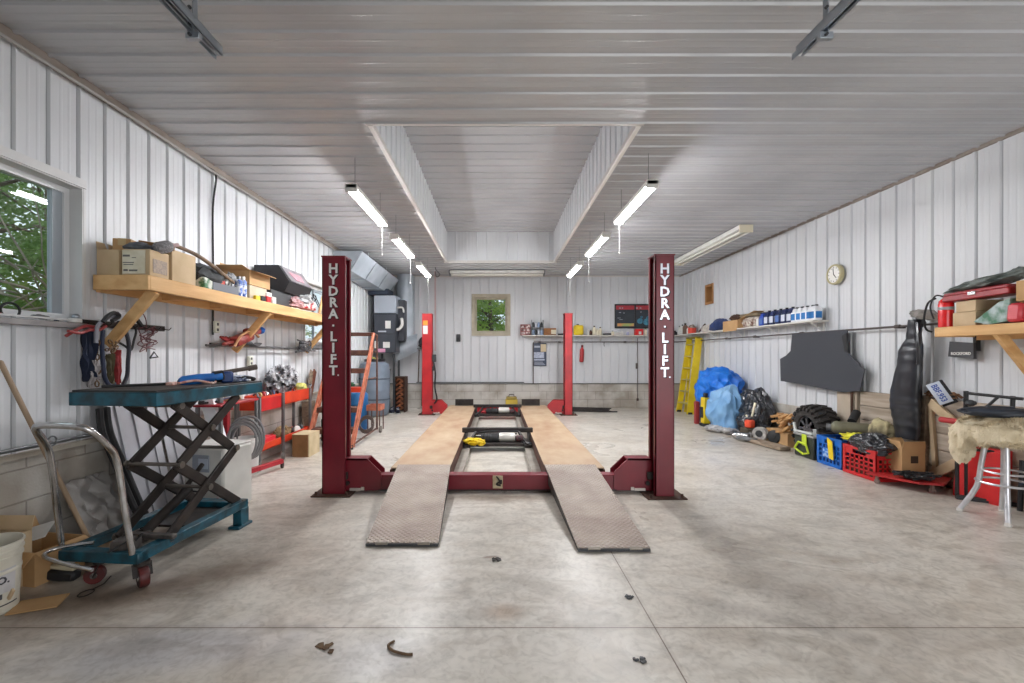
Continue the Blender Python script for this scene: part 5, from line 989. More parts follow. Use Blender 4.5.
for k in range(4):
    x = -2.60+k*.14; t = T('shoe', ['blue-black work shoe nearest the water tank', 'second work shoe from the water tank', 'third work shoe, beside the brown cabinet', 'work shoe in front of the brown cabinet'][k], 'shoe', (x, 9.98, 0), 0, 'work shoes on the floor by the tank')
    Wm = Matrix.Translation((x, 10.0-.05*(k % 2), 0)) @ Matrix.Rotation(R(-20+12*k),4,'Z'); m = MB(Wm); m.grid(lambda u, v: Vector((.05*math.cos(v*2*PI)*(1-.25*u), -.13+.26*u*1.0, .022+max(0,math.sin(v*2*PI))*(.05+.06*max(0,u-.45)) )), 10, 14); m.blob((0,.02,.05),(.045,.13,.045),.08,2,k,3); m.blob((0,.09,.09),(.042,.06,.06),.05,2,k,3); t.p('upper', m, M('shoe_dark', (40,46,70), (28,30,40), rough=.6, scale=12)); m = MB(Wm); m.box((0,0,.012),(.095,.28,.022),None,.01); t.p('sole', m, white); m = MB(Wm); m.tube([(-.03,-.02,.095),(.03,0,.10),(-.03,.02,.11),(.03,.035,.125)],.004,5); t.p('laces', m, white)
def longtool(name, label, x, y, parts): 
    t = T(name, label, 'tool', (x, y, 0)); return t
yw = YB-.10
for k, (x, zt_, lab, hm) in enumerate(((-1.93,1.42,'rake with a brown handle hanging on the back wall by the duct',dgrey),(-1.84,1.50,'shovel leaning on the back wall between the duct and red column',dgrey))):
    t = T(['rake','shovel'][k], lab, 'garden tool', (x, yw, 0)); m = MB(); z0 = .62 if k == 0 else .05; m.cyl((x,yw,z0),(x+.02,yw+.05,zt_),.014,8); t.p('handle', m, brown)
    m = MB()
    if k == 0: m.bar((x-.12,yw,zt_+.02),(x+.14,yw,zt_+.02),.03,.02); [m.cyl((x-.11+q*.04,yw,zt_+.02),(x-.11+q*.04,yw-.05,zt_-.03),.004,5) for q in range(7)]
    else: m.blob((x+.02,yw+.02,zt_+.1),(.10,.02,.13),.05,1,1,3)
    t.p('head', m, hm)
m = MB(); q = -1.70; m.tube([(q,yw,1.50),(q+.08,yw-.02,1.53),(q+.10,yw,1.3),(q+.05,yw,1.0),(q+.12,yw,.92),(q+.14,yw,1.1)], .012, 8, smooth=5); m.tube([(q-.22,yw,1.52),(q-.1,yw-.03,1.56),(q+.02,yw,1.5),(q-.06,yw-.02,1.44),(q-.2,yw,1.50)], .016, 8, smooth=5); solo('air_hose', 'black air hose looped on the back wall beside the red column', 'hose', m, black)
m = MB(); x_, y_ = -1.365, 9.86
pts = []
for k in range(300): a = k*.9; pts.append((x_+.016*math.cos(a), y_+.12+.016*math.sin(a), 1.38+k*(3.12-1.38)/300))
m.tube(pts, .004, 5); solo('coiled_air_line', 'thin reddish coiled air line hanging from the ceiling behind the column', 'air line', m, M('line_red', (188,110,106), rough=.4))
m = MB(); m.tube([(x_,y_+.12,3.12),(x_+.03,y_+.1,3.0),(x_+.1,y_+.1,3.05),(x_+.02,y_+.1,3.15),(x_,y_+.12,ZC-.01)], .012, 6, smooth=5); solo('air_coupling', 'short looped hose end at the ceiling above the coiled air line', 'hose', m, grey)
m = MB(); zz = BW(400,383).z; m.cyl((-1.98,YB-.06,.62),(-.30+.95,YB-.06,.62),.010,8); solo('wall_pipe', 'thin dark pipe along the back wall just above the blocks', 'pipe', m, dgrey)
# ================================================================ BACK WALL AND CORNER SHELF
SZ2 = 1.765; shelf_w = M('shelf_white', (222,220,214), (204,200,192), rough=.5, scale=5)
t = T('back_shelf', 'narrow white shelf along the back wall', 'shelf', (2.5, YB-.12, SZ2)); m = MB(); xl = BW(523,330,10.95).x; m.bx(xl,XR-.02,YB-.22,YB-.02,SZ2-.022,SZ2,.003); t.p('shelf_board', m, shelf_w)
for x in (.9,1.7,2.5,3.3,4.1): m = MB(); m.bx(x,x+.02,YB-.2,YB-.02,SZ2-.03,SZ2-.022); m.bx(x,x+.02,YB-.03,YB-.02,SZ2-.16,SZ2-.02); m.bar((x+.01,YB-.19,SZ2-.03),(x+.01,YB-.03,SZ2-.15),.012,.012); t.p('bracket', m, white)
t = T('side_shelf', 'narrow white shelf along the clock wall holding the jugs', 'shelf', (XR-.12, 8.3, SZ2)); m = MB(); m.bx(XR-.24,XR-.02,6.12,YB-.24,SZ2-.022,SZ2,.003); t.p('shelf_board', m, shelf_w)
for y in (6.2,7.2,8.2,9.2,10.2): m = MB(); m.bx(XR-.22,XR-.02,y,y+.02,SZ2-.03,SZ2-.022); m.bx(XR-.03,XR-.02,y,y+.02,SZ2-.16,SZ2-.02); m.bar((XR-.21,y+.01,SZ2-.03),(XR-.03,y+.01,SZ2-.15),.012,.012,up=(0,1,0)); t.p('bracket', m, white)
YS = 10.98
def bsx(px): return (px-CX)*YS/F
def bsbox(name, label, pa, pb, h, mat, cat='box', dz=0.0, d=.14, tape=False, bev=.004):
    return closed_box(name, label, bsx(pa), bsx(pb), YS-.02, YS-.02+d, SZ2+dz, SZ2+dz+h, mat, cat=cat, tape=tape)
t = T('drawer_cabinet', 'dark red small parts cabinet at the free end of the back shelf', 'cabinet', (bsx(525), YS, SZ2)); xa, xb = bsx(520.5), bsx(530.5); m = MB(); m.bx(xa,xb,YS-.02,YS+.1,SZ2-.002,SZ2+.26,.004); t.p('body', m, M('drawer_red', (132,52,52), rough=.5))
for i in range(3):
    for j in range(2): m = MB(); x = xa+.012+j*.115; z = SZ2+.015+i*.08; m.bx(x,x+.10,YS-.03,YS-.021,z,z+.065,.002); t.p('drawer', m, M('drawer_mix', (200,180,176), (90,50,50), rough=.5, scale=24, contrast=.2))
t = T('jar_rack', 'silver and black rack of small jars on the back shelf', 'rack', (bsx(538), YS, SZ2)); xa, xb = bsx(531.5), bsx(543.5); m = MB()
for z in (0,.18): m.bx(xa,xb,YS-.02,YS+.10,SZ2+z,SZ2+z+.01)
for x in (xa,xb-.01): m.bx(x,x+.01,YS-.02,YS+.1,SZ2,SZ2+.37)
t.p('frame', m, grey)
for i in range(2):
    for j in range(4): m = MB(); m.lathe([(.028,0),(.03,.01),(.03,.09),(.022,.105),(.022,.125)], (xa+.045+j*.066, YS+.03, SZ2+.01+i*.18), n=12); t.p('jar', m, [M('jar_blue', (150,170,200), rough=.3), dgrey, M('jar_pale', (196,200,208), rough=.3)][(i+j) % 3])
bsbox('wooden_box', 'brown wooden box on the back shelf beside the red column', 544, 556, .17, M('box_brown', (150,100,56), (120,78,44), rough=.7, scale=10), d=.12)
m = MB(); m.bx(bsx(551),bsx(556),YS-.035,YS-.025,SZ2+.03,SZ2+.13); solo('paper_label', 'pale tag hanging on the brown wooden box', 'tag', m, cream)
m = MB(); m.bar((bsx(558),YS+.02,SZ2+.02),(bsx(566),YS+.02,SZ2+.03),.03,.04); solo('black_tool', 'flat black tool lying left of the rear column top', 'tool', m, black)
t = T('yellow_jug', 'big bright yellow jug with a black edge on the back shelf', 'jug', (bsx(579), YS, SZ2)); m = MB(); m.bx(bsx(574),bsx(583.5),YS-.03,YS+.11,SZ2+.001,SZ2+.245,.03); t.p('body', m, yellow); m = MB(); m.cyl((bsx(578),YS+.04,SZ2+.24),(bsx(578),YS+.04,SZ2+.27),.03,12); t.p('cap', m, black)
def bottle(name, label, c, r, h, mat, capm, group=None, cat='bottle'):
    t = T(name, label, cat, c, 0, group); m = MB(); m.lathe([(r*.9,0),(r,.006),(r,h*.62),(r*.8,h*.74),(r*.35,h*.84),(r*.35,h*.88)], c, n=14); t.p('body', m, mat); m = MB(); m.lathe([(r*.42,h*.86),(r*.42,h*.99),(r*.3,h)], c, n=12); t.p('cap', m, capm); return t
for px, r, h, mt, cp, lab in ((588.5,.03,.15,white,white,'small white bottle next to the yellow jug'),(591,.035,.13,brown,black,'small brown bottle second from the yellow jug'),(594.5,.045,.23,cream,brown,'tall cream bottle with a dark brown top on the back shelf'),(597.5,.03,.17,cream,cream,'slim cream bottle between the two taller brown-topped bottles'),(600.5,.042,.20,cream,brown,'shorter cream bottle with a dark brown top on the back shelf'),(613,.04,.11,cream,grey,'squat cream jar under the board edge'),(628,.035,.10,M('lavender', (170,176,206), rough=.4),white,'lavender coloured squat bottle on the back shelf'),(622,.04,.11,white,white,'squat white bottle on the back shelf below the dark board'),(646,.03,.17,cream,green,'cream bottle with a green top past the red carton'),(651,.03,.12,M('jar_brown', (130,96,60), rough=.4),cream,'brown jar at the corner end of the back shelf')):
    bottle('bottle', lab, (bsx(px), YS+.03, SZ2), r, h, mt, cp)
m = MB(); m.bar((bsx(603),YS,SZ2+.025),(bsx(612),YS+.04,SZ2+.03),.05,.04,bev=.01); solo('black_grease_gun', 'low black tool lying between the bottles on the back shelf', 'tool', m, black)
m = MB(); m.blob((bsx(618),YS+.02,SZ2+.04),(.09,.06,.045),.25,3,2,3); solo('white_rag', 'small white crumpled rag on the back shelf', 'rag', m, white)
bsbox('red_carton', 'red carton on the back shelf under the dark wall board', 635.5, 643, .15, red); 
m = MB(); m.bx(bsx(638.5),bsx(641),YS-.028,YS-.022,SZ2+.02,SZ2+.09); solo('white_tag', 'white tag on the front of the red carton', 'tag', m, white)
# dark board with red header (two panels)
t = T('menu_board', 'dark two panel wall board with red headers above the back shelf', 'board', (bsx(632), YB-.03, 1.98)); a, b_ = BW(615.5,327.5,YB-.03), BW(660,305,YB-.03); xm = BW(634.5,300).x
for nm, x0_, x1_ in (('panel', a.x, xm-.012), ('panel', xm+.012, b_.x)):
    m = MB(); m.bx(x0_,x1_,YB-.05,YB-.025,a.z,b_.z,.003); pn = t.p(nm, m, M('board_dark', (50,58,66), (36,42,50), rough=.4, scale=5)); m = MB(); m.bx(x0_+.01,x1_-.01,YB-.053,YB-.05,b_.z-.115,b_.z-.015); t.p('header', m, M('header_red', (170,50,60), rough=.5), pn)
m = MB(); m.bx(a.x-.02,b_.x+.02,YB-.055,YB-.02,b_.z,b_.z+.02); m.bx(a.x-.02,b_.x+.02,YB-.055,YB-.02,a.z-.02,a.z); m.bx(a.x-.02,a.x,YB-.055,YB-.02,a.z,b_.z); m.bx(b_.x,b_.x+.02,YB-.055,YB-.02,a.z,b_.z); m.bx(xm-.012,xm+.012,YB-.055,YB-.02,a.z,b_.z); t.p('frame', m, blackg)
m = MB(); m.bx(a.x+.04,xm-.03,YB-.053,YB-.05,a.z+.03,a.z+.10); t.p('strip', m, M('strip_green', (150,170,100), (206,150,90), rough=.5, scale=10, contrast=.2))
m = MB()
for (px,py,w,h_) in ((620,308,.05,.025),(622.5,308,.03,.025),(637,308,.04,.025),(640.5,308,.04,.025),(620,312.5,.05,.02),(624,313,.03,.02),(619,318,.08,.012),(621,319.5,.08,.012),(641,312,.03,.02)): q = BW(px,py,YB-.056); m.box(q, (w,.003,h_))
t.p('print', m, M('faint_print', (150,160,166), rough=.5))
m = MB()
for (px,py,r) in ((640,321,.07),(646.5,322,.08),(648,318,.05),(641.5,317,.03)): q = BW(px,py,YB-.056); m.lathe([(0,0),(r,0),(r,.003),(0,.003)], q, (0,-1,0), 14)
t.p('blue_print', m, M('teal_print', (70,140,166), (40,90,112), rough=.5, scale=14))
# poster
a, b_ = BW(533.5,366,YB-.03), BW(546.5,343,YB-.03); t = T('poster', 'small dark blue and white poster on the back wall under the shelf', 'poster', ((a.x+b_.x)/2, YB-.03, a.z)); m = MB(); m.bx(a.x,b_.x,YB-.032,YB-.008,a.z,b_.z); t.p('sheet', m, M('poster_navy', (62,72,92), rough=.5))
m = MB(); w = b_.x-a.x; hh = b_.z-a.z; m.bx(a.x+.01,b_.x-.06,YB-.034,YB-.032,a.z+hh*.34,a.z+hh*.60); m.bx(a.x+.01,b_.x-.05,YB-.034,YB-.032,a.z+hh*.24,a.z+hh*.30); t.p('pale_print', m, M('poster_pale', (200,206,220), (150,160,184), rough=.5, scale=30))
m = MB(); m.bx(a.x+w*.55,b_.x-.01,YB-.034,YB-.032,a.z+hh*.62,a.z+hh*.95); t.p('tan_print', m, M('poster_tan', (200,184,150), rough=.5)); m = MB(); [m.bx(a.x+.02,b_.x-.03-.03*k,YB-.034,YB-.032,a.z+.03+k*.03,a.z+.042+k*.03) for k in range(3)]; m.bx(a.x+.02,a.x+w*.5,YB-.034,YB-.032,a.z+hh*.80,a.z+hh*.88); t.p('text_lines', m, M('poster_lines', (170,176,190), rough=.5))
# compressed air pipe round the walls
PZ_ = 1.605; dk = M('pipe_dark', (84,74,70), (64,56,54), rough=.55, scale=8); x_p = BW(533,347).x
t = T('air_pipe', 'dark air pipe along the back and clock walls with a drop', 'pipe', (x_p, YB-.08, PZ_)); m = MB(); m.tube([(x_p,YB-.08,.60),(x_p,YB-.08,PZ_-.02),(x_p+.02,YB-.08,PZ_),(XR-.14,YB-.08,PZ_),(XR-.10,YB-.12,PZ_),(XR-.10,3.0,PZ_)], .0125, 8); t.p('pipe', m, dk)
for q in ((bsx(540),YB-.08),(bsx(622)+.1,YB-.08),(bsx(560),YB-.08)): m = MB(); m.cyl((q[0]-.03,q[1],PZ_),(q[0]+.03,q[1],PZ_),.022,8); t.p('fitting', m, dk)
for y in (9.9,8.7,7.75,6.55,4.98,4.0): m = MB(); m.cyl((XR-.10,y-.03,PZ_),(XR-.10,y+.03,PZ_),.022,8); m.bx(XR-.10,XR-.02,y-.01,y+.01,PZ_-.02,PZ_+.015); t.p('fitting', m, dk)
for x in (bsx(605),): m = MB(); m.tube([(x,YB-.08,PZ_),(x,YB-.08,PZ_-.08),(x+.01,YB-.08,PZ_-.11)], .009, 6); t.p('tap', m, grey)
m = MB(); q = BW(637,350).x; m.tube([(q,YB-.05,1.7),(q,YB-.05,.22)], .008, 6); m.box((q-.02,YB-.05,1.02),(.05,.04,.14),None,.006); m.box((q,YB-.05,.20),(.04,.04,.06)); solo('hanging_cable', 'thin dark cable dropping down the back wall below the board', 'cable', m, dk)
t = T('fire_extinguisher', 'small red extinguisher hung on the back wall past the rear column', 'fire extinguisher', (bsx(582.5), YB-.12, 1.3)); q = BW(581.8,354,YB-.12); m = MB(); m.lathe([(.03,-.2),(.052,-.18),(.052,.10),(.03,.14),(.02,.16)], q, (.05,0,1), 14); t.p('cylinder', m, redp); m = MB(); m.box((q.x+.01,q.y,q.z+.19),(.05,.04,.06),None,.006); t.p('valve', m, M('dark_red2', (110,20,26), rough=.5))
m = MB(); q = RW(676,357,XR-.1); m.blob((XR-.08,10.6,1.12),(.05,.09,.09),.3,3,4,3); m.bar((XR-.06,10.6,1.2),(XR-.06,10.6,PZ_),.015,.015); solo('hanging_clamp', 'black clamp hanging from the pipe near the back corner', 'clamp', m, black)
# items on the clock wall shelf, far to near
XQ = XR-.13
def rsy(px, X=XQ): return F*X/(px-CX)
def rbottle(px, r, h, mt, cp, lab, name='bottle'): return bottle(name, lab, (XQ, rsy(px), SZ2), r, h, mt, cp)
rbottle(675,.05,.12,black,black,'squat black bottle in the shelf corner behind the column')
rbottle(679.5,.04,.22,white,grey,'first white bottle from the corner on the clock wall shelf'); rbottle(682.5,.045,.24,white,dgrey,'second white bottle from the corner on the clock wall shelf'); rbottle(685.3,.06,.26,M('spray_brown', (110,84,70), rough=.5),black,'brown spray bottle with a black top near the shelf corner')
rbottle(688,.03,.17,white,red,'white bottle with a red top near the shelf corner')
t = T('red_tub', 'wide red tub on the clock wall shelf by the corner bottles', 'tub', (XQ, rsy(692), SZ2)); m = MB(); m.lathe([(.075,0),(.085,.01),(.09,.12),(.092,.125)], (XQ,rsy(692),SZ2), n=16); t.p('tub_body', m, M('tub_red', (216,70,50), rough=.5)); m = MB(); m.blob((XQ,rsy(692),SZ2+.14),(.07,.08,.06),.4,3,3,3); t.p('contents', m, M('tub_stuff', (170,160,150), (110,90,80), rough=.8, scale=20))
m = MB(); m.bar((XQ,rsy(699),SZ2+.02),(XQ-.02,rsy(706),SZ2+.17),.03,.02); solo('wooden_stick', 'brown stick leaning on the clock wall shelf', 'stick', m, brown)
m = MB(); m.blob((XQ,rsy(708.5),SZ2+.07),(.08,.28,.075),.3,2.5,7,4); solo('white_cloth', 'white folded cloth on the clock wall shelf', 'cloth', m, M('cloth_white', (222,216,208), (180,172,164), rough=.9, scale=10))
m = MB(); m.blob((XQ-.01,rsy(719),SZ2+.11),(.10,.33,.115),.16,2,5,4,rot=(R(-8),0,0)); solo('blue_bag', 'navy blue bag beside the open carton on the clock wall shelf', 'bag', m, M('bag_navy', (44,66,116), (30,44,84), rough=.6, scale=9))
y0_, y1_ = rsy(744), rsy(729)
t = open_box('cardboard_box', 'open carton on the clock wall shelf, flap hanging over the edge', XR-.24, XR-.04, y0_, y1_, SZ2, SZ2+.15, card, ((-1,0,-87),(1,0,62),(0,-1,13)), flap=1.2)
m = MB(); m.blob((XQ,(y0_+y1_)/2,SZ2+.2),(.07,.2,.06),.4,3,6,3); solo('brown_parts', 'brown greasy parts heaped in the open carton', 'parts', m, brown)
m = MB(); yy = rsy(753); m.blob((XQ,yy,SZ2+.09),(.09,.30,.095),.25,3,9,4); solo('parts_bag', 'white bag with dark specks on the shelf next to the jugs', 'bag', m, M('speckled', (212,206,196), (120,84,70), rough=.7, scale=14, contrast=.3))
m = MB(); m.box((XQ,yy,SZ2+.20),(.18,.5,.05),(0,.1,.05),.01); solo('folded_tarp', 'folded brown canvas on top of the speckled bag', 'canvas', m, M('canvas2', (130,116,92), (104,90,70), rough=.9, scale=9))
m = MB(); m.bx(XR-.22,XR-.20,rsy(763.5),rsy(761.5),SZ2,SZ2+.12); solo('white_card', 'narrow white card standing next to the first blue jug', 'card', m, white)
def jug(name, label, x, y, h, mat, capm, labm, group):
    t = T(name, label, 'jug', (x,y,SZ2), 0, group); w, d = .085, .118
    m = MB(Matrix.Translation((x,y,SZ2))); m.box((0,0,h*.34),(w*1.3,d,h*.68),None,.016,2); m.prism([(-w*.62,-d*.48,h*.66),(w*.62,-d*.48,h*.66),(w*.5,-d*.38,h*.80),(.015,-d*.2,h*.93),(-.015,-d*.2,h*.93),(-w*.5,-d*.38,h*.80)],(0,0,0),(0,d*.62,0)); t.p('body', m, mat)
    m = MB(Matrix.Translation((x,y,SZ2))); m.tube([(0,d*.40,h*.62),(0,d*.42,h*.80),(0,d*.12,h*.90)], .011, 8, smooth=4); t.p('handle', m, mat)
    m = MB(Matrix.Translation((x,y,SZ2))); m.cyl((0,-d*.12,h*.91),(0,-d*.12,h),.021,14); t.p('cap', m, capm)
    m = MB(Matrix.Translation((x,y,SZ2))); m.bx(-w*.66,-w*.64,-d*.36,d*.36,h*.14,h*.56); m.bx(-w*.5,w*.5,-d*.51,-d*.498,h*.14,h*.56); t.p('label', m, labm); return t
jb = M('jug_navy', (28,44,92), (20,32,70), rough=.35, scale=4); jw = M('jug_white', (232,234,238), rough=.35)
ords = ['first','second','third','fourth','fifth','sixth','seventh']
ys = [7.40,7.255,7.11,6.965,6.82,6.68]
for k, y in enumerate(ys):
    nm = f'{ords[k]} navy blue jug from the corner end of the row'
    jug('oil_jug', nm, XR-.15, y, .235 if k else .22, M('jug_bright_blue', (34,70,170), rough=.35) if k == 0 else jb, black, M('lab_white', (206,212,226), rough=.5) if k not in (0,3,6) else M('lab_blue', (80,110,170), rough=.5), 'navy jugs on the clock wall shelf')
for k, y in enumerate((6.585,6.475,6.365,6.255,6.19)):
    jug('washer_jug', f'{ords[k]} white jug with a blue label, counted from the navy jugs', XR-.15, y, .215, jw, dgrey, M('lab_washer', (30,110,180), rough=.5), 'white jugs on the clock wall shelf')
# clock
q = RW(837.5, 274.5, XR-.02); t = T('wall_clock', 'round cream rimmed wall clock high on the right wall', 'clock', (XR-.02, q.y, q.z)); c_ = Vector((XR-.02, q.y, q.z)); m = MB(); m.lathe([(.10,0),(.13,.005),(.135,.03),(.13,.055),(.112,.06),(.108,.045),(.0,.045)], c_, (-1,0,0), 36); t.p('case', m, M('clock_rim', (196,188,150), (176,166,126), rough=.4, scale=4)); m = MB(); m.lathe([(0,.046),(.108,.046),(.108,.048),(0,.048)], c_, (-1,0,0), 36); t.p('dial', m, M('dial', (232,230,226), rough=.4))
m = MB()
for k in range(12): a = 2*PI*k/12; m.box(c_+Vector((-.05,.09*math.sin(a),.09*math.cos(a))), (.003,.006,.018), (-a if 0 else a,0,0)) if False else m.box(c_+Vector((-.05,.09*math.sin(a),.09*math.cos(a))), (.003,.008,.012))
t.p('hour_marks', m, dgrey); m = MB(); m.bar(c_+Vector((-.052,0,0)), c_+Vector((-.052,-.045,-.05)), .004,.009, up=(1,0,0)); t.p('hand', m, black); m = MB(); m.bar(c_+Vector((-.053,0,0)), c_+Vector((-.053,.01,.08)), .003,.006, up=(1,0,0)); t.p('hand', m, black)
# cargo mat hanging from the pipe
XM = XR-.125
pts = [(792,334),(801,333.4),(847,330),(846.5,351),(851,357),(859.6,364.4),(859.6,367),(864.5,368.8),(859.6,390.7),(843,392.5),(812,386.5),(780.6,380.9),(780,359),(786,355.5),(790.5,351)]
t = T('cargo_mat', 'dark grey carpet cargo mat hanging from the pipe on the clock wall', 'car mat', (XM, 6.6, .9)); poly = []
for (px,py) in pts:
    p_ = LW(px,py,XM); poly.append(p_)
m = MB(); m.prism(poly, (0,0,0), (.014,0,0)); t.p('mat', m, M('carpet_dark', (62,64,70), (74,76,82), rough=1, scale=90, bump=.5, bscale=150), flatshade=True)
a, b_ = LW(843.5,338,XM-.004), LW(848,352,XM-.004); m = MB(); m.prism([LW(842,336,XM-.004),LW(847,333,XM-.004),LW(848,352,XM-.004),LW(845,352,XM-.004),LW(844,345,XM-.004)], (0,0,0), (-.006,0,0)); t.p('torn_edge', m, black)
# yellow ladder
ly = M('ladder_yellow', (232,208,36), (214,184,24), rough=.45, scale=5)
t = T('step_ladder', 'folded yellow fibreglass step ladder leaning on the right wall', 'ladder', (4.2, 10.1, 0))
for (b0, t0, w, dp) in (((4.17,9.86,.0),(4.34,9.80,1.66),.15,.035), ((4.12,10.34,.0),(4.32,10.24,1.66),.12,.035)): m = MB(); m.bar(b0, t0, w, dp, up=(0,1,0), bev=.005); t.p('front_rail', m, ly)
for (b0, t0) in (((4.28,9.95,.0),(4.36,9.86,1.55)), ((4.24,10.28,.0),(4.35,10.2,1.55))): m = MB(); m.bar(b0, t0, .05, .03, up=(0,1,0), bev=.004); t.p('back_rail', m, ly)
for k in range(6): z = .22+k*.26; u = z/1.66; m = MB(); m.bar((4.17+.17*u,9.86-.06*u,z),(4.12+.20*u,10.34-.10*u,z),.12,.024,bev=.003); t.p('step', m, M('ladder_step', (206,190,90), (170,160,110), rough=.5, scale=10))
m = MB(); m.bar((4.32,9.77,1.665),(4.30,10.27,1.665),.09,.04,bev=.006); t.p('top_cap', m, M('ladder_cap', (120,110,40), rough=.6))
for q in ((4.17,9.86),(4.12,10.34)): m = MB(); m.box((q[0],q[1],.025),(.10,.05,.05),None,.008); t.p('foot', m, black)
# ================================================================ RIGHT FLOOR PILE
def pile(name, label, cat, parts, mat, **k):
    m = MB(); [m.blob(*a) for a in parts]; return solo(name, label, cat, m, mat, **k)
def tarp(name, label, c, rad, amp, fq, seed, mat, cat='tarp', flat=.0, k2=.03):
    b = bmesh.new(); bmesh.ops.create_icosphere(b, subdivisions=6, radius=1); o = Vector((seed*3.3, seed, 0))
    for v in b.verts:
        p = v.co.normalized(); n1 = noise.noise(p*fq+o); rdg = 1-abs(noise.noise(p*fq*1.7+o*2))*2.2; r2 = 1-abs(noise.noise(Vector((p.x*fq*2.6, p.y*fq*2.6, p.z*fq*.9))+o))*2
        s_ = 1+amp*n1+amp*.35*rdg+k2*r2; q = Vector((p.x*rad[0], p.y*rad[1], p.z*rad[2]))*s_+Vector(c); q.z = max(q.z, flat+.01*noise.noise(p*8)); v.co = q
    m = MB(); m.bm(b); return solo(name, label, cat, m, mat)
tb = M('tarp_blue', (22,118,214), (14,92,184), rough=.42, scale=4); tl = M('tarp_light', (128,172,210), (104,150,196), rough=.5, scale=4)
m = MB(); 
t = tarp('blue_tarp', 'bright blue tarp heaped against the wall beside the yellow ladder', (4.10,8.45,.66), (.30,.50,.36), .32, 1.7, 3, tb, flat=.18, k2=.04)
m = MB(); m.box((4.12,8.4,.15),(.5,.85,.30),(0,0,.05),.05); solo('covered_crate', 'dark crate underneath the bright blue tarp', 'crate', m, M('navy_dark', (24,36,70), rough=.7))
tarp('light_blue_tarp', 'pale blue sheet bundled in front of the bright blue tarp', (3.93,7.80,.30), (.26,.36,.42), .22, 1.5, 7, tl, flat=.03, k2=.03)
gb = M('bag_black', (30,31,36), (46,48,54), rough=.25, scale=6, coat=.2)
tarp('garbage_bag', 'black garbage bag slumped against the wall right of the tarps', (4.20,7.42,.36), (.21,.30,.36), .25, 2.0, 9, gb, 'bag', .0, .035)
tarp('garbage_bag', 'lower black garbage bag in front of the larger one', (4.05,7.22,.20), (.20,.24,.19), .25, 2.0, 13, gb, 'bag', .0, .03)
t = T('battery_charger', 'yellow and black upright tool case at the foot of the ladder', 'tool case', (3.78,8.27,0)); m = MB(); m.bx(3.72,3.84,8.20,8.34,.05,.52,.012); t.p('case', m, yellow); m = MB(); m.bx(3.70,3.86,8.18,8.36,0,.05,.01); m.bx(3.75,3.81,8.23,8.31,.52,.60,.01); m.bx(3.712,3.72,8.23,8.31,.15,.35); t.p('base', m, black)
m = MB(); m.bx(3.70,3.78,8.50,8.58,0,.42,.01); solo('red_can', 'narrow dark red can beside the yellow tool case', 'can', m, M('can_red', (150,50,50), rough=.5))
m = MB(); m.blob((3.68,7.70,.05),(.14,.22,.05),.35,3,3,4); m.blob((3.80,7.45,.05),(.12,.2,.05),.35,3,5,4); solo('white_sheeting', 'dirty white sheeting bunched on the floor under the pale sheet', 'sheeting', m, M('dirty_white', (212,208,204), (120,118,122), rough=.6, scale=9, contrast=.5))
# clutter by the garbage bag
t = T('small_canister', 'small orange-red canister in the clutter beside the black bag', 'canister', (3.86,6.98,.16)); m = MB(); m.box((3.88,7.0,.235),(.11,.11,.12),(0,0,.4),.015); t.p('body', m, M('canister_red', (228,82,52), rough=.45)); m = MB(); m.cyl((3.88,7.0,.295),(3.88,7.0,.32),.025,10); t.p('cap', m, black)
m = MB(); m.bx(3.78,3.98,6.9,7.1,0,.17,.01); solo('dark_box', 'dark box under the small orange-red canister', 'box', m, M('dark_ol', (70,62,48), rough=.7))
m = MB(); m.lathe([(.02,-.14),(.05,-.12),(.055,.08),(.07,.12),(.05,.14)], (3.72,6.92,.06), (.6,-.8,.05), 16); solo('chrome_can', 'shiny metal can lying on the floor before the clutter', 'can', m, chrome)
t = T('winch_drum', 'white and black reel in the floor clutter by the cartons', 'reel', (3.92,6.72,0)); m = MB(); m.lathe([(.04,-.05),(.10,-.05),(.10,-.03),(.05,-.03),(.05,.03),(.10,.03),(.10,.05),(.04,.05)], (3.92,6.78,.12), (-.8,-.6,.1), 20); t.p('reel_body', m, M('reel_pale', (196,192,186), (110,106,104), rough=.5, scale=12)); m = MB(); m.lathe([(0,-.06),(.05,-.06),(.05,.06),(0,.06)], (3.92,6.78,.12), (-.8,-.6,.1), 14); t.p('core', m, black)
m = MB(); m.lathe([(.05,-.06),(.09,-.05),(.09,.05),(.05,.06)], (4.03,6.60,.11), (-.8,-.5,.2), 18); m.lathe([(.0,-.07),(.035,-.07),(.035,.07),(0,.07)], (4.03,6.60,.11), (-.8,-.5,.2), 10); solo('black_speaker', 'round black motor part in the clutter before the cartons', 'motor part', m, black)
m = MB(); m.tube([(3.95,7.12,.2),(3.98,7.08,.42),(4.0,7.06,.55)], [.012,.016,.02], 8, smooth=3); m.tube([(3.9,7.15,.35),(4.0,7.1,.22),(4.1,7.0,.2)], .014, 8); solo('pry_lever', 'pale curved handle sticking up from the clutter', 'handle', m, cream)
m = MB(); m.bar((3.60,6.85,.05),(3.78,6.62,.05),.07,.05,bev=.01); m.bar((3.66,7.05,.03),(3.85,6.7,.04),.03,.03); solo('metal_bracket', 'grey metal bracket lying on the floor before the clutter', 'bracket', m, grey)
rnd = random.Random(5); m = MB()
for k in range(30):
    a = Vector((4.16+rnd.uniform(-.12,.14), 6.55+rnd.uniform(-.25,.25), .12+rnd.uniform(0,.30))); d = Vector((rnd.uniform(-1,1), rnd.uniform(-1,1), rnd.uniform(-.2,.9))).normalized(); m.bar(a-d*.07, a+d*.07, rnd.uniform(.05,.10), .03, bev=.003)
solo('kindling', 'heap of split kindling and torn cardboard beside the tyre', 'firewood', m, M('kindling_wood', (204,160,106), (156,112,68), rough=.8, scale=12), kind='stuff')
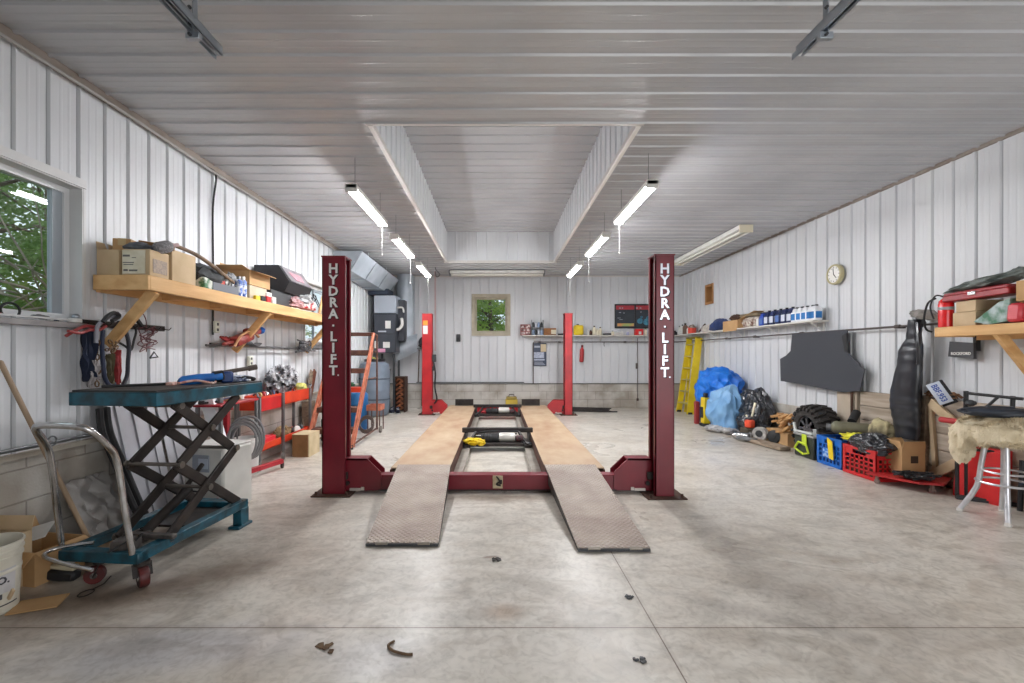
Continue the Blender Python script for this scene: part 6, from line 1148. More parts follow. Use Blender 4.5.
closed_box('cardboard_box', 'brown carton under the heap of kindling by the tyre', 4.04, 4.36, 6.34, 6.85, 0, .20, card, tape=False)
m = MB(); m.bar((3.86,6.1,.035),(3.76,6.85,.035),.16,.05,bev=.004); solo('floor_plank', 'weathered plank lying on the floor before the cartons', 'plank', m, pine_old)
# ATV tyre
t = T('atv_tyre', 'big knobbly black off-road tyre on a black rim against the wall', 'tyre', (4.06,5.95,0)); tc_ = Vector((4.18,5.98,.32)); Ra, Wd = .30, .26
m = MB(); m.lathe([(.165,-Wd/2+.02),(.175,-Wd/2),(.23,-Wd/2-.012),(.27,-Wd/2+.005),(.292,-Wd/2+.04),(.30,-.05),(.30,.05),(.292,Wd/2-.04),(.27,Wd/2-.005),(.23,Wd/2+.012),(.175,Wd/2),(.165,Wd/2-.02),(.165,-Wd/2+.02)], tc_, (1,0,0), 48); tb_ = t.p('tyre_body', m, M('tyre_rubber', (52,48,45), (38,35,34), rough=.8, scale=12))
m = MB()
for k in range(22):
    a = 2*PI*k/22
    for s in (-1,1):
        a2 = a+(PI/22 if s > 0 else 0)
        p0 = tc_+Vector((s*.008, math.cos(a2)*.305, math.sin(a2)*.305)); p1 = tc_+Vector((s*.128, math.cos(a2+.10)*.292, math.sin(a2+.10)*.292)); m.bar(p0, p1, .045, .034, up=(0,-math.sin(a2),math.cos(a2)), bev=.005)
        p2 = tc_+Vector((s*.138, math.cos(a2+.10)*.285, math.sin(a2+.10)*.285)); p3 = tc_+Vector((s*.142, math.cos(a2+.10)*.24, math.sin(a2+.10)*.24)); m.bar(p2, p3, .03, .02, up=(0,-math.sin(a2),math.cos(a2)), bev=.003)
t.p('tread_lugs', m, M('tyre_rubber'), tb_)
m = MB(); m.lathe([(.168,-Wd/2+.02),(.16,-Wd/2+.012),(.148,-Wd/2+.03),(.142,-.10),(.08,-.09),(.07,-.112),(.0,-.112)], tc_, (1,0,0), 40); m.lathe([(0,.06),(.14,.06),(.15,Wd/2-.02),(.166,Wd/2-.01)], tc_, (1,0,0), 40); rm = t.p('rim', m, M('rim_black', (84,84,88), rough=.35, metal=.3))
for k in range(8): a = 2*PI*k/8; m = MB(); m.bar(tc_+Vector((-.105,math.cos(a)*.06,math.sin(a)*.06)), tc_+Vector((-.118,math.cos(a)*.145,math.sin(a)*.145)), .028, .022, up=(1,0,0), bev=.003); t.p('spoke', m, M('rim_black'), rm)
m = MB(); [m.cyl(tc_+Vector((-.112,math.cos(a)*.04,math.sin(a)*.04)), tc_+Vector((-.132,math.cos(a)*.04,math.sin(a)*.04)), .010, 8) for a in [PI/4+PI/2*k for k in range(4)]]; t.p('wheel_nuts', m, chrome, rm)
# crates
def milk_crate(name, label, x0, x1, y0, y1, h, mat, logo=None):
    t = T(name, label, 'crate', ((x0+x1)/2, (y0+y1)/2, 0)); m = MB(); th = .008
    def side(f, L_, nh):
        """f(u, v, d): u along side 0..L_, v up, d outward"""
        def bb(u0,u1,v0,v1,d0=0,d1=th):
            P0, P1 = f(u0,v0,d0), f(u1,v1,d1); m.bx(min(P0[0],P1[0]),max(P0[0],P1[0]),min(P0[1],P1[1]),max(P0[1],P1[1]),min(P0[2],P1[2]),max(P0[2],P1[2]))
        bb(0,L_,0,.035,0,.012); bb(0,L_,h-.03,h,0,.014); bb(0,.035,.035,h-.03,0,.012); bb(L_-.035,L_,.035,h-.03,0,.012); bb(.035,L_-.035,h-.09,h-.075); bb(.035,L_*.3,h-.075,h-.03); bb(L_*.7,L_-.035,h-.075,h-.03)
        n = nh
        for i in range(1, n): u = .035+(L_-.07)*i/n; bb(u-.008,u+.008,.035,h-.085)
        for j in range(1, 4): v = .035+(h-.12)*j/4; bb(.035,L_-.035,v-.008,v+.008)
    side(lambda u,v,d: (x0+th-d if 0 else x0-d+.012, y0+u, v+.004), y1-y0, 6); side(lambda u,v,d: (x1-.012+d, y0+u, v+.004), y1-y0, 6)
    side(lambda u,v,d: (x0+u, y0-d+.012, v+.004), x1-x0, 6); side(lambda u,v,d: (x0+u, y1-.012+d, v+.004), x1-x0, 6); m.bx(x0+.01,x1-.01,y0+.01,y1-.01,.004,.014)
    t.p('crate_body', m, mat)
    if logo: m = MB(); m.bx(x0-.006,x0-.003,(y0+y1)/2-.09,(y0+y1)/2+.09,.10,.20); t.p('front_panel', m, logo)
    return t
milk_crate('milk_crate', 'blue plastic milk crate with a yellow strap, between green and red crates', 3.86, 4.18, 5.10, 5.50, .33, blue, M('blue_logo', (36,110,196), (150,180,220), rough=.5, scale=30, contrast=.15))
rc = milk_crate('milk_crate', 'red plastic milk crate with lattice sides, a black bag on it', 3.84, 4.18, 4.62, 5.06, .31, M('crate_red', (190,32,34), rough=.4))
m = MB(); m.bx(3.86,4.16,4.64,5.04,.02,.17,.02); solo('dark_parts', 'dark greasy parts filling the red milk crate', 'parts', m, brown)
m = MB(); m.bx(3.88,4.16,5.12,5.48,.02,.26,.02); solo('blue_sack', 'dark blue sack filling the blue milk crate', 'sack', m, M('sack_blue', (18,60,130), rough=.7))
t = T('battery_box', 'dark green and black box with lime straps next to the tyre', 'box', (4.0,5.75,0)); m = MB(); m.bx(3.86,4.16,5.56,5.92,.004,.27,.012); t.p('box_body', m, M('box_green_black', (50,58,48), (36,38,36), rough=.5, scale=6)); m = MB(); m.bx(3.85,4.17,5.55,5.93,.27,.30,.008); t.p('lid', m, M('lid_grey', (150,150,148), rough=.5))
m = MB(); m.tube([(3.84,5.88,.10),(3.835,5.80,.19),(3.835,5.66,.18),(3.84,5.62,.08),(3.84,5.72,.05),(3.84,5.82,.08)], .013, 8, True); m.bx(3.835,3.85,5.66,5.74,.16,.30,.004); solo('lime_strap', 'lime yellow strap and handle hanging over the dark green box', 'strap', m, lime)
m = MB(); m.bar((3.88,5.92,.30),(3.87,5.94,.42),.03,.02); m.bar((3.9,5.60,.30),(3.89,5.58,.38),.03,.02); m.bar((3.87,5.93,.32),(3.88,5.60,.32),.03,.02); solo('clear_bracket', 'pale clear plastic bracket standing on the dark green box', 'bracket', m, M('clear_pale', (204,208,206), rough=.3))
m = MB(); m.prism([(3.842,5.22,.30),(3.842,5.30,.335),(3.842,5.27,.10),(3.842,5.20,.09)], (0,0,0), (-.006,0,0)); solo('hanging_strap', 'flat yellow strap hanging over the front of the blue crate', 'strap', m, yellow)
m = MB(); m.blob((4.0,5.02,.37),(.10,.24,.045),.4,3,4,4); solo('yellow_jacket', 'yellow high visibility cloth lying across the blue and red crates', 'cloth', m, M('hi_vis', (226,224,60), (196,186,40), rough=.7, scale=10))
t = T('muffler', 'grey-green rusty muffler canister resting behind the blue crate', 'muffler', (4.08,5.3,.35)); m = MB(); m.lathe([(.03,-.2),(.07,-.17),(.078,-.15),(.078,.14),(.065,.18),(.03,.2)], (4.14,5.32,.43), (.75,-.62,.0), 22); t.p('shell', m, M('muffler_green', (108,106,84), (84,78,62), rough=.6, scale=7)); m = MB(); m.lathe([(.024,-.24),(.040,-.24),(.040,-.16),(.024,-.16),(.024,-.24)], (4.14,5.32,.43), (.75,-.62,.0), 16); t.p('inlet_ring', m, grey); 
m = MB(); m.cyl((4.22,5.42,.50),(4.34,5.50,.60),.045,14); solo('black_tube', 'short black tube leaning behind the muffler', 'tube', m, black)
m = MB(); m.blob((4.30,5.10,.42),(.10,.14,.16),.2,2,6,4); m.box((4.30,5.1,.16),(.18,.26,.32),None,.02); solo('tan_sack', 'tan and black sack standing behind the red crate', 'sack', m, M('sack_tan', (182,170,132), (90,84,66), rough=.9, scale=5, contrast=.3))
tarp('garbage_bag', 'crumpled black garbage bag lying on the red milk crate', (3.95,4.80,.35), (.14,.22,.11), .28, 1.7, 21, gb, 'bag', .18, .03)
m = MB(); m.blob((4.10,4.95,.40),(.08,.12,.04),.4,3,8,3); solo('white_plastic', 'scrap of white plastic behind the black bag', 'plastic', m, white)
# open carton and creeper
t = open_box('cardboard_box', 'open brown carton with a dark print standing on the red creeper', 4.00, 4.23, 4.50, 4.72, .105, .37, card, ((0,-1,82),(0,1,60),(-1,0,80)), flap=.40)
m = MB(); m.box((4.12,4.495,.26),(.07,.004,.07)); 
pr_m = M('carton_print', (60,46,34), rough=.7); t.p('print', m, pr_m)
t = T('mechanics_creeper', 'red flat creeper board on small casters under the carton', 'creeper', (4.1,4.45,0)); m = MB(); m.prism([(3.74,4.62,.085),(4.30,4.78,.085),(4.42,4.42,.085),(4.12,4.20,.085),(3.94,4.25,.085)], (0,0,0), (0,0,.018)); t.p('board', m, M('creeper_red', (184,44,44), (150,30,32), rough=.5, scale=5))
for q in ((3.82,4.58),(4.08,4.27),(4.36,4.45),(4.24,4.70)): m = MB(); m.lathe([(.008,-.009),(.024,-.009),(.024,.009),(.008,.009)], (q[0],q[1],.025), (1,.4,0), 14); m.bx(q[0]-.010,q[0]+.010,q[1]-.010,q[1]+.010,.03,.088); t.p('caster', m, M('caster_pale', (130,112,104), rough=.5))
rnd = random.Random(17); m = MB()
for k in range(14): pts = [(4.02+rnd.uniform(-.16,.16), 4.33+rnd.uniform(-.08,.16), .115+rnd.uniform(0,.05)) for q in range(5)]; m.tube(pts, .009, 6, smooth=4)
solo('cable_pile', 'pile of black wires and scraps on the red creeper', 'wires', m, black)
# black vinyl cover hanging
t = T('vinyl_cover', 'long black vinyl cover hanging from the pipe on the right wall', 'cover', (4.30,4.75,.4)); vin = M('vinyl_black', (24,26,32), (36,38,46), rough=.35, scale=5, coat=.25)
prof_ = [(1.66,4.69,.06),(1.58,4.69,.065),(1.46,4.70,.075),(1.40,4.72,.11),(1.34,4.74,.135),(1.20,4.75,.13),(1.05,4.77,.145),(.90,4.79,.165),(.75,4.80,.17),(.60,4.79,.155),(.48,4.78,.14),(.42,4.78,.13)]
m = MB(); vs, fs = [], []; n = 24
for i in range(80):
    q = i/79*(len(prof_)-1); a = int(min(q, len(prof_)-2)); f_ = q-a; z = prof_[a][0]*(1-f_)+prof_[a+1][0]*f_; yc = prof_[a][1]*(1-f_)+prof_[a+1][1]*f_; w = prof_[a][2]*(1-f_)+prof_[a+1][2]*f_; d = .05+.03*math.sin(min(1,max(0,(1.45-z)))*PI)
    fold_ = lambda an: .0045*math.sin(z*55+2.5*math.sin(z*9)+math.cos(an)*2)*(1 if z < .85 else .4)
    for j in range(n): an = 2*PI*j/n; fold = fold_(an); vs.append((4.32-.02+math.cos(an)*(d+fold), yc+math.sin(an)*(w+fold*.6)+.012*noise.noise(Vector((z*3,math.cos(an)*1.6,math.sin(an)*1.6))), z))
for i in range(79):
    for j in range(n): fs.append((i*n+j, i*n+(j+1) % n, (i+1)*n+(j+1) % n, (i+1)*n+j))
fs += [tuple(range(n)), tuple((79)*n+j for j in range(n))]; m.add(vs, fs); t.p('cover_body', m, vin)
m = MB(); m.tube([(4.27,4.62,1.62),(4.24,4.58,1.4),(4.26,4.60,1.2)], .022, 8, smooth=4); m.tube([(XR-.10,4.70,1.58),(XR-.14,4.70,1.66),(XR-.12,4.70,1.7),(XR-.07,4.70,1.62)], .02, 6, smooth=3); t.p('strap', m, vin)
m = MB(); m.blob((4.33,4.60,1.70),(.06,.18,.05),.3,3,3,3,None,(R(12),0,0)); solo('fabric_bundle', 'pale grey fabric scrap lying over the pipe next to the shelf', 'fabric', m, M('fabric_grey', (150,144,138), (100,96,92), rough=.9, scale=12))
m = MB(); m.tube([(4.22,4.38,1.84),(4.20,4.44,1.80),(4.19,4.47,1.65),(4.22,4.48,1.55),(4.26,4.46,1.52)], .009, 8, smooth=4); solo('black_hose', 'black hose curving down beside the red extinguisher', 'hose', m, black)
# license plate
pc = P(939.5, 393, 4.42); t = T('licence_plate', 'tilted white and blue licence plate leaning on the plank wall', 'licence plate', tuple(pc)); rx = (P(946,404,4.42)-P(933,382,4.42)).normalized(); up = Vector((0,-1,0)).cross(rx) if False else rx.cross(Vector((0,1,0))) ; 
nrm = Vector((-.55,-.8,.15)).normalized(); rx = (rx-nrm*rx.dot(nrm)).normalized(); up = nrm.cross(rx)
FM = face_M(pc, rx, up); m = MB(FM); m.box((0,0,0),(.215,.108,.004),None,.0015); pl = t.p('plate', m, M('plate_white', (206,214,226), (190,198,212), rough=.35, scale=6)); t.p('characters', text('BBF.953', .066, FM @ Matrix.Translation((0,-.004,.003)), .001, .80), M('plate_blue', (50,80,160), rough=.4), pl, flatshade=True)
m = MB(FM); m.box((.01,.022,-.012),(.24,.12,.012),None,.004); t.p('backing', m, black)
# wood frame behind the stool, dead leaves
pl_ = M('pale_plank', (200,178,146), (176,152,120), rough=.75, scale=5, bump=.15, bscale=18)
t = T('timber_trestle', 'pale wooden x-shaped frame leaning on the plank lined wall', 'frame', (4.36,4.3,0)); 
m = MB(); m.bar((4.38,4.60,.82),(4.30,4.08,.50),.09,.03,up=(1,0,0),bev=.004); t.p('upper_plank', m, pl_); m = MB(); m.bar((4.36,4.62,.05),(4.33,4.15,.38),.09,.03,up=(1,0,0),bev=.004); t.p('lower_plank', m, pl_); m = MB(); m.bar((4.39,4.70,.0),(4.40,4.66,.88),.05,.06,up=(1,0,0),bev=.004); t.p('upright', m, pine_old); m = MB(); m.bar((4.40,4.56,.0),(4.40,4.62,.80),.04,.03,up=(1,0,0)); t.p('upright', m, pl_)
rnd = random.Random(23); m = MB()
for k in range(40): p_ = Vector((4.40+rnd.uniform(-.03,.03), 4.5+rnd.uniform(-.16,.16), .885+rnd.uniform(0,.04))); m.box(p_, (.05,.035,.003), (rnd.uniform(-1,1),rnd.uniform(-1,1),rnd.uniform(0,3)))
solo('dry_leaves', 'dry brown leaves and chips on top of the plank lining', 'leaves', m, M('leaf_brown', (150,110,78), (104,72,50), rough=.9, scale=14), kind='stuff')
t = T('floor_jack', 'red padded handle of a jack resting before the plank wall', 'jack handle', (4.2,4.28,.6)); a, b_ = P(941,419.5,4.22), P(963,422.5,4.02); m = MB(); m.cyl(a,b_,.026,14); t.p('grip', m, M('grip_red', (176,40,44), rough=.5)); m = MB(); m.cyl(b_, b_+(b_-a)*.55, .014, 10); t.p('shaft', m, dgrey)
# dark metal rack frame behind the stool
t = T('metal_rack', 'black tubular metal frame standing behind the fleece covered stool', 'frame', (4.30,3.9,0)); bkm = M('black_metal', (40,40,42), rough=.45, metal=.3)
m = MB(); m.cyl(P(966,393,4.1),P(1023,399,3.72),.013,10); m.cyl(P(966,391,4.1),P(966,412,4.1),.018,10); m.cyl(P(1013,396,3.8),P(1012,418,3.8),.016,10); t.p('top_rail', m, bkm)
m = MB(); a = P(957,436,4.12); m.cyl(a,(a.x+.0,a.y,.03),.016,10); b_ = P(966,412,4.1); m.cyl(b_,(b_.x,b_.y,.02),.012,8); m.bar((a.x-.03,a.y-.02,.02),(a.x+.30,a.y-.25,.02),.05,.035); m.cyl((a.x,a.y,.45),(a.x+.2,a.y-.15,.45),.012,8); t.p('post', m, bkm)
m = MB(); a, b_ = P(998,397,3.85), P(983,410,4.0); m.cyl(a,b_,.012,8); m.blob(P(971,403,4.05),(.035,.035,.03),.2,2,3,3); t.p('clamp_arm', m, dgrey)
# ================================================================ STOOL WITH FLEECE
scx, scy = 4.02, 3.60; t = T('metal_stool', 'chrome legged stool buried under a tan fleece by the right edge', 'stool', (scx, scy, 0))
m = MB(); m.lathe([(0,.60),(.17,.60),(.18,.61),(.18,.64),(.165,.65),(0,.655)], (scx,scy,0), n=28); t.p('seat', m, white)
feet = [(3.85,3.79),(3.86,3.44),(4.20,3.41),(4.19,3.78)]
for fx_, fy_ in feet:
    k1 = Vector((scx+(fx_-scx)*.42, scy+(fy_-scy)*.42, .60)); k2 = Vector((scx+(fx_-scx)*.62, scy+(fy_-scy)*.62, .22)); m = MB(); m.tube([k1, k1.lerp(k2,.5), k2, Vector((fx_,fy_,.015))], .019, 10, smooth=3); lg = t.p('leg', m, M('polished_alu', (222,222,226), (196,196,200), rough=.3, metal=.6, scale=14)); m = MB(); m.lathe([(.012,.0),(.022,.002),(.020,.02),(.014,.03)], (fx_,fy_,0), n=14); t.p('rubber_foot', m, M('foot_pale', (214,210,204), rough=.5), lg)
m = MB(); rr_ = .165; m.tube([(scx+rr_*math.cos(a), scy+rr_*math.sin(a), .285) for a in [2*PI*k/36 for k in range(36)]], .009, 8, True); t.p('foot_ring', m, M('polished_alu'))
m = MB(); rr_ = .13; m.tube([(scx+rr_*math.cos(a), scy+rr_*math.sin(a), .37) for a in [2*PI*k/32 for k in range(32)]], .008, 8, True); t.p('brace_ring', m, M('polished_alu'))
fl = M('fleece', (228,216,190), (204,188,156), rough=1.0, scale=9, bump=.5, bscale=60)
b = bmesh.new(); bmesh.ops.create_icosphere(b, subdivisions=6, radius=1)
for v in b.verts:
    p_ = v.co.normalized(); n1 = noise.noise(p_*2.1+Vector((4,1,2))); n2 = noise.noise(p_*7+Vector((1,5,2))); n3 = noise.noise(p_*22)
    s_ = 1+.14*n1+.06*n2+.022*n3; q = Vector((p_.x*.29, p_.y*.35, p_.z*.10))*s_+Vector((scx+.07,scy-.02,.715))
    dx, dy = p_.x, p_.y
    if p_.z < .2:
        ang = math.atan2(dy, dx); rim = max(0, math.hypot(dx,dy)-.55)/.45
        drop = .22*max(0, math.cos(ang-R(150)))**3+.05+.07*max(0, math.cos(ang-R(240)))**2
        q.z -= rim*drop*(.7+.5*noise.noise(Vector((ang*2.2,1,3))))
    if math.hypot(dx,dy) < .55 and p_.z < 0: q.z = max(q.z, .662)
    v.co = q
rnd = random.Random(2); b.faces.ensure_lookup_table(); b.normal_update(); fvs, ffs = [], []
for f_ in b.faces:
    for _ in range(2):
        w_ = [rnd.random() for _ in f_.verts]; tot = sum(w_); p_ = sum((v.co*(q/tot) for v, q in zip(f_.verts, w_)), Vector()); n_ = f_.normal
        if n_.z < -.6: continue
        cl = noise.noise_vector(p_*14)*.9; d = (n_*.7+Vector((0,0,-.35))+cl+Vector((rnd.uniform(-.3,.3), rnd.uniform(-.3,.3), rnd.uniform(-.3,.3)))).normalized()*rnd.uniform(.016,.034); s__ = n_.cross(d)
        s__ = (s__.normalized() if s__.length > 1e-6 else n_.orthogonal())*.0022; i = len(fvs); fvs += [p_-s__, p_+s__, p_+d]; ffs.append((i, i+1, i+2))
m = MB(); m.bm(b); m.add(fvs, ffs); solo('fleece', 'tan shaggy fleece draped over the chrome legged stool', 'fleece', m, fl)
m = MB(); m.blob((3.90,3.82,.57),(.06,.10,.17),.3,2.6,4,4); solo('fleece_scrap', 'hanging tan fleece flap at the corner of the stool', 'fleece', m, fl)
m = MB(); q0, q1 = P(972,412,3.75), P(1024,413,3.45); m.blob(((q0+q1)/2+Vector((.03,0,.0))),(.24,.11,.045),.12,2,3,4,None,(0,0,R(-38))); m.box((q0+q1)/2+Vector((.03,0,.035)),(.16,.07,.03),(0,0,R(-38)),.012); solo('plastic_moulding', 'dark moulded plastic car part lying on the fleece', 'car part', m, M('moulding_dark', (44,52,64), (32,36,44), rough=.5, scale=7))
# red case behind the stool
t = T('red_case', 'bright red blow moulded tool case standing behind the stool', 'tool case', (4.30,4.06,0)); a, b_ = Vector((4.22,4.22,0)), Vector((4.30,3.88,0)); lean = Vector((.06,.01,.47)); nn = Vector((.08,.02,0))
m = MB(); m.prism([a, b_, b_+lean, a+lean], (0,0,0), nn); cs_ = t.p('case_shell', m, red)
m = MB(); o = Vector((-.012,-.003,0)); [m.prism([a.lerp(b_,u0)+lean*v0, a.lerp(b_,u1)+lean*v0, a.lerp(b_,u1)+lean*v1, a.lerp(b_,u0)+lean*v1], (0,0,0), o) for (u0,u1,v0,v1) in ((.05,.95,.05,.95),)]; t.p('raised_panel', m, red, cs_)
m = MB(); m.bar(b_+lean*.25+Vector((.0,-.01,0)), b_+lean*.6+Vector((.0,-.01,0)), .03,.02); t.p('latch', m, dgrey, cs_)
for k, (x, y, h_, lab) in enumerate(((4.34,3.78,.42,'dark pole standing beside the red case'),(4.38,3.70,.50,'second dark pole standing beside the red case'))): m = MB(); m.cyl((x,y,0),(x+.02,y,h_),.018,10); solo('steel_pole', lab, 'pole', m, bkm)
m = MB(); m.blob((4.34,3.52,.12),(.09,.12,.12),.15,2,2,4); solo('grey_sack', 'grey lump of sacking on the floor behind the stool', 'sack', m, M('sack_grey', (120,116,112), (90,86,84), rough=.9, scale=9))
# ================================================================ RIGHT SHELF
RZ = 1.55; t = T('plank_shelf', 'pine shelf braced off the right wall holding the extinguisher', 'shelf', (4.28,3.4,1.46)); m = MB(); [m.bx(x,x+.12,2.4,4.23,RZ-.03,RZ,.003) for x in (4.09,4.215,4.34)]; t.p('shelf_board', m, pine); m = MB(); m.bx(4.08,4.12,2.4,4.25,RZ-.088,RZ+.001,.004); t.p('fascia', m, pine); m = MB(); m.bx(4.12,XR-.02,4.21,4.25,RZ-.088,RZ-.03,.003); t.p('end_board', m, pine)
for y in (3.74,2.6): m = MB(); m.bar((4.11,y,RZ-.06),(XR-.06,y,1.10),.075,.038,up=(0,1,0),bev=.003); t.p('brace', m, pine)
m = MB(); m.bx(XR-.06,XR-.022,2.4,4.2,RZ-.118,RZ-.03); t.p('ledger', m, pine)
t = T('fire_extinguisher', 'large red fire extinguisher standing at the end of the pine shelf', 'fire extinguisher', (4.16,4.17,RZ)); ex = Vector((4.145,4.205,RZ)); m = MB(); m.lathe([(.045,0),(.055,.006),(.056,.21),(.05,.245),(.03,.265),(.018,.275)], ex, n=24); t.p('cylinder', m, M('ext_red', (216,24,28), rough=.25, coat=.4)); m = MB(); m.lathe([(.0565,.16),(.0572,.162),(.0572,.185),(.0565,.187)], ex, n=24); t.p('band', m, M('band_grey', (150,150,152), rough=.4)); m = MB(); m.cyl(ex+Vector((0,0,.26)), ex+Vector((0,0,.30)), .018, 12); m.bar(ex+Vector((0,.02,.30)), ex+Vector((0,-.08,.315)), .022,.008); m.bar(ex+Vector((0,.02,.28)), ex+Vector((0,-.08,.275)), .022,.008); t.p('valve', m, grey); m = MB(); m.tube([ex+Vector((0,.02,.285)), ex+Vector((-.03,.07,.30)), ex+Vector((-.06,.09,.2)), ex+Vector((-.055,.06,.08))], .007, 8, smooth=5); t.p('hose', m, black)
closed_box('cardboard_box', 'lower of two tan cartons beside the extinguisher', 4.12, 4.40, 3.92, 4.12, RZ, RZ+.125, card_pale, tape=False); closed_box('cardboard_box', 'upper of two tan cartons beside the extinguisher', 4.13, 4.38, 3.93, 4.10, RZ+.127, RZ+.225, card_pale, tape=False)
t = T('red_tool_case', 'long dark red metal case lying across the cartons on the pine shelf', 'tool case', (4.2,3.95,RZ+.23)); m = MB(); m.box((4.20,3.93,RZ+.262),(.20,.52,.055),(R(-2),0,R(4)),.008); t.p('case_body', m, M('case_red', (160,26,34), (130,20,28), rough=.3, scale=6, coat=.3)); m = MB(); m.box((4.20,3.93,RZ+.30),(.195,.5,.03),(R(-2),0,R(4)),.008); t.p('case_lid', m, M('case_red')); m = MB(); m.box((4.095,3.93,RZ+.28),(.012,.06,.03),(0,0,R(4)),.003); t.p('latch', m, chrome)
m = MB(); m.blob((4.20,3.88,RZ+.37),(.10,.33,.045),.3,2.5,6,4,None,(R(-9),0,R(4))); m.blob((4.22,3.66,RZ+.41),(.06,.06,.05),.3,2,3,3); solo('crumpled_bag', 'silver and dark green crumpled bag on top of the red case', 'bag', m, M('bag_silver', (120,128,124), (40,54,52), rough=.35, scale=10, contrast=.5))
m = MB(); m.prism([(4.10,3.92,RZ+.03),(4.10,3.80,RZ+.0),(4.10,3.66,RZ+.02),(4.10,3.64,RZ+.20),(4.10,3.72,RZ+.18)], (0,0,0), (.14,0,0)); solo('green_bag', 'green and silver pointed packet leaning on the pine shelf', 'packet', m, M('packet_green', (64,116,86), (176,190,190), rough=.4, scale=12, contrast=.35))
m = MB(); m.box((4.14,3.61,RZ+.08),(.12,.10,.15),(0,.1,.1),.02); solo('pink_carton', 'pinkish red rounded carton at the near part of the pine shelf', 'carton', m, M('carton_pinkred', (214,70,80), (190,50,58), rough=.4, scale=10))
m = MB(); m.bx(4.14,4.34,3.40,3.53,RZ,RZ+.12,.01); solo('black_box', 'black and red box behind the pinkish carton on the shelf', 'box', m, M('black_red', (40,30,32), (130,40,48), rough=.5, scale=14, contrast=.3)); closed_box('wooden_box', 'tan box raised on the black box at the near shelf part', 4.10, 4.36, 3.36, 3.60, RZ+.17, RZ+.33, card, tape=False)
m = MB(); m.bx(4.36,4.44,3.36,3.60,RZ,RZ+.17,.005); m.bx(4.13,4.36,3.36,3.60,RZ+.155,RZ+.169,.003); solo('wood_riser', 'small wooden riser under the tan box on the pine shelf', 'riser', m, card_dark)
m = MB(); m.blob((4.14,3.86,RZ+.015),(.02,.02,.015),.1,2,1,2); solo('bottle_stopper', 'tiny white cap at the shelf edge before the green packet', 'cap', m, white)
t = T('brochure_pouch', 'dark grey pouch with a white maker name hung under the pine shelf', 'pouch', (4.42,4.2,1.3)); Xb = 4.40; pts = [LW(949.5,341.5,Xb),LW(973.5,343,Xb),LW(973.5,359,Xb),LW(948,356.5,Xb)]; m = MB(); m.prism(pts, (0,0,0), (.03,0,0)); t.p('pouch_body', m, M('pouch_grey', (66,66,70), rough=.6)); ce = sum(pts, Vector())/4
g = text('ROCKFORD', .036, face_M((Xb-.002, ce.y, ce.z-.035), (0,-1,0), (0,0,1)), .001, .95); t.p('lettering', g, white, flatshade=True); m = MB(); q = LW(973,338,Xb+.02); m.bx(Xb+.02,Xb+.06,q.y-.03,q.y+.0,q.z-.12,q.z+.03); t.p('hanging_strap', m, black)
m = MB(); q = RW(861,400,XR-.11); m.cyl((XR-.105,5.62,0.0),(XR-.105,5.62,.88),.014,8); solo('steel_rod', 'rusty steel rod standing against the wall beside the planks', 'rod', m, brown)
# debris on the floor
def debris(name, label, p, mat, seed, sc_=1.0):
    rnd = random.Random(seed); m = MB(); 
    for k in range(6): q = Vector(p)+Vector((rnd.uniform(-.025,.025)*sc_, rnd.uniform(-.015,.015)*sc_, .004)); m.box(q, (rnd.uniform(.012,.03)*sc_,rnd.uniform(.01,.018)*sc_,.006), (rnd.uniform(-.2,.2),rnd.uniform(-.2,.2),rnd.uniform(0,3)), .003)
    return solo(name, label, 'debris', m, mat)
debris('dry_leaf', 'crumpled dry leaf on the concrete in the foreground, nearest the bucket', FL(327,649), M('debris_brown', (120,96,72), (84,64,46), rough=.9, scale=20), 1, 1.7)
m = MB(); a = FL(398,651); m.tube([a+Vector((-.03,.06,.006)), a+Vector((-.05,.03,.006)), a+Vector((-.02,-.01,.008)), a+Vector((.04,-.03,.006)), a+Vector((.07,-.03,.006))], .006, 6, smooth=4); solo('twig', 'small curved brown twig on the foreground concrete', 'twig', m, M('debris_brown'))
debris('oil_crumb', 'dark crumb of dirt on the floor right of the floor joint crossing', FL(640,661), dgrey, 3)
debris('oil_crumb', 'dark chip on the floor just above the crossing of the joints', FL(630,598), dgrey, 4)
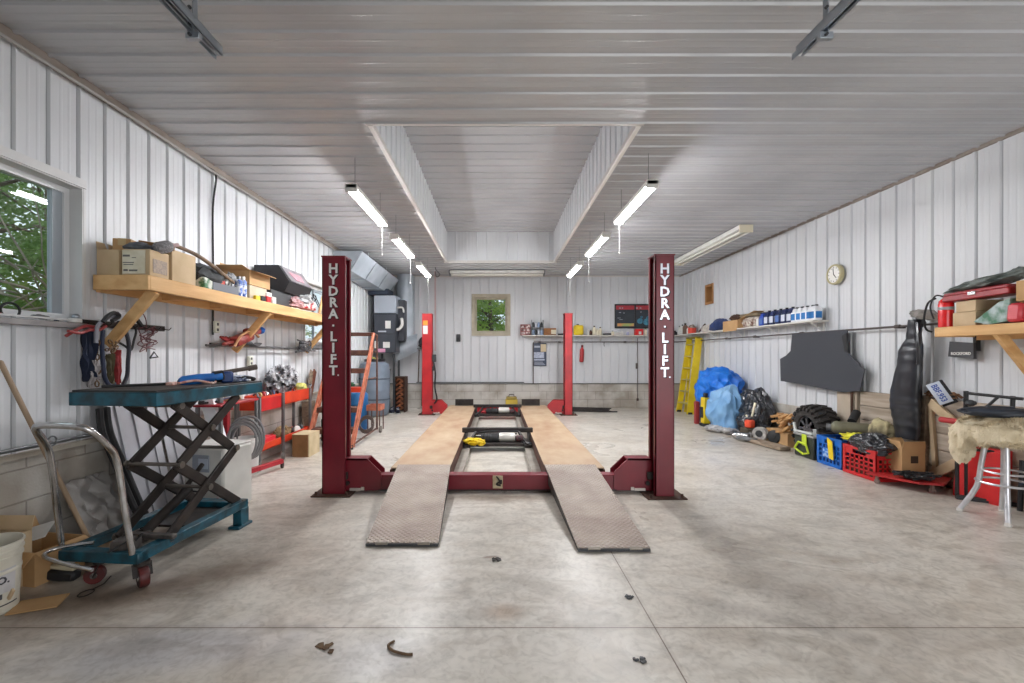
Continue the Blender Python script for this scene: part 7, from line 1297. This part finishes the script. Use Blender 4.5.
debris('dirt_clump', 'dark greasy clump on the concrete between the two ramps', FL(497,560), darkst, 5, 1.3)
m = MB(); p_ = FL(86,594); m.tube([p_+Vector((.03*math.cos(a),.04*math.sin(a),.005)) for a in [2*PI*k/12 for k in range(12)]], .003, 5, True); m.tube([p_+Vector((0,.04,.005)), p_+Vector((.01,.1,.005)), p_+Vector((0,.16,.02))], .003, 5); solo('wire_loop', 'thin wire loop on the floor below the lift table corner', 'wire', m, darkst)

# ================================================================ LIGHT AND CAMERA
w = bpy.data.worlds.new('overcast'); sc.world = w; w.use_nodes = True; nt = w.node_tree; bg = nt.nodes['Background']
bg.inputs[0].default_value = (.86,.93,1.0,1); bg.inputs[1].default_value = SKY
# daylight through the open bay door: an unseen area lamp added to the sky light
def area(name, loc, rot, sx, sy, power, col, portal=False):
    l = bpy.data.lights.new(name, 'AREA'); l.shape = 'RECTANGLE'; l.size = sx; l.size_y = sy; l.energy = power; l.color = col
    if portal: l.cycles.is_portal = True
    o = bpy.data.objects.new(name, l); COL.objects.link(o); o.location = loc; o.rotation_euler = rot; return o
area('bay_door_daylight', (2.3, YF-.05, 1.4), (R(90),0,0), 4.0, 2.7, DOOR, (1.0,1.0,1.0))
cam = bpy.data.cameras.new('camera'); cam.lens = F*36/1024; cam.sensor_width = 36; cam.sensor_fit = 'HORIZONTAL'
cam.shift_x = (512-CX)/1024; cam.shift_y = (CY-341.5)/1024; cam.clip_start = .05; cam.clip_end = 200
co = bpy.data.objects.new('camera', cam); COL.objects.link(co); co.location = (0,0,H); co.rotation_euler = (R(90),0,0); sc.camera = co
vs_ = sc.view_settings; vs_.view_transform = 'Standard'; vs_.look = 'None'; vs_.exposure = EXPO; vs_.gamma = 1.0; vs_.use_curve_mapping = False
sc.cycles.max_bounces = 8; sc.cycles.diffuse_bounces = 5; sc.cycles.glossy_bounces = 3; sc.cycles.transparent_max_bounces = 12; sc.cycles.sample_clamp_indirect = 4; sc.cycles.sample_clamp_direct = 40; sc.cycles.caustics_reflective = False; sc.cycles.caustics_refractive = False
